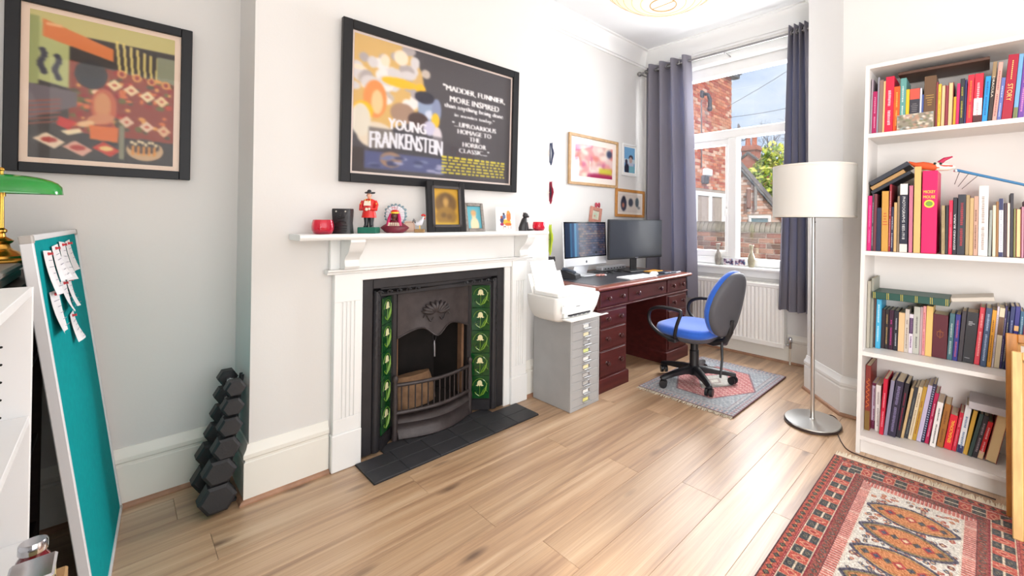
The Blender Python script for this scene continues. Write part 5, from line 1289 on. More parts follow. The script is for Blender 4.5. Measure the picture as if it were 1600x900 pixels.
for k in range(5):
    a = R(-112+72*k); dx, dy = math.cos(a), math.sin(a)
    B = Vector((CCX, CCY, 0)); D = Vector((dx, dy, 0)); S = Vector((-dy, dx, 0))
    rings = []
    for (r_, w, zt, zb) in ((.03, .030, .122, .066), (.10, .027, .118, .076), (.20, .022, .102, .070), (.275, .019, .086, .060), (.296, .014, .080, .062)):
        rings.append([B+D*r_+S*w+Vector((0, 0, zb+G)), B+D*r_+S*w+Vector((0, 0, zt-.008+G)), B+D*r_+S*w*.5+Vector((0, 0, zt+G)), B+D*r_-S*w*.5+Vector((0, 0, zt+G)), B+D*r_-S*w+Vector((0, 0, zt-.008+G)), B+D*r_-S*w+Vector((0, 0, zb+G))])
    lg = MB().loft(rings).build('base_arm', M_bp, ch, smooth=50)
    c = B+D*.275; b2 = R(-112+72*k+50); wd = Vector((math.cos(b2), math.sin(b2), 0))
    cs = MB()
    for s in (-1, 1): cs.tube([c+wd*s*.006+Vector((0, 0, .0287+G)), c+wd*s*.026+Vector((0, 0, .0287+G))], [.0285, .0275], 16)
    cs.tube([c-wd*.024+Vector((0, 0, .026+G)), c+wd*.024+Vector((0, 0, .026+G))], .007, 8).tube([c+Vector((0, 0, .03+G)), c+Vector((0, 0, .062+G))], .009, 8)
    cs.build('caster', M_bp, lg, smooth=50)
# ================================================================== rugs
M_rug = attr_mat('wool_rug', .95, bump=.5, bscale=500, spec=.1, sheen=.2)
def rug_base(name, label, x0, x1, y0, y1, h, edge):
    t = thing(name, label, 'rug', ((x0+x1)/2, (y0+y1)/2, 0))
    MB().box(x0, x1, y0, y1, .0006, h-.001, .002).build('backing', cmat(edge, .9), t)
    return t
def fringe(t, x0, x1, y, sgn, h, col, n, L_):
    m = MB()
    for k in range(n):
        x = x0+(x1-x0)*(k+.5)/n; dx = random.uniform(-.012, .012); l = L_*random.uniform(.75, 1.1)
        m.tube([(x, y-sgn*.002, h*.7), (x+dx*.4, y+sgn*l*.5, .005+random.uniform(0, .004)), (x+dx, y+sgn*l, .003)], [.0030, .0028, .0016], 4, caps=False)
    m.build('fringe', cmat(col, .9), t, kind='stuff')
RX0, RX1, RY0, RY1, RH = -.577, .130, 1.10, 2.520, .010
rug = rug_base('persian_rug', 'red patterned wool rug with pale medallion field in front of the bookcase', RX0, RX1, RY0, RY1, RH, '6a2630')
W_, H_ = 214, 430
cv = Canvas(W_, H_, (150, 52, 52))
X = cv.X*(RX1-RX0); Y = cv.Y*(RY1-RY0)     # metres from the left / far edge
E_ = np.minimum(np.minimum(X, (RX1-RX0)-X), np.minimum(Y, (RY1-RY0)-Y))   # distance to the edge
S_ = np.where((np.minimum(X, (RX1-RX0)-X) < np.minimum(Y, (RY1-RY0)-Y)), Y, X)   # running coordinate along the border
def put(m, c): cv.a[m] = c
put(E_ < .006, (84, 34, 42))
b1 = (E_ >= .006) & (E_ < .040)
put(b1, (186, 84, 66))
ph = (S_ % .034)/.034-.5; dd = np.abs(ph)*.034+np.abs(E_-.023)
put(b1 & (dd < .013), (44, 44, 48)); put(b1 & (dd < .006), (130, 120, 80)); put(b1 & (dd < .003), (60, 56, 60))
put(b1 & (np.abs(np.abs(ph)-.5)*.034+np.abs(E_-.023) < .005), (206, 150, 90))
put((E_ >= .040) & (E_ < .050), (150, 36, 48)); put((E_ >= .043) & (E_ < .047) & ((S_ % .012) < .006), (216, 140, 120))
b2 = (E_ >= .050) & (E_ < .118)
put((E_ >= .050) & (E_ < .0535), (226, 206, 178))
ph2 = (S_ % .088)
sq = b2 & (E_ >= .0535) & (ph2 < .050)
put(b2 & (E_ >= .0535), (196, 82, 66)); put(sq, (66, 66, 68)); put(sq & (np.abs(E_-.086) < .0018), (224, 206, 180))
put(sq & ((np.abs(ph2-.025)*.8+np.abs(np.abs(E_-.086)-.016)) < .008), (120, 112, 92)); put(sq & ((np.abs(ph2-.025)+np.abs(np.abs(E_-.086)-.016)) < .004), (40, 40, 46))
put(sq & (ph2 < .0025), (214, 150, 120)); put(sq & (ph2 > .0475), (214, 150, 120))
lz = b2 & (ph2 >= .050) & (E_ >= .0535); put(lz & ((np.abs(ph2-.069)*1.8+np.abs(E_-.086)) < .026), (222, 150, 120)); put(lz & ((np.abs(ph2-.069)*1.8+np.abs(E_-.086)) < .015), (176, 56, 54))
put((E_ >= .1155) & (E_ < .119), (226, 206, 178)); put((E_ >= .119) & (E_ < .127), (140, 34, 46))
b3 = (E_ >= .127) & (E_ < .156); put(b3, (150, 70, 58)); ph3 = (S_ % .030)/.030-.5; d3 = np.abs(ph3)*.030+np.abs(E_-.1415)
put(b3 & (d3 < .012), (72, 74, 66)); put(b3 & (d3 < .006), (196, 96, 70)); put(b3 & (d3 < .003), (60, 44, 50))
put((E_ >= .156) & (E_ < .160), (100, 40, 48))
b4 = (E_ >= .160) & (E_ < .200); put(b4, (214, 120, 106)); put(b4 & ((S_ % .013) < .0055), (232, 206, 190)); put(b4 & ((S_ % .013) < .002), (150, 40, 50)); put((E_ >= .196) & (E_ < .203), (228, 214, 198))
fld = E_ >= .203; put(fld, (226, 218, 206))
fx0, fx1 = .203, (RX1-RX0)-.203; fw = fx1-fx0; cxm = (fx0+fx1)/2
rs = np.random.RandomState(3)
fy0, fy1 = .203, (RY1-RY0)-.203
for k in range(620):
    x = rs.uniform(fx0+.01, fx1-.01); y = rs.uniform(fy0+.01, fy1-.01); r_ = rs.uniform(.006, .011)
    c = [(176, 70, 60), (70, 78, 100), (196, 112, 80), (90, 84, 96), (120, 60, 60)][rs.randint(5)]
    d_ = np.hypot(X-x, Y-y); put(fld & (d_ < r_), c); put(fld & (d_ < r_*.45), (214, 180, 140))
nmed = int((fy1-fy0)/.158)
for k in range(nmed):
    yc = fy0+.150-.0+k*.158+ -.01
    u = np.abs(X-cxm)/(fw*.50); v_ = np.abs(Y-yc)/.074
    dm = u**1.75+v_**1.25
    put(fld & (dm < 1.06), (60, 56, 76)); put(fld & (dm < 1.06) & (((X*90).astype(int)+(Y*90).astype(int)) % 2 == 0), (96, 88, 104))
    put(fld & (dm < .86), (198, 150, 84) if k % 2 == 0 else (140, 120, 72)); put(fld & (dm < .76), (150, 100, 62)); put(fld & (dm < .70), (206, 130, 76))
    for q in range(-3, 4):
        d_ = np.abs(X-cxm-q*.034)*1.0+np.abs(Y-yc); rr = .022 if q % 2 == 0 else .016
        put(fld & (dm < .72) & (d_ < rr), (176, 56, 52) if q % 2 == 0 else (90, 80, 62)); put(fld & (dm < .72) & (d_ < rr*.5), (226, 190, 150) if q == 0 else (70, 70, 90))
cv.a = cv.a*.90; cv.speck(20)
grid_print('pile', cv, (RX0, RY1, RH), (1, 0, 0), (0, -1, 0), RX1-RX0, RY1-RY0, M_rug, rug)
fringe(rug, RX0+.004, RX1-.004, RY1, 1, RH, 'e8dcc6', 250, .062)
fringe(rug, RX0+.004, RX1-.004, RY0, -1, RH, 'd0bea0', 60, .06)

QX0, QX1, QY0, QY1 = -1.850, -1.138, 2.565, 3.505
rug2 = rug_base('small_rug', 'faded grey-blue rug with red medallion under the office chair', QX0, QX1, QY0, QY1, .0125, '5a4440')
cv = Canvas(178, 236, (150, 158, 166))
X = cv.X*(QX1-QX0); Y = cv.Y*(QY1-QY0); E_ = np.minimum(np.minimum(X, (QX1-QX0)-X), np.minimum(Y, (QY1-QY0)-Y)); S_ = np.where((np.minimum(X, (QX1-QX0)-X) < np.minimum(Y, (QY1-QY0)-Y)), Y, X)
cv.a[(((X*70).astype(int) ^ (Y*70).astype(int)) % 3) == 0] = (188, 194, 198); cv.a[(((X*90).astype(int)+2*(Y*80).astype(int)) % 5) == 0] = (122, 134, 150)
put(E_ < .008, (112, 44, 60)); b = (E_ >= .008) & (E_ < .05); put(b, (186, 184, 182)); put(b & ((S_ % .03) < .014), (112, 122, 140)); put(b & (np.abs(E_-.029) < .006) & ((S_ % .03) > .018), (170, 84, 84)); put((E_ >= .05) & (E_ < .056), (96, 104, 122)); put((E_ >= .056) & (E_ < .075) & ((S_ % .02) < .008), (190, 180, 176)); put((E_ >= .075) & (E_ < .080), (120, 80, 90))
cx, cy = (QX1-QX0)/2, (QY1-QY0)/2
hx = np.maximum(np.abs(Y-cy)/.31, (np.abs(Y-cy)*.55+np.abs(X-cx)*1.0)/.30)
put(hx < 1.03, (96, 60, 72)); put(hx < .99, (196, 96, 92)); rr = (hx < .99) & ((((X*80).astype(int)+(Y*60).astype(int)) % 3) == 0); put(rr, (230, 180, 168)); rr = (hx < .99) & ((((X*60).astype(int)-(Y*90).astype(int)) % 4) == 0); put(rr, (176, 56, 66))
h2 = (np.abs(X-cx)/.13+np.abs(Y-cy)/.19); put(h2 < 1.05, (90, 90, 100)); put(h2 < 1, (206, 196, 180)); put((h2 < 1) & ((((X*90).astype(int)+(Y*90).astype(int)) % 3) == 0), (170, 172, 172)); put(h2 < .4, (150, 130, 120)); put(h2 < .25, (214, 206, 190))
cv.a = cv.a*.70+np.array((204, 202, 200))*.30; cv.speck(14); cv.blur(1)
grid_print('pile', cv, (QX0, QY1, .0125), (1, 0, 0), (0, -1, 0), QX1-QX0, QY1-QY0, M_rug, rug2)
fringe(rug2, QX0+.004, QX1-.004, QY0, -1, .012, 'c8bca8', 90, .030); fringe(rug2, QX0+.004, QX1-.004, QY1, 1, .012, 'c8bca8', 90, .030)

# ================================================================== floor lamp
FLX, FLY = -.768, 2.835
fl_ = thing('floor_lamp', 'steel floor lamp with a white drum shade beside the bookcase', 'lamp', (FLX, FLY, 0))
M_satin = mat('satin_steel', rgb(206, 204, 200), .28, 1)
MB().lathe([(.150, .0005), (.156, .004), (.156, .010), (.148, .014)], (FLX, FLY, 0), 48).build('base_rim', mat('dark_rim', rgb(60, 44, 40), .4), fl_, smooth=40)
MB().lathe([(.152, .014), (.154, .017), (.150, .022), (.05, .027), (.016, .030), (.012, .038)], (FLX, FLY, 0), 48).build('base', M_satin, fl_, smooth=30)
MB().tube([(FLX, FLY, .03), (FLX, FLY, 1.40)], .0115, 16).build('pole', M_satin, fl_, smooth=50)
m = bpy.data.materials.new('white_shade_fabric'); m.use_nodes = True; nt = m.node_tree; nt.nodes.clear(); N = nt.nodes.new
d = N('ShaderNodeBsdfDiffuse'); d.inputs[0].default_value = (*rgb(253, 251, 247), 1); t_ = N('ShaderNodeBsdfTranslucent'); t_.inputs[0].default_value = (*rgb(248, 244, 236), 1); mx = N('ShaderNodeMixShader'); mx.inputs[0].default_value = .34; oo = N('ShaderNodeOutputMaterial')
nt.links.new(d.outputs[0], mx.inputs[1]); nt.links.new(t_.outputs[0], mx.inputs[2]); nt.links.new(mx.outputs[0], oo.inputs[0]); M_shade = m
rB, rT, zB, zT = .226, .226, 1.232, 1.536
MB().lathe([(rB, zB), (rT, zT), (rT-.003, zT), (rB-.003, zB), (rB, zB)], (FLX, FLY, 0), 64).build('shade', M_shade, fl_, smooth=40)
MB().lathe([(rB+.001, zB-.001), (rB+.001, zB+.010), (rB-.004, zB+.010), (rB-.004, zB-.001)], (FLX, FLY, 0), 64).build('shade_binding', cmat('e6e0d6', .7), fl_, smooth=40)
MB().lathe([(rT+.001, zT-.010), (rT+.001, zT+.001), (rT-.004, zT+.001), (rT-.004, zT-.010)], (FLX, FLY, 0), 64).build('shade_binding', cmat('e6e0d6', .7), fl_, smooth=40)
m = MB()
for k in range(3): a = R(20+120*k); m.tube([(FLX, FLY, 1.40), (FLX+math.cos(a)*(rT-.003), FLY+math.sin(a)*(rT-.003), 1.40)], .002, 6)
m.build('shade_spider', M_satin, fl_)
MB().lathe([(.016, 1.37), (.016, 1.405), (.012, 1.41), (.020, 1.43), (.030, 1.455), (.030, 1.475), (.018, 1.50), (1e-5, 1.508)], (FLX, FLY, 0), 18).build('bulb', cmat('f4f0e8', .3), fl_, smooth=50)
MB().lathe([(.003, 0), (.003, .006)], (FLX+.012, FLY-.004, 1.2), 8).build('switch', M_bp, fl_)
cb = thing('lamp_cable', 'thin dark flex trailing from the floor lamp to the bookcase foot', 'cable', (-.66, 2.8, 0))
P = [(-.74, 2.93), (-.735, 3.0), (-.705, 3.025), (-.668, 2.98), (-.655, 2.90), (-.64, 2.83), (-.612, 2.76), (-.575, 2.68), (-.530, 2.622), (-.44, 2.608), (-.30, 2.612), (-.1, 2.612), (.05, 2.606)]
Q = []
for i in range(len(P)-1):
    p0, p1, p2, p3 = [Vector((*P[min(max(j, 0), len(P)-1)], 0)) for j in (i-1, i, i+1, i+2)]
    for q in range(5): u = q/5; v = .5*((2*p1)+(p2-p0)*u+(2*p0-5*p1+4*p2-p3)*u*u+(3*p1-p0-3*p2+p3)*u**3); Q.append((v.x, v.y, .0035))
Q[0] = (Q[0][0], Q[0][1], .012)
MB().tube(Q, .0028, 6).build('flex', cmat('3c2c2c', .5), cb, smooth=60)

# ================================================================== paper lantern
LNX, LNY, LNZ = -.907, 1.398, 2.02
ln = thing('paper_lantern', 'round white ribbed paper lantern hanging from the ceiling', 'lamp', (LNX, LNY, LNZ))
m = bpy.data.materials.new('rice_paper'); m.use_nodes = True; nt = m.node_tree; nt.nodes.clear(); N = nt.nodes.new
d = N('ShaderNodeBsdfDiffuse'); d.inputs[0].default_value = (*rgb(250, 244, 232), 1); t_ = N('ShaderNodeBsdfTranslucent'); t_.inputs[0].default_value = (*rgb(255, 246, 228), 1); mx = N('ShaderNodeMixShader'); mx.inputs[0].default_value = .5; oo = N('ShaderNodeOutputMaterial')
nt.links.new(d.outputs[0], mx.inputs[1]); nt.links.new(t_.outputs[0], mx.inputs[2]); nt.links.new(mx.outputs[0], oo.inputs[0]); M_rice = m
LA, LB = .285, .20
prof = []; nb = 22
for i in range(nb+1):
    f = R(-80+160*i/nb)
    prof.append((LA*math.cos(f), LB+LB*math.sin(f)))
    if i < nb:
        f2 = R(-80+160*(i+.5)/nb); prof.append((LA*math.cos(f2)*.985, LB+LB*math.sin(f2)*.99))
V = []; F = []; n = 40
for (r_, z) in prof:
    for k in range(n): a = 2*PI*k/n; V.append((LNX+r_*math.cos(a), LNY+r_*math.sin(a), LNZ+z))
for i in range(len(prof)-1):
    for k in range(n): F.append((i*n+k, i*n+(k+1) % n, (i+1)*n+(k+1) % n, (i+1)*n+k))
MB().add(V, F).build('paper_shade', M_rice, ln, smooth=30)
m = MB()
for i in range(nb+1):
    f = R(-80+160*i/nb); r_ = LA*math.cos(f)+.0008; z = LNZ+LB+LB*math.sin(f)
    m.tube([(LNX+r_*math.cos(a), LNY+r_*math.sin(a), z) for a in np.linspace(0, 2*PI, 40, endpoint=False)], .0012, 4, closed=True)
m.build('ribs', cmat('d8b88c', .6), ln)
r_ = LA*math.cos(R(80)); zb = LNZ+LB-LB*math.sin(R(80))
m = MB().tube([(LNX+r_*math.cos(a), LNY+r_*math.sin(a), zb) for a in np.linspace(0, 2*PI, 30, endpoint=False)], .002, 5, closed=True).tube([(LNX-r_, LNY, zb), (LNX+r_, LNY, zb)], .0012, 4)
m.build('wire_ring', cmat('b08458', .5), ln)
MB().tube([(LNX, LNY, LNZ+.22), (LNX, LNY, ZC-.03)], .003, 6).build('flex', cmat('f0f0f0', .5), ln)
MB().lathe([(.045, ZC-.032), (.048, ZC-.02), (.048, ZC-.001)], (LNX, LNY, 0), 24).build('ceiling_rose', cmat('f2f2f2', .5), ln, smooth=40)
MB().lathe([(.012, .245), (.02, .225), (.031, .195), (.031, .175), (.018, .15), (1e-5, .145)][::-1], (LNX, LNY, LNZ), 18).build('bulb', mat('lit_bulb', rgb(255, 244, 220), .4, emit=(rgb(255, 226, 180), 3)), ln, smooth=50)
pl = bpy.data.lights.new('lantern_bulb_light', 'POINT'); pl.energy = 6; pl.color = (1, .88, .70); pl.shadow_soft_size = .04
po = bpy.data.objects.new('lantern_bulb_light', pl); COL.objects.link(po); po.location = (LNX, LNY, LNZ+.19)

# ================================================================== bookcase
BK = .0203
BX0, BX1, BY0, BY1, BHt = -.506, .294, 2.636, 2.916, 2.02
bc = thing('white_bookcase', 'tall white bookcase full of books at the right edge', 'bookcase', ((BX0+BX1)/2, 2.78, 0))
def shbox(x0, x1, y0, y1, z0, z1):   # box that leans sideways with the bookcase
    V = []
    for z in (z0, z1):
        for (x, y) in ((x0, y0), (x1, y0), (x1, y1), (x0, y1)): V.append((x+BK*z, y, z))
    return MB().add(V, [(3, 2, 1, 0), (4, 5, 6, 7), (0, 1, 5, 4), (1, 2, 6, 5), (2, 3, 7, 6), (3, 0, 4, 7)])
M_bcw = mat('bookcase_white_foil', rgb(232, 228, 224), .45)
shbox(BX0, BX0+.018, BY0, BY1, 0.0005, BHt).build('side_panel', M_bcw, bc); shbox(BX1-.018, BX1, BY0, BY1, 0.0005, BHt).build('side_panel', M_bcw, bc)
SHZ = [1.664, 1.056, .534, .095]
for z in SHZ: shbox(BX0+.0182, BX1-.0182, BY0+.002, BY1-.006, z-.021, z).build('shelf_board', M_bcw, bc)
shbox(BX0+.0182, BX1-.0182, BY0, BY1-.006, BHt-.020, BHt).build('top_board', M_bcw, bc)
shbox(BX0+.004, BX1-.004, BY1-.005, BY1, .02, BHt).build('back_panel', M_bcw, bc)
shbox(BX0+.0182, BX1-.0182, BY0+.028, BY0+.042, .001, .074).build('kick_board', M_bcw, bc)

BOOKS = [
 (0, -0.4519, 2.668, 0.007, 0.29, 1.6, (165, 150, 160), 'mauve grey', '', (), ''),
 (0, -0.4441, 2.668, 0.0189, 0.222, 1.6, (170, 22, 88), 'magenta', '~', (235, 190, 210), ''),
 (0, -0.4244, 2.668, 0.007, 0.293, 1.6, (150, 150, 162), 'slate grey', '', (), ''),
 (0, -0.4166, 2.668, 0.0174, 0.276, 1.6, (140, 115, 105), 'taupe', '', (), ''),
 (0, -0.3985, 2.668, 0.008, 0.267, 1.6, (242, 190, 130), 'peach', '', (), ''),
 (0, -0.3897, 2.668, 0.0355, 0.286, 1.6, (212, 28, 66), 'thick scarlet', '~', (250, 240, 240), ''),
 (0, -0.3534, 2.668, 0.0252, 0.229, 1.6, (238, 92, 30), 'bright orange', '~', (255, 200, 90), ''),
 (0, -0.3274, 2.668, 0.0236, 0.266, 1.6, (96, 156, 152), 'teal green', '~', (235, 240, 235), ''),
 (0, -0.303, 2.668, 0.0139, 0.206, 1.6, (248, 190, 35), 'bright yellow', '', (), ''),
 (0, -0.2883, 2.668, 0.0406, 0.204, 1.6, (58, 56, 66), 'small black red-topped', '~h', (150, 150, 150), 'top:.26:205,85,70'),
 (0, -0.2469, 2.668, 0.007, 0.202, 1.6, (225, 225, 240), 'white pamphlet-thin', '', (), ''),
 (0, -0.2391, 2.668, 0.007, 0.169, 1.6, (70, 90, 150), 'small royal blue', '', (), ''),
 (0, -0.2313, 2.668, 0.0455, 0.254, 1.6, (104, 76, 52), 'worn brown leather', '~h', (200, 160, 80), ''),
 (0, -0.185, 2.668, 0.007, 0.219, 1.6, (140, 62, 66), 'thin oxblood', '', (), ''),
 (0, -0.1772, 2.668, 0.0115, 0.207, 1.6, (228, 192, 66), 'mustard yellow', '~', (160, 120, 30), ''),
 (0, -0.165, 2.668, 0.0165, 0.2, 1.6, (228, 198, 148), 'cream, pages showing', '', (), 'pages'),
 (0, -0.1477, 2.668, 0.0078, 0.195, 1.6, (150, 62, 76), 'thin rose red', '', (), ''),
 (0, -0.139, 2.668, 0.0186, 0.207, 1.6, (228, 198, 148), 'pale cream', '', (), 'pages'),
 (0, -0.1197, 2.668, 0.0097, 0.136, 1.9, (200, 160, 40), 'short olive gold', '', (), ''),
 (0, -0.1092, 2.668, 0.0109, 0.196, 1.9, (228, 38, 104), 'hot pink', '', (), ''),
 (0, -0.0969, 2.668, 0.0158, 0.216, 1.7, (48, 50, 58), 'charcoal yellow-lettered', '~', (215, 200, 60), ''),
 (0, -0.0802, 2.668, 0.007, 0.208, 1.7, (52, 48, 96), 'thin indigo', '', (), ''),
 (0, -0.0724, 2.668, 0.0216, 0.227, 2.3, (228, 40, 62), 'red orange-lettered', '~', (255, 150, 40), ''),
 (0, -0.0492, 2.668, 0.0297, 0.227, 2.4, (226, 38, 62), 'red, white and brown banded', '~', (250, 220, 220), 'mid:.16:.5:240,236,234;bot:.16:75,35,35'),
 (0, -0.0182, 2.668, 0.018, 0.208, 4.0, (36, 150, 216), 'cyan blue', '~', (30, 90, 150), ''),
 (0, 0.0014, 2.668, 0.0138, 0.269, 4.2, (56, 44, 40), 'dark brown', 'DRACULA', (235, 225, 205), 'top:.26:150,125,90'),
 (0, 0.0164, 2.668, 0.0146, 0.263, 5.0, (216, 162, 150), 'dusty pink', '~', (150, 90, 90), ''),
 (0, 0.0322, 2.668, 0.0132, 0.191, 4.9, (98, 112, 176), 'periwinkle blue', '~', (225, 225, 240), ''),
 (0, 0.0467, 2.668, 0.0334, 0.287, 4.9, (168, 18, 50), 'tall dark red', 'STORY', (245, 205, 120), ''),
 (0, 0.083, 2.668, 0.0145, 0.284, 4.4, (112, 164, 204), 'tall sky blue', '', (), 'bot:.18:120,125,80'),
 (0, 0.0989, 2.668, 0.0186, 0.277, 4.3, (112, 62, 156), 'tall purple', '~', (230, 150, 200), ''),
 (1, -0.4643, 2.668, 0.0181, 0.287, 1.2, (202, 18, 112), 'fuchsia', '~', (245, 160, 200), ''),
 (1, -0.4453, 2.668, 0.0076, 0.296, 1.2, (70, 66, 74), 'thin graphite', '~', (220, 220, 220), ''),
 (1, -0.437, 2.668, 0.0122, 0.296, 1.2, (112, 52, 62), 'brownish maroon', '', (), ''),
 (1, -0.424, 2.668, 0.02, 0.224, 1.2, (34, 44, 70), 'short navy', '', (), ''),
 (1, -0.401, 2.668, 0.0288, 0.309, 0.6, (202, 152, 70), 'wide ochre', '~h', (190, 70, 40), ''),
 (1, -0.3713, 2.668, 0.0086, 0.343, 1.1, (152, 40, 52), 'thin brick red', '~', (230, 200, 200), ''),
 (1, -0.3614, 2.668, 0.0103, 0.228, 1.0, (42, 42, 72), 'thin midnight blue', '~', (225, 225, 230), ''),
 (1, -0.3493, 2.668, 0.012, 0.25, 0.8, (202, 166, 112), 'tan', '', (), ''),
 (1, -0.3355, 2.668, 0.0093, 0.282, 0.8, (134, 114, 92), 'thin olive brown', '', (), ''),
 (1, -0.3245, 2.668, 0.0318, 0.343, 0.6, (30, 34, 52), 'black, white-ended', 'PHOTOGRAPHS 1855-1918', (225, 225, 225), 'top:.16:225,220,215;bot:.12:225,215,205'),
 (1, -0.2876, 2.668, 0.015, 0.333, 0.6, (194, 112, 136), 'rose pink', '', (), ''),
 (1, -0.2683, 2.668, 0.0265, 0.425, 0.7, (216, 178, 112), 'tall beige', '', (), ''),
 (1, -0.2381, 2.668, 0.058, 0.401, 1.0, (230, 8, 96), 'very thick magenta', 'MICKEY|MOUSE', (255, 235, 40), 'oval'),
 (1, -0.16, 2.668, 0.0126, 0.232, 0.1, (172, 152, 112), 'khaki', '~', (110, 90, 60), ''),
 (1, -0.1466, 2.668, 0.0104, 0.232, 0.8, (42, 42, 46), 'black', '', (), ''),
 (1, -0.1349, 2.668, 0.0132, 0.256, 0.9, (218, 30, 72), 'crimson', '~', (250, 150, 170), ''),
 (1, -0.1204, 2.668, 0.0143, 0.269, 0.9, (34, 35, 45), 'black white-lettered', 'EDWARD BURRA', (240, 240, 240), ''),
 (1, -0.1048, 2.668, 0.0283, 0.282, 1.2, (44, 46, 56), 'thick black', '~', (200, 50, 60), ''),
 (1, -0.0746, 2.668, 0.0127, 0.279, 0.9, (166, 142, 102), 'sandy brown', '', (), ''),
 (1, -0.0611, 2.668, 0.0134, 0.265, 0.9, (192, 162, 112), 'light tan', '', (), ''),
 (1, -0.0465, 2.668, 0.0152, 0.273, 0.8, (194, 154, 134), 'dusty pink-brown', '~', (90, 50, 40), ''),
 (1, -0.0298, 2.668, 0.0322, 0.319, 0.7, (228, 224, 220), 'thick white', '~', (150, 130, 120), ''),
 (1, 0.0043, 2.668, 0.0094, 0.209, 1.5, (152, 158, 152), 'thin grey', '', (), ''),
 (1, 0.0182, 2.668, 0.0105, 0.23, 0.5, (228, 212, 184), 'ivory', '', (), ''),
 (1, 0.0295, 2.668, 0.0078, 0.247, 0.5, (150, 108, 62), 'tall thin brown', '', (), ''),
 (1, 0.0383, 2.668, 0.0147, 0.26, 0.4, (226, 226, 232), 'white, navy-ended', '~', (150, 150, 170), 'top:.2:40,44,90;bot:.08:40,44,90'),
 (1, 0.0542, 2.668, 0.0106, 0.239, 0.5, (62, 42, 52), 'dark plum', '', (), ''),
 (1, 0.0655, 2.668, 0.008, 0.239, 0.5, (232, 206, 190), 'pale blush', '', (), ''),
 (1, 0.0748, 2.668, 0.0104, 0.282, 0.4, (40, 36, 46), 'tall black backward-leaning', '', (), ''),
 (1, 0.086, 2.668, 0.007, 0.214, 0.4, (130, 126, 72), 'thin olive green', '', (), ''),
 (1, 0.0938, 2.668, 0.0159, 0.214, 0.4, (232, 208, 154), 'cream yellow', '', (), 'pages'),
 (1, 0.1106, 2.668, 0.007, 0.223, 0.4, (192, 134, 154), 'thin mauve pink', '', (), ''),
 (1, 0.1184, 2.668, 0.0084, 0.248, 0.4, (124, 30, 92), 'plum purple', '', (), ''),
 (1, 0.1276, 2.668, 0.0166, 0.263, 0.4, (60, 90, 110), 'steel blue', '', (), ''),
 (2, -0.4749, 2.719, 0.0137, 0.357, 1.2, (170, 165, 150), 'tall grey-green file', '', (), ''),
 (2, -0.4603, 2.732, 0.0109, 0.373, 1.2, (150, 150, 138), 'tall pale grey file', '', (), ''),
 (2, -0.4486, 2.77, 0.0087, 0.26, 1.2, (152, 112, 106), 'thin brownish pink', '', (), ''),
 (2, -0.4391, 2.75, 0.0216, 0.262, 1.6, (66, 170, 212), 'sky blue', '~', (220, 240, 250), ''),
 (2, -0.4166, 2.77, 0.0148, 0.209, 1.6, (52, 36, 42), 'dark chocolate', '', (), ''),
 (2, -0.401, 2.77, 0.016, 0.209, 1.6, (34, 26, 30), 'black gold-lettered', '~', (220, 180, 110), ''),
 (2, -0.3842, 2.77, 0.0198, 0.209, 1.7, (54, 18, 44), 'black magenta-lettered', '~', (225, 60, 160), ''),
 (2, -0.3637, 2.77, 0.0199, 0.209, 1.7, (28, 28, 40), 'black silver-lettered', '~', (215, 215, 225), ''),
 (2, -0.3429, 2.77, 0.0256, 0.202, 1.7, (226, 188, 142), 'buff', '', (), ''),
 (2, -0.3165, 2.77, 0.0177, 0.224, 1.7, (202, 192, 182), 'warm grey', '~', (130, 110, 100), ''),
 (2, -0.298, 2.77, 0.0166, 0.201, 1.7, (222, 212, 222), 'white violet-banded', '~', (90, 50, 100), 'mid:.5:.9:70,50,80'),
 (2, -0.2806, 2.77, 0.0259, 0.242, 1.7, (188, 188, 178), 'pale grey', '~', (90, 90, 90), ''),
 (2, -0.2539, 2.77, 0.0097, 0.244, 1.7, (184, 156, 162), 'thin lilac', '', (), ''),
 (2, -0.2434, 2.77, 0.0121, 0.25, 1.7, (222, 152, 152), 'salmon pink', '~', (190, 80, 100), ''),
 (2, -0.2305, 2.77, 0.0262, 0.252, 1.9, (228, 188, 112), 'pale gold', '', (), ''),
 (2, -0.2035, 2.77, 0.058, 0.216, 1.9, (86, 20, 36), 'wide maroon, cover outward', '~e', (190, 130, 70), ''),
 (2, -0.1447, 2.77, 0.0194, 0.229, 3.2, (62, 102, 112), 'dark teal', '~', (210, 215, 205), ''),
 (2, -0.1244, 2.77, 0.0187, 0.227, 3.6, (40, 44, 124), 'cobalt blue', '~', (230, 90, 120), ''),
 (2, -0.1049, 2.77, 0.0165, 0.247, 4.3, (56, 50, 56), 'dark umber', '', (), ''),
 (2, -0.0875, 2.77, 0.0417, 0.245, 4.5, (34, 34, 40), 'wide black, cover outward', '~c', (220, 220, 220), ''),
 (2, -0.0451, 2.77, 0.0196, 0.274, 4.9, (220, 60, 78), 'coral red', '~', (250, 200, 190), ''),
 (2, -0.0242, 2.75, 0.0214, 0.277, 4.8, (52, 72, 104), 'slate blue', '~', (190, 205, 225), ''),
 (2, -0.0006, 2.763, 0.0146, 0.268, 4.5, (228, 158, 44), 'amber orange', '~', (120, 70, 20), ''),
 (2, 0.0152, 2.768, 0.0076, 0.287, 4.4, (214, 204, 214), 'thin off-white', '~', (130, 120, 140), ''),
 (2, 0.0239, 2.77, 0.018, 0.281, 4.4, (222, 208, 178), 'cream sepia-banded', '', (), 'mid:.55:.85:110,80,60'),
 (2, 0.043, 2.77, 0.007, 0.293, 4.3, (56, 48, 96), 'thin dark violet', '~', (190, 180, 210), ''),
 (2, 0.0508, 2.77, 0.0085, 0.27, 4.3, (44, 52, 84), 'thin ink blue', '~', (200, 190, 150), ''),
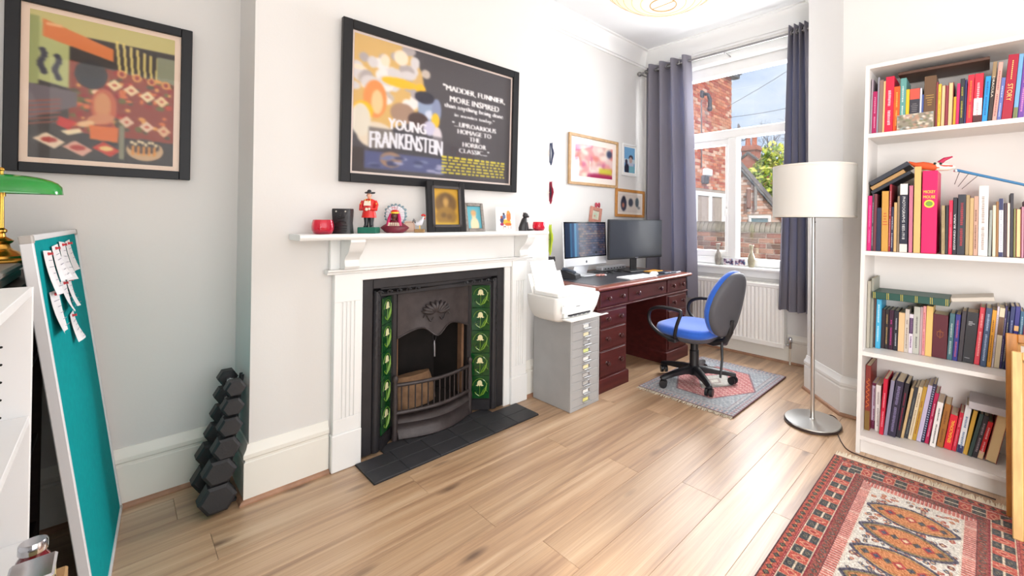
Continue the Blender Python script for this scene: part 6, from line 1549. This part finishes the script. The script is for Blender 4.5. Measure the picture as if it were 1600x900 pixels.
 (2, 0.0602, 2.765, 0.0148, 0.294, 4.3, (42, 52, 104), 'dark blue', '~', (190, 200, 230), ''),
 (2, 0.077, 2.768, 0.016, 0.296, 4.1, (52, 50, 130), 'indigo blue', '', (), 'mid:.62:.7:240,190,130'),
 (2, 0.0943, 2.765, 0.0131, 0.276, 4.0, (52, 100, 130), 'petrol blue', '~', (200, 220, 230), ''),
 (2, 0.1089, 2.77, 0.0099, 0.212, 3.8, (176, 74, 110), 'short dark pink', '', (), ''),
 (2, 0.1198, 2.77, 0.0108, 0.247, 3.7, (50, 70, 140), 'medium blue', '', (), ''),
 (3, -0.4838, 2.727, 0.0236, 0.345, 1.2, (128, 46, 40), 'tall rust', '~s', (245, 150, 50), 'bot:.3:125,95,45'),
 (3, -0.4594, 2.77, 0.0187, 0.246, 1.4, (210, 195, 215), 'purple and white', '~', (110, 30, 70), 'bot:.18:110,30,70;top:.06:110,30,70'),
 (3, -0.4399, 2.751, 0.0231, 0.245, 1.4, (232, 228, 224), 'white', '~', (150, 140, 140), ''),
 (3, -0.416, 2.72, 0.0179, 0.296, 4.1, (196, 24, 56), 'glossy red', '~', (240, 180, 190), ''),
 (3, -0.3973, 2.727, 0.0158, 0.294, 6.4, (140, 136, 160), 'plastic-wrapped grey', '', (), ''),
 (3, -0.3807, 2.732, 0.0331, 0.295, 7.2, (50, 44, 66), 'thick blue-black', '~', (150, 140, 180), ''),
 (3, -0.3468, 2.745, 0.0191, 0.29, 7.6, (38, 34, 44), 'black crimson-lettered', '~', (190, 40, 80), ''),
 (3, -0.327, 2.752, 0.0117, 0.27, 9.3, (204, 176, 130), 'thin tan', '', (), ''),
 (3, -0.3144, 2.762, 0.0156, 0.276, 9.3, (56, 58, 66), 'dark grey', '~', (140, 150, 140), ''),
 (3, -0.298, 2.76, 0.0164, 0.282, 9.3, (226, 210, 178), 'cream', '~', (150, 120, 90), ''),
 (3, -0.2809, 2.767, 0.0158, 0.287, 9.3, (192, 152, 56), 'yellow and brown', '~', (140, 60, 30), ''),
 (3, -0.2643, 2.768, 0.0182, 0.298, 9.3, (198, 188, 218), 'lavender', '', (), ''),
 (3, -0.2453, 2.77, 0.012, 0.309, 9.3, (44, 46, 74), 'spiral-bound black', '~d', (190, 195, 220), ''),
 (3, -0.2307, 2.769, 0.0161, 0.266, 9.0, (184, 28, 82), 'raspberry red', '~', (240, 190, 200), ''),
 (3, -0.2103, 2.747, 0.0232, 0.231, 8.1, (236, 232, 230), 'white black-lettered', '~', (60, 60, 60), ''),
 (3, -0.1837, 2.77, 0.0247, 0.222, 8.5, (164, 106, 44), 'brown', '~', (110, 60, 25), ''),
 (3, -0.1562, 2.77, 0.0286, 0.176, 8.7, (222, 28, 52), 'red yellow-lettered', 'SENSACIONAL', (255, 215, 70), ''),
 (3, -0.1259, 2.77, 0.0151, 0.197, 9.1, (198, 28, 58), 'dark red', '~', (240, 150, 160), ''),
 (3, -0.1077, 2.77, 0.0227, 0.239, 8.4, (230, 230, 232), 'white, navy-footed', '~', (80, 110, 150), 'bot:.16:40,44,90'),
 (3, -0.0842, 2.77, 0.0155, 0.222, 10.1, (204, 158, 56), 'mustard', '', (), ''),
 (3, -0.067, 2.762, 0.0137, 0.217, 11.8, (48, 70, 66), 'dark green', '', (), ''),
 (3, -0.0524, 2.762, 0.0189, 0.213, 11.8, (38, 34, 40), 'black decorated', '~', (170, 150, 160), ''),
 (3, -0.0328, 2.768, 0.0187, 0.186, 11.8, (214, 34, 40), 'bright red', '~', (250, 220, 220), 'bot:.2:220,190,150'),
 (3, -0.0068, 2.755, 0.0399, 0.229, 10.7, (232, 204, 154), 'thick cream, pages outward', '', (), 'pages'),
]
ORD = 'first second third fourth fifth sixth seventh eighth ninth tenth eleventh twelfth thirteenth fourteenth fifteenth sixteenth seventeenth eighteenth nineteenth twentieth twenty-first twenty-second twenty-third twenty-fourth twenty-fifth twenty-sixth twenty-seventh twenty-eighth twenty-ninth thirtieth thirty-first thirty-second thirty-third thirty-fourth thirty-fifth thirty-sixth'.split()
SHN = ['top', 'second', 'third', 'bottom']
cnt = [0, 0, 0, 0]
M_page = cmat('e9dcc0', .85)
for (sh, x0, Y, th, h, lean, col, desc, text, tc, style) in BOOKS:
    i = cnt[sh]; cnt[sh] += 1
    zs = SHZ[sh]+.0006
    dep = min(.20, .115+.11*((h-.13)/.3)+random.uniform(0, .02))
    dep = min(dep, BY1-.012-Y)
    b = thing('book', '%s book upright on the %s bookcase shelf, %s from the left' % (desc, SHN[sh], ORD[i]), 'book', (x0+th/2, Y, zs), group='books on the white bookcase')
    a = R(lean); px_ = x0+th if lean > 0 else x0
    fr = Matrix.Translation((px_, Y, zs)) @ Matrix.Rotation(a, 4, 'Y') @ Matrix.Translation((x0-px_, 0, 0))
    cm = cmat(col, .45); ct = min(.0025, th*.16)
    if style == 'pages':
        MB(fr).box(0, ct, 0, dep, 0, h, .0006).box(th-ct, th, 0, dep, 0, h, .0006).box(0, th, dep-.003, dep, 0, h, .0006).build('cover', cmat('8a4038', .5), b)
        MB(fr).box(ct, th-ct, .002, dep-.003, .003, h-.003, 0).build('pages', cmat(col, .85), b)
        continue
    MB(fr).box(0, ct, .001, dep, 0, h, .0006).box(th-ct, th, .001, dep, 0, h, .0006).box(0, th, 0, .0035, 0, h, .0012).build('cover', cm, b)
    MB(fr).box(ct, th-ct, .0035, dep-.003, .003, h-.003, 0).build('pages', M_page, b)
    if style and style != 'oval':
        for s in style.split(';'):
            p = s.split(':'); c = tuple(int(q) for q in p[-1].split(','))
            if p[0] == 'top': z0, z1 = h*(1-float(p[1])), h-.0003
            elif p[0] == 'bot': z0, z1 = .0003, h*float(p[1])
            else: z0, z1 = h*float(p[1]), h*float(p[2])
            MB(fr).box(.0006, th-.0006, -.0004, .001, z0, z1, 0).build('spine_band', cmat(c, .45), b)
    if not text: continue
    tm = cmat(tuple(int(q*.72+w*.28) for q, w in zip(tc, col)) if text[0] == '~' else tc, .5); r3 = fr.to_3x3(); u = r3 @ Vector((0, 0, -1)); v = r3 @ Vector((1, 0, 0)); up = r3 @ Vector((0, 0, 1))
    yo = -.0008
    if style == 'oval':
        for k, t in enumerate(text.split('|')): text_mb(t, fr @ Vector((th*.48, yo, h*(.745-.062*k))), v, up, th*.78, h*.034).build('title_lettering', tm, b)
        m = MB(fr); m.lathe([(.001, -.0003), (1, -.0003), (1, .0003), (.001, .0003)], n=28, M=Matrix.Translation((th*.48, yo, h*.60)) @ Matrix.Diagonal((th*.34, 1, h*.048, 1)) @ Matrix.Rotation(PI/2, 4, 'X')); m.build('oval_badge', cmat('e8d83c', .5), b)
        m = MB(fr); m.lathe([(.001, -.0004), (1, -.0004), (1, .0005), (.001, .0005)], n=24, M=Matrix.Translation((th*.48, yo-.0002, h*.60)) @ Matrix.Diagonal((th*.24, 1, h*.032, 1)) @ Matrix.Rotation(PI/2, 4, 'X')); m.build('badge_centre', cmat('7a9a3c', .5), b)
    elif text[0] != '~':
        big = {'STORY': (.42, .26, .5), 'DRACULA': (.58, .34, .5), 'EDWARD BURRA': (.40, .62, .42), 'SENSACIONAL': (.52, .66, .42)}.get(text, (.5, .62, .36))
        if text in ('SENSACIONAL', 'EDWARD BURRA'): u_, v_ = -u, -v
        else: u_, v_ = u, v
        text_mb(text, fr @ Vector((th/2, yo, h*big[0])), u_, v_, h*big[1], th*big[2]).build('title_lettering', tm, b)
        if text == 'STORY':
            m = MB(fr); z = h*.62
            while z < h*.9: m.box(th*.45, th*.55, yo, yo+.0006, z, z+.006); z += .0085
            m.build('author_lettering', tm, b)
    else:
        m = MB(fr)
        if text == '~h':
            for k in range(5): w = random.uniform(.3, .75)*th; m.box(th/2-w/2, th/2+w/2, yo, yo+.0006, h*(.62-k*.045), h*(.635-k*.045))
        elif text == '~s':
            m.tube([(th*(.5+.28*math.sin(k*.9)), yo+.0004, h*(.80-.011*k)) for k in range(42)], .0016, 4)
        elif text == '~e':
            m.tube([(th/2+.012*math.cos(q), yo+.0004, h*.55+.016*math.sin(q)) for q in np.linspace(0, 2*PI, 16, endpoint=False)], .0012, 4, closed=True).tube([(th/2, yo+.0004, h*.45), (th/2, yo+.0004, h*.66)], .0012, 4).tube([(th/2-.014, yo+.0004, h*.6), (th/2+.014, yo+.0004, h*.6)], .0012, 4)
        elif text == '~c':
            for k, w in enumerate((.35, .55, .3)): m.box(th*.2, th*(.2+w), yo, yo+.0006, h*(.80-k*.03), h*(.815-k*.03))
            m.box(th*.15, th*.6, yo, yo+.0006, h*.09, h*.1)
        elif text == '~d':
            for k in range(24): m.box(th*.2, th*.8, yo, yo+.0006, h*(.04+k*.039), h*(.06+k*.039))
        else:
            z = h*random.uniform(.08, .16); e = h*random.uniform(.72, .92); wd = th*random.uniform(.12, .20); c = th*random.uniform(.46, .54)
            gapz = random.uniform(.4, .6)*h
            while z < e:
                l = random.uniform(.003, .008)
                if abs(z-gapz) > .008: m.box(c-wd*random.uniform(.7, 1), c+wd*random.uniform(.7, 1), yo, yo+.0006, z, z+l)
                z += l+.0022
        m.build('spine_lettering', tm, b)

def slab_book(label, x, y0, z, w, dep, h, ang, col, pages='e9dcc0', bands=0, cat='book'):
    b = thing('book' if cat == 'book' else 'paper_stack', label, cat, (x+w/2, y0, z), group='books lying on the upright books' if cat == 'book' else None)
    fr = Matrix.Translation((x, y0, z)) @ Matrix.Rotation(R(-ang), 4, 'Y')
    MB(fr).box(0, w, 0, dep, 0, .003, .001).box(0, w, 0, dep, h-.003, h, .001).box(0, w, 0, .004, 0, h, .0015).build('cover', cmat(col, .45), b)
    MB(fr).box(.004, w-.003, .004, dep-.003, .003, h-.003, 0).build('pages', cmat(pages, .85), b)
    if bands:
        m = MB(fr)
        for k in range(bands):
            xx = w*(.03+k*.94/(bands-1)) if bands > 1 else w/2
            for q in (-.0035, .0035): m.box(xx+q-.001, xx+q+.001, -.0008, .001, .002, h-.001, 0)
        m.build('gilt_bands', cmat('d8c050', .35), b)
    return b
slab_book('large brown portfolio lying across the books on the top bookcase shelf', -.335, 2.70, 1.957, .345, .19, .014, 0, '5c4034')
slab_book('black folder leaning across books at the left of the second shelf, lowest of three', -.440, 2.672, 1.352, .192, .20, .016, 31, '2a2e38')
slab_book('tan book leaning across books on the second shelf, between two black folders', -.441, 2.676, 1.3715, .165, .19, .020, 31, 'b08a58', 'c8a070')
slab_book('black folder leaning across books at the left of the second shelf, topmost of three', -.4455, 2.672, 1.3955, .19, .20, .022, 31, '343842')
slab_book('long green leather book with gilt bands lying on the third shelf books', -.447, 2.715, .803, .315, .19, .036, 0, '1f4c44', 'cdb98c', 6)
slab_book('pale paperback with curling cover lying at a slant on third shelf books', -.125, 2.73, .824, .155, .15, .020, 9, 'c8c0b4', 'e2ddd2')
t = slab_book('stack of grey-white papers lying on books at the right of bottom shelf', -.062, 2.72, .337, .19, .17, .034, -2, 'bcb8bc', 'dcd8e4', cat='papers')
t = thing('picture_postcard', 'postcard with faded floral picture leaning on the top shelf books', 'postcard', (-.265, 2.65, SHZ[0]))
fr = Matrix.Translation((0, 2.650, SHZ[0]+.0006)) @ Matrix.Rotation(R(-7), 4, 'X')
MB(fr).box(-.334, -.190, 0, .001, 0, .080, 0).build('card', cmat('d8d2c4', .7), t)
cv = Canvas(60, 34, (146, 138, 124))
for k in range(90): cv.ell(random.random(), random.random(), .05, .07, random.choice([(190, 160, 140), (120, 112, 100), (206, 196, 176), (150, 166, 170), (176, 140, 120), (220, 210, 200), (130, 130, 104)]))
cv.blur(2)
grid_print('picture', cv, fr @ Vector((-.333, -.0006, .079)), (1, 0, 0), fr.to_3x3() @ Vector((0, 0, -1)), .142, .078, attr_mat('card_print', .6), t)
# fish puppet on a stick on top of the thick magenta book
pz = 1.056+.401+.003
fp = thing('fish_puppet', 'red, orange and white fish puppet lying on top of the thick magenta book', 'puppet', (-.19, 2.70, pz))
o_ = Vector((-.205, 2.70, pz+.022))
MB().tube([o_+Vector((-.045, 0, .004)), o_+Vector((-.01, 0, .002)), o_+Vector((.03, -.004, -.004)), o_+Vector((.07, -.004, -.010)), o_+Vector((.095, -.004, -.012))], [.008, .018, .022, .016, .004], 12).build('body', cmat('ece4d6', .6), fp, smooth=60)
MB().tube([o_+Vector((-.085, .0, .030)), o_+Vector((-.06, 0, .012)), o_+Vector((-.03, 0, .006)), o_+Vector((.02, -.010, -.006)), o_+Vector((.04, -.018, -.010))], [.002, .012, .019, .018, .006], 12).build('tail', cmat('dc5a2c', .6), fp, smooth=60)
MB().tube([o_+Vector((.035, -.004, .012)), o_+Vector((.055, -.004, .030)), o_+Vector((.085, -.004, .040))], [.012, .009, .003], 10).build('crest', cmat('b81e4c', .5), fp, smooth=60)
m = MB()
for q in ((.02, -.024, .010), (.042, -.022, .008)): m.ball(o_+Vector(q), .006, 10, 8)
m.build('eye', cmat('24302c', .3), fp, smooth=60)
MB().tube([o_+Vector((.03, -.02, .0)), o_+Vector((.06, -.02, -.004)), o_+Vector((.085, -.012, -.006))], .004, 6).build('lip', cmat('c83c2c', .5), fp, smooth=60)
st = thing('blue_stick', 'long blue stick resting over the books from fish puppet to shelf end', 'stick', (.02, 2.70, 1.40))
A0 = Vector((-.105, 2.695, pz-.004)); A1 = Vector((.265, 2.70, 1.325))
MB().tube([A0, A1], [.0065, .0055], 10).build('rod', cmat('3a78a8', .4), st, smooth=50)
MB().lathe([(.007, 0), (.009, .006), (.006, .014), (1e-5, .016)], A0-Vector((.004, 0, .008)), 10).build('tip', M_chrome, st, smooth=50)
m = MB()
for k in range(3): p0 = A0.lerp(A1, .03+k*.09); m.tube([p0, p0+Vector((-.01-.01*k, .012, -.03)), p0+Vector((-.02-.02*k, .012, -.062))], .0014, 5)
m.build('strings', cmat('4a3a36', .6), st)

# two wooden frames leaning at the right edge
def lean_panel(label, x0, w, ybot, h, lean, b, dpt, z0, mf, inner):
    t = thing('empty_picture_frame', label, 'picture frame', (x0+w/2, ybot, z0), group='wooden frames leaning on the bookcase')
    fr = Matrix.Translation((x0, ybot, z0)) @ Matrix.Rotation(-lean, 4, 'X')
    f_ = MB(fr).box(0, b, 0, dpt, 0, h, .003).box(w-b, w, 0, dpt, 0, h, .003).box(b, w-b, 0, dpt, 0, b, .003).box(b, w-b, 0, dpt, h-b, h, .003).build('frame', mf, t)
    MB(fr).box(b-.002, b+.010, .006, dpt-.002, b-.002, h-b+.002, .001).box(w-b-.010, w-b+.002, .006, dpt-.002, b, h-b, .001).box(b, w-b, .006, dpt-.002, b-.002, b+.010, .001).box(b, w-b, .006, dpt-.002, h-b-.010, h-b+.002, .001).build('inner_slip', inner, t)
    MB(fr).box(b*.6, w-b*.6, dpt*.6, dpt*.85, b*.6, h-b*.6, 0).build('board', cmat('e8e2d6', .7), t)
M_honey = mat('honey_oak', rgb(186, 122, 52), .4, noise=.4, nscale=12, stretch=(6, 1, 1)); M_pine = mat('pale_pine', rgb(222, 180, 116), .45, noise=.3, nscale=12, stretch=(6, 1, 1))
lean_panel('honey oak frame leaning against the bookcase, behind the pale pine frame', .060, .50, 2.475, .735, R(8.5), .036, .024, .0110, M_honey, cmat('c08a44', .5))
lean_panel('pale pine frame leaning in front of the honey oak frame at right edge', .073, .46, 2.315, .695, R(9), .030, .03, .0110, M_pine, cmat('b8884a', .5))

# ================================================================== outside the window
M_mort = mat('lime_mortar', rgb(176, 160, 146), .95, noise=.3, nscale=10)
def brick_cols(kind):
    P = {'house': [(196, 104, 72), (206, 120, 84), (182, 90, 66), (214, 146, 112), (222, 178, 152), (176, 84, 62), (204, 132, 98)],
         'wall': [(122, 74, 60), (134, 86, 68), (112, 74, 62), (108, 84, 72), (140, 98, 78), (100, 78, 68), (122, 94, 78)],
         'gable': [(214, 186, 168), (206, 160, 134), (226, 204, 190), (198, 142, 114), (232, 214, 202)]}
    return P[kind]
def brick_field(name, parent, org, u, v, n, W, H, kind, skip=None, bl=.215, bh=.065, j=.010, clip=None):
    """many small far bricks as one mesh with a colour each"""
    org = Vector(org); u = Vector(u); v = Vector(v); n = Vector(n); m = MB(); cols = []; pal = brick_cols(kind)
    r_ = 0; z = 0
    while z < H-.02:
        x = -(bl/2 if r_ % 2 else 0)
        while x < W:
            a, b_ = max(x, 0), min(x+bl, W)
            ok = b_-a > .02 and not (skip and skip((a+b_)/2, z+bh/2)) and (clip is None or clip((a+b_)/2, z+bh/2))
            if ok:
                d = random.uniform(.008, .014); c = random.choice(pal); f = random.uniform(.85, 1.08)
                k = [org+u*a+v*z, org+u*b_+v*z, org+u*b_+v*(z+bh), org+u*a+v*(z+bh)]
                V = k+[p+n*d for p in k]
                m.add(V, [(4, 5, 6, 7), (0, 1, 5, 4), (1, 2, 6, 5), (2, 3, 7, 6), (3, 0, 4, 7)])
                cols += [(*[min(1, q*f) for q in rgb(*c)], 1)]*8
            x += bl+j
        r_ += 1; z += bh+j
    return m.build(name, attr_mat('brick_face', .9, bump=.4, bscale=60), parent, colors=cols, kind='stuff')
# neighbour house: its long wall runs away from the window on the left
HX = -5.0
hs = thing('brick_house', 'tall red brick house wall seen through the window behind garden wall', 'house', (HX-.5, 9.0, -.3))
hw = MB().box(HX-3.0, HX, 5.4, 11.02, -.3, 5.05).build('wall', M_mort, hs)
wy0, wy1, wz0, wz1 = 8.35, 10.62, .75, 1.90
brick_field('brickwork', hw, (HX, 7.4, .55), (0, 1, 0), (0, 0, 1), (1, 0, 0), 3.62, 4.48, 'house', skip=lambda a, z: wy0-.05 < a+7.4 < wy1+.05 and z+.55 < wz1+.06)
boxo('eaves_gutter', cmat('585c62', .5), hs, HX-.05, HX+.16, 5.4, 11.2, 4.98, 5.10, .02)
MB().add([(HX+.2, 5.3, 5.10), (HX+.2, 11.25, 5.10), (HX-1.6, 11.25, 6.6), (HX-1.6, 5.3, 6.6), (HX-3.2, 11.25, 5.1), (HX-3.2, 5.3, 5.1)], [(0, 1, 2, 3), (3, 2, 4, 5), (0, 3, 5), (1, 4, 2), (0, 5, 4, 1)]).build('roof', cmat('5a5450', .8), hs)
wd = MB().box(HX-.03, HX+.03, wy0, wy1, wz1-.10, wz1, .005).box(HX-.03, HX+.03, wy0, wy1, wz0, wz0+.08, .005).build('window_frame', M_trim, hs)
m = MB()
for y in np.linspace(wy0, wy1-.12, 4): m.box(HX-.03, HX+.035, y, y+.12, wz0, wz1, .005)
m.build('window_stile', M_trim, wd)
for k in range(3):
    y = wy0+.12+k*(wy1-.12-wy0)/3; boxo('pane', mat('dark_reflecting_pane', rgb(108, 140, 150), .06, spec=.8), wd, HX-.015, HX-.008, y, y+.64, wz0+.08, wz1-.1, 0)
MB().tube([(HX+.03, 9.33, 4.05), (HX+.03, 9.36, 2.45)], .016, 6).build('cable_run', cmat('6a5a54', .6), hs)
MB().tube([(HX+.03, 9.38, 4.20), (HX+.16, 9.40, 4.18), (HX+.20, 9.43, 4.05), (HX+.19, 9.44, 3.86)], [.04, .04, .05, .05], 8).box(HX, HX+.06, 9.30, 9.42, 4.12, 4.28, .01).ball((HX+.19, 9.44, 3.84), .065, 10, 8).build('wall_lantern', cmat('2c2e34', .5), hs, smooth=50)
al = MB().box(HX+.01, HX+.14, 9.42, 9.72, 2.27, 2.44, .02).build('flood_light', cmat('e8ecf0', .4), hs)
MB().box(HX+.01, HX+.12, 9.36, 9.58, 2.08, 2.27, .02).build('flood_bracket', cmat('3a3c40', .5), al)
dsh = thing('satellite_dish', 'grey satellite dish on the corner of the brick house', 'satellite dish', (HX+.1, 11.05, 3.3))
m = MB(); Mx = Matrix.Translation((HX+.20, 11.14, 3.56)) @ Matrix.Rotation(R(30), 4, 'Z') @ Matrix.Rotation(R(74), 4, 'Y') @ Matrix.Scale(.62, 4)
m.lathe([(1e-5, -.09), (.12, -.082), (.24, -.058), (.34, -.018), (.36, 0), (.335, -.010), (.235, -.048), (.12, -.072), (1e-5, -.080)], n=28, M=Mx, sy=1.1); m.build('dish', cmat('98a8b8', .5), dsh, smooth=60)
MB().tube([(HX+.005, 11.03, 3.30), (HX+.10, 11.10, 3.28), (HX+.16, 11.13, 3.48)], .018, 8).tube([(HX+.12, 11.10, 3.30), (HX+.32, 11.12, 3.32), (HX+.42, 11.12, 3.40)], .012, 6).build('arm', cmat('40444a', .5), dsh, smooth=50)
MB().tube([(HX+.41, 11.12, 3.40), (HX+.53, 11.12, 3.42)], [.04, .03], 10).build('receiver', cmat('40444a', .5), dsh, smooth=50)
# garden wall: every brick in view is its own piece
gw = thing('garden_wall', 'low weathered brick garden wall with rounded coping outside the window', 'wall', (-2.9, 6.6, -.3))
core = MB().box(-5.2, -.6, 6.51, 6.73, -.3, 1.04).build('mortar_core', M_mort, gw)
protos = {}
def brick_piece(x0, x1, z0, ci):
    key = (round(x1-x0, 3), ci)
    if key not in protos:
        c = brick_cols('wall')[ci]; mt = mat('garden_brick_%d' % ci, rgb(*c), .9, noise=.35, nscale=14, bump=.5, bscale=50)
        protos[key] = MB().box(x0, x1, 6.500, 6.56, z0, z0+.066, .006).build('brick', mt, gw); return
    o = protos[key].copy(); COL.objects.link(o); o.location = Vector(((x0+x1)/2, 6.53-random.uniform(0, .008), z0))-wm(gw).translation
for r_ in range(12):
    z0 = .115+r_*.0765; x = -4.3-(.11 if r_ % 2 else 0)
    while x < -1.35:
        brick_piece(x, x+.212, z0, random.randrange(7)); x += .224
M_cop = mat('lichen_coping', rgb(120, 112, 98), .9, noise=.6, nscale=9, bump=.6, bscale=40)
cp_proto = None
for k in range(42):
    x = -4.4+k*.0765
    if cp_proto is None:
        pts = [(6.47+.15-.15*math.cos(a), 1.042+.155*math.sin(a)) for a in np.linspace(0, PI, 10)]
        n_ = len(pts); V = [(x, a, b) for a, b in pts]+[(x+.068, a, b) for a, b in pts]
        cp_proto = MB().add(V, [tuple(range(n_)), tuple(range(n_, 2*n_))[::-1]]+[(i, n_+i, n_+(i+1) % n_, (i+1) % n_) for i in range(n_)]).build('coping_brick', M_cop, gw, smooth=40)
    else:
        o = cp_proto.copy(); COL.objects.link(o); o.location = Vector((x+.034, 6.62, 1.042+random.uniform(-.004, .004)))-wm(gw).translation
# gabled outbuilding beyond the wall
gb = thing('gabled_outbuilding', 'pale brick gabled outbuilding with a sloping slate verge beyond the garden wall', 'building', (-5.2, 12.4, -.3))
gp = [(-8.0, -.3), (-3.2, -.3), (-3.2, .42), (-5.6, 3.28), (-8.0, 1.0)]
Mx = Matrix(((1, 0, 0, 0), (0, 0, -1, 0), (0, 1, 0, 0), (0, 0, 0, 1)))
gwall = MB().prism(gp, -12.3, -12.0, Mx).build('wall', M_mort, gb)
def gclip(a, z):
    x = -6.2+a; zz = .5+z; return zz < 3.28-(abs(x+5.6))*(2.86/2.4)-.05
brick_field('brickwork', gwall, (-6.2, 12.0, .5), (1, 0, 0), (0, 0, 1), (0, -1, 0), 3.0, 2.8, 'gable', clip=gclip, skip=lambda a, z: (-4.94 < a-6.2 < -4.26 and z+.5 < 1.40) or (-5.75 < a-6.2 < -5.1 and z+.5 < 1.4))
MB().tube([(-5.75, 11.93, 3.42), (-3.1, 11.93, .26)], .035, 6).build('verge', cmat('4c5054', .6), gb)
MB().add([(-5.6, 11.93, 3.34), (-3.0, 11.93, .22), (-3.0, 12.31, .22), (-5.6, 12.31, 3.34), (-5.6, 11.93, 3.30), (-3.0, 11.93, .18), (-3.0, 12.31, .18), (-5.6, 12.31, 3.30)], [(0, 1, 2, 3), (7, 6, 5, 4), (0, 4, 5, 1), (1, 5, 6, 2), (2, 6, 7, 3), (3, 7, 4, 0)]).build('roof_slope', cmat('6a6260', .8), gb)
for (x0, x1, z1) in ((-4.90, -4.30, 1.36), (-5.70, -5.14, 1.36)):
    w_ = MB().box(x0, x1, 11.95, 12.02, z1-.08, z1, .005).box(x0, x0+.07, 11.95, 12.02, .7, z1-.08, .005).box(x1-.07, x1, 11.95, 12.02, .7, z1-.08, .005).build('window_frame', M_trim, gb)
    boxo('pane', mat('dark_reflecting_pane'), w_, x0+.07, x1-.07, 11.975, 11.985, .7, z1-.08, 0)
boxo('vent_flue', cmat('8a6054', .6), gb, -4.93, -4.83, 11.84, 11.96, 1.55, 2.10, .02); MB().tube([(-4.70, 11.93, 1.5), (-4.70, 11.93, 2.15)], .045, 8).build('soil_pipe', cmat('8c8884', .6), gb)
# far house with chimney
fh = thing('far_house', 'distant red brick gable end with a chimney stack behind the shrub', 'house', (-7.4, 18.5, -.3))
MB().prism([(-10.5, -.3), (-5.4, -.3), (-5.4, 2.4), (-7.4, 4.02), (-10.5, 1.8)], -20.0, -18.0, Mx).build('gable', mat('far_brick', rgb(176, 104, 82), .9, noise=.4, nscale=6), fh)
ck = MB().box(-7.72, -7.10, 18.05, 18.6, 3.2, 4.40, .01).box(-7.80, -7.02, 17.98, 18.66, 4.18, 4.30, .01).build('chimney_stack', mat('far_brick'), fh)
for x in (-7.55, -7.27): MB().lathe([(.11, 4.40), (.10, 4.7), (.12, 4.74)], (x, 18.3, 0), 12).build('chimney_pot', cmat('c0694a', .8), ck, smooth=40)
MB().tube([(-7.4, 17.97, 4.08), (-5.3, 17.97, 2.38)], .06, 6).tube([(-7.4, 17.97, 4.08), (-10.6, 17.97, 1.75)], .06, 6).build('verge', cmat('5c5654', .7), fh)
# shrub and bare tree
def leaf_cloud(name, parent, c, rad, n, size, cols, seed):
    r = np.random.RandomState(seed); m = MB(); cs = []
    for k in range(n):
        d = r.normal(size=3); d /= np.linalg.norm(d); rr = r.uniform(.55, 1)**.5
        bump = 1+.28*math.sin(5*d[0]+3*d[2])*math.cos(4*d[1]+1)
        p = Vector(c)+Vector((d[0]*rad[0], d[1]*rad[1], d[2]*rad[2]))*rr*bump
        a = Vector(r.normal(size=3)).normalized(); b = a.orthogonal().normalized(); s = size*r.uniform(.6, 1.3)
        m.add([p-a*s, p+b*s*.45, p+a*s, p-b*s*.45], [(0, 1, 2, 3)]); cs += [(*rgb(*cols[r.randint(len(cols))]), 1)]*4
    return m.build(name, attr_mat('leaf_face', .6), parent, colors=cs, kind='stuff')
sb = thing('golden_shrub', 'bright yellow-green shrub growing behind the gabled outbuilding', 'shrub', (-5.2, 16.6, -.3))
leaf_cloud('foliage', sb, (-5.35, 16.3, 2.45), (1.55, .8, 1.35), 3800, .13, [(206, 206, 70), (176, 190, 60), (140, 164, 52), (222, 216, 110), (110, 140, 50)], 5)
m = MB()
for k in range(5): m.tube([(-5.3+.1*k, 16.3, -.3), (-5.3+.25*(k-2), 16.3, 1.2), (-5.3+.5*(k-2), 16.3, 2.4)], [.06, .045, .02], 6)
m.build('stems', cmat('6a5440', .8), sb)
tr = thing('bare_tree', 'leafless tree with fine bluish branches against the sky', 'tree', (-9.5, 27, -.3))
m = MB(); r = np.random.RandomState(11)
def branch(p, d, L_, rad, depth):
    q = p+d*L_; mid = p+d*L_*.5+Vector(r.normal(size=3))*L_*.05
    m.tube([p, mid, q], [rad, rad*.8, rad*.6], 5 if depth < 2 else 3, caps=False)
    if depth >= 6: return
    for k in range(3 if depth < 4 else 2):
        nd = (d+Vector(r.normal(size=3))*.55+Vector((0, 0, .12))).normalized(); branch(p+d*L_*r.uniform(.6, 1), nd, L_*r.uniform(.62, .82), rad*.55, depth+1)
branch(Vector((-10.2, 27, -.3)), Vector((.03, 0, 1)), 3.2, .22, 0)
branch(Vector((-8.6, 27.3, -.3)), Vector((.05, 0, 1)), 2.9, .2, 0)
m.build('branches', cmat('5a5458', .9), tr)
# overhead wires and the ground
for k, (za, zb_) in enumerate(((5.4, 8.6), (5.0, 5.7))):
    w_ = thing('overhead_wire', ['thin telephone wire crossing the sky, upper one', 'thin telephone wire crossing the sky, lower one'][k], 'wire', (-5, 16, za))
    pa, pb = Vector((HX+.01, 10.8, (4.2, 3.9)[k])), Vector((-1.2, 12.2, (7.0, 4.9)[k])); MB().tube([pa.lerp(pb, f)-Vector((0, 0, .25*math.sin(PI*f))) for f in np.linspace(0, 1, 12)], .006, 4).build('line', cmat('6a7078', .6), w_)
struct(MB().box(-40, 30, 4.15, 60, -.5, -.3).build('floor_outside', mat('grey_paving', rgb(150, 146, 138), .9, noise=.4, nscale=3)))
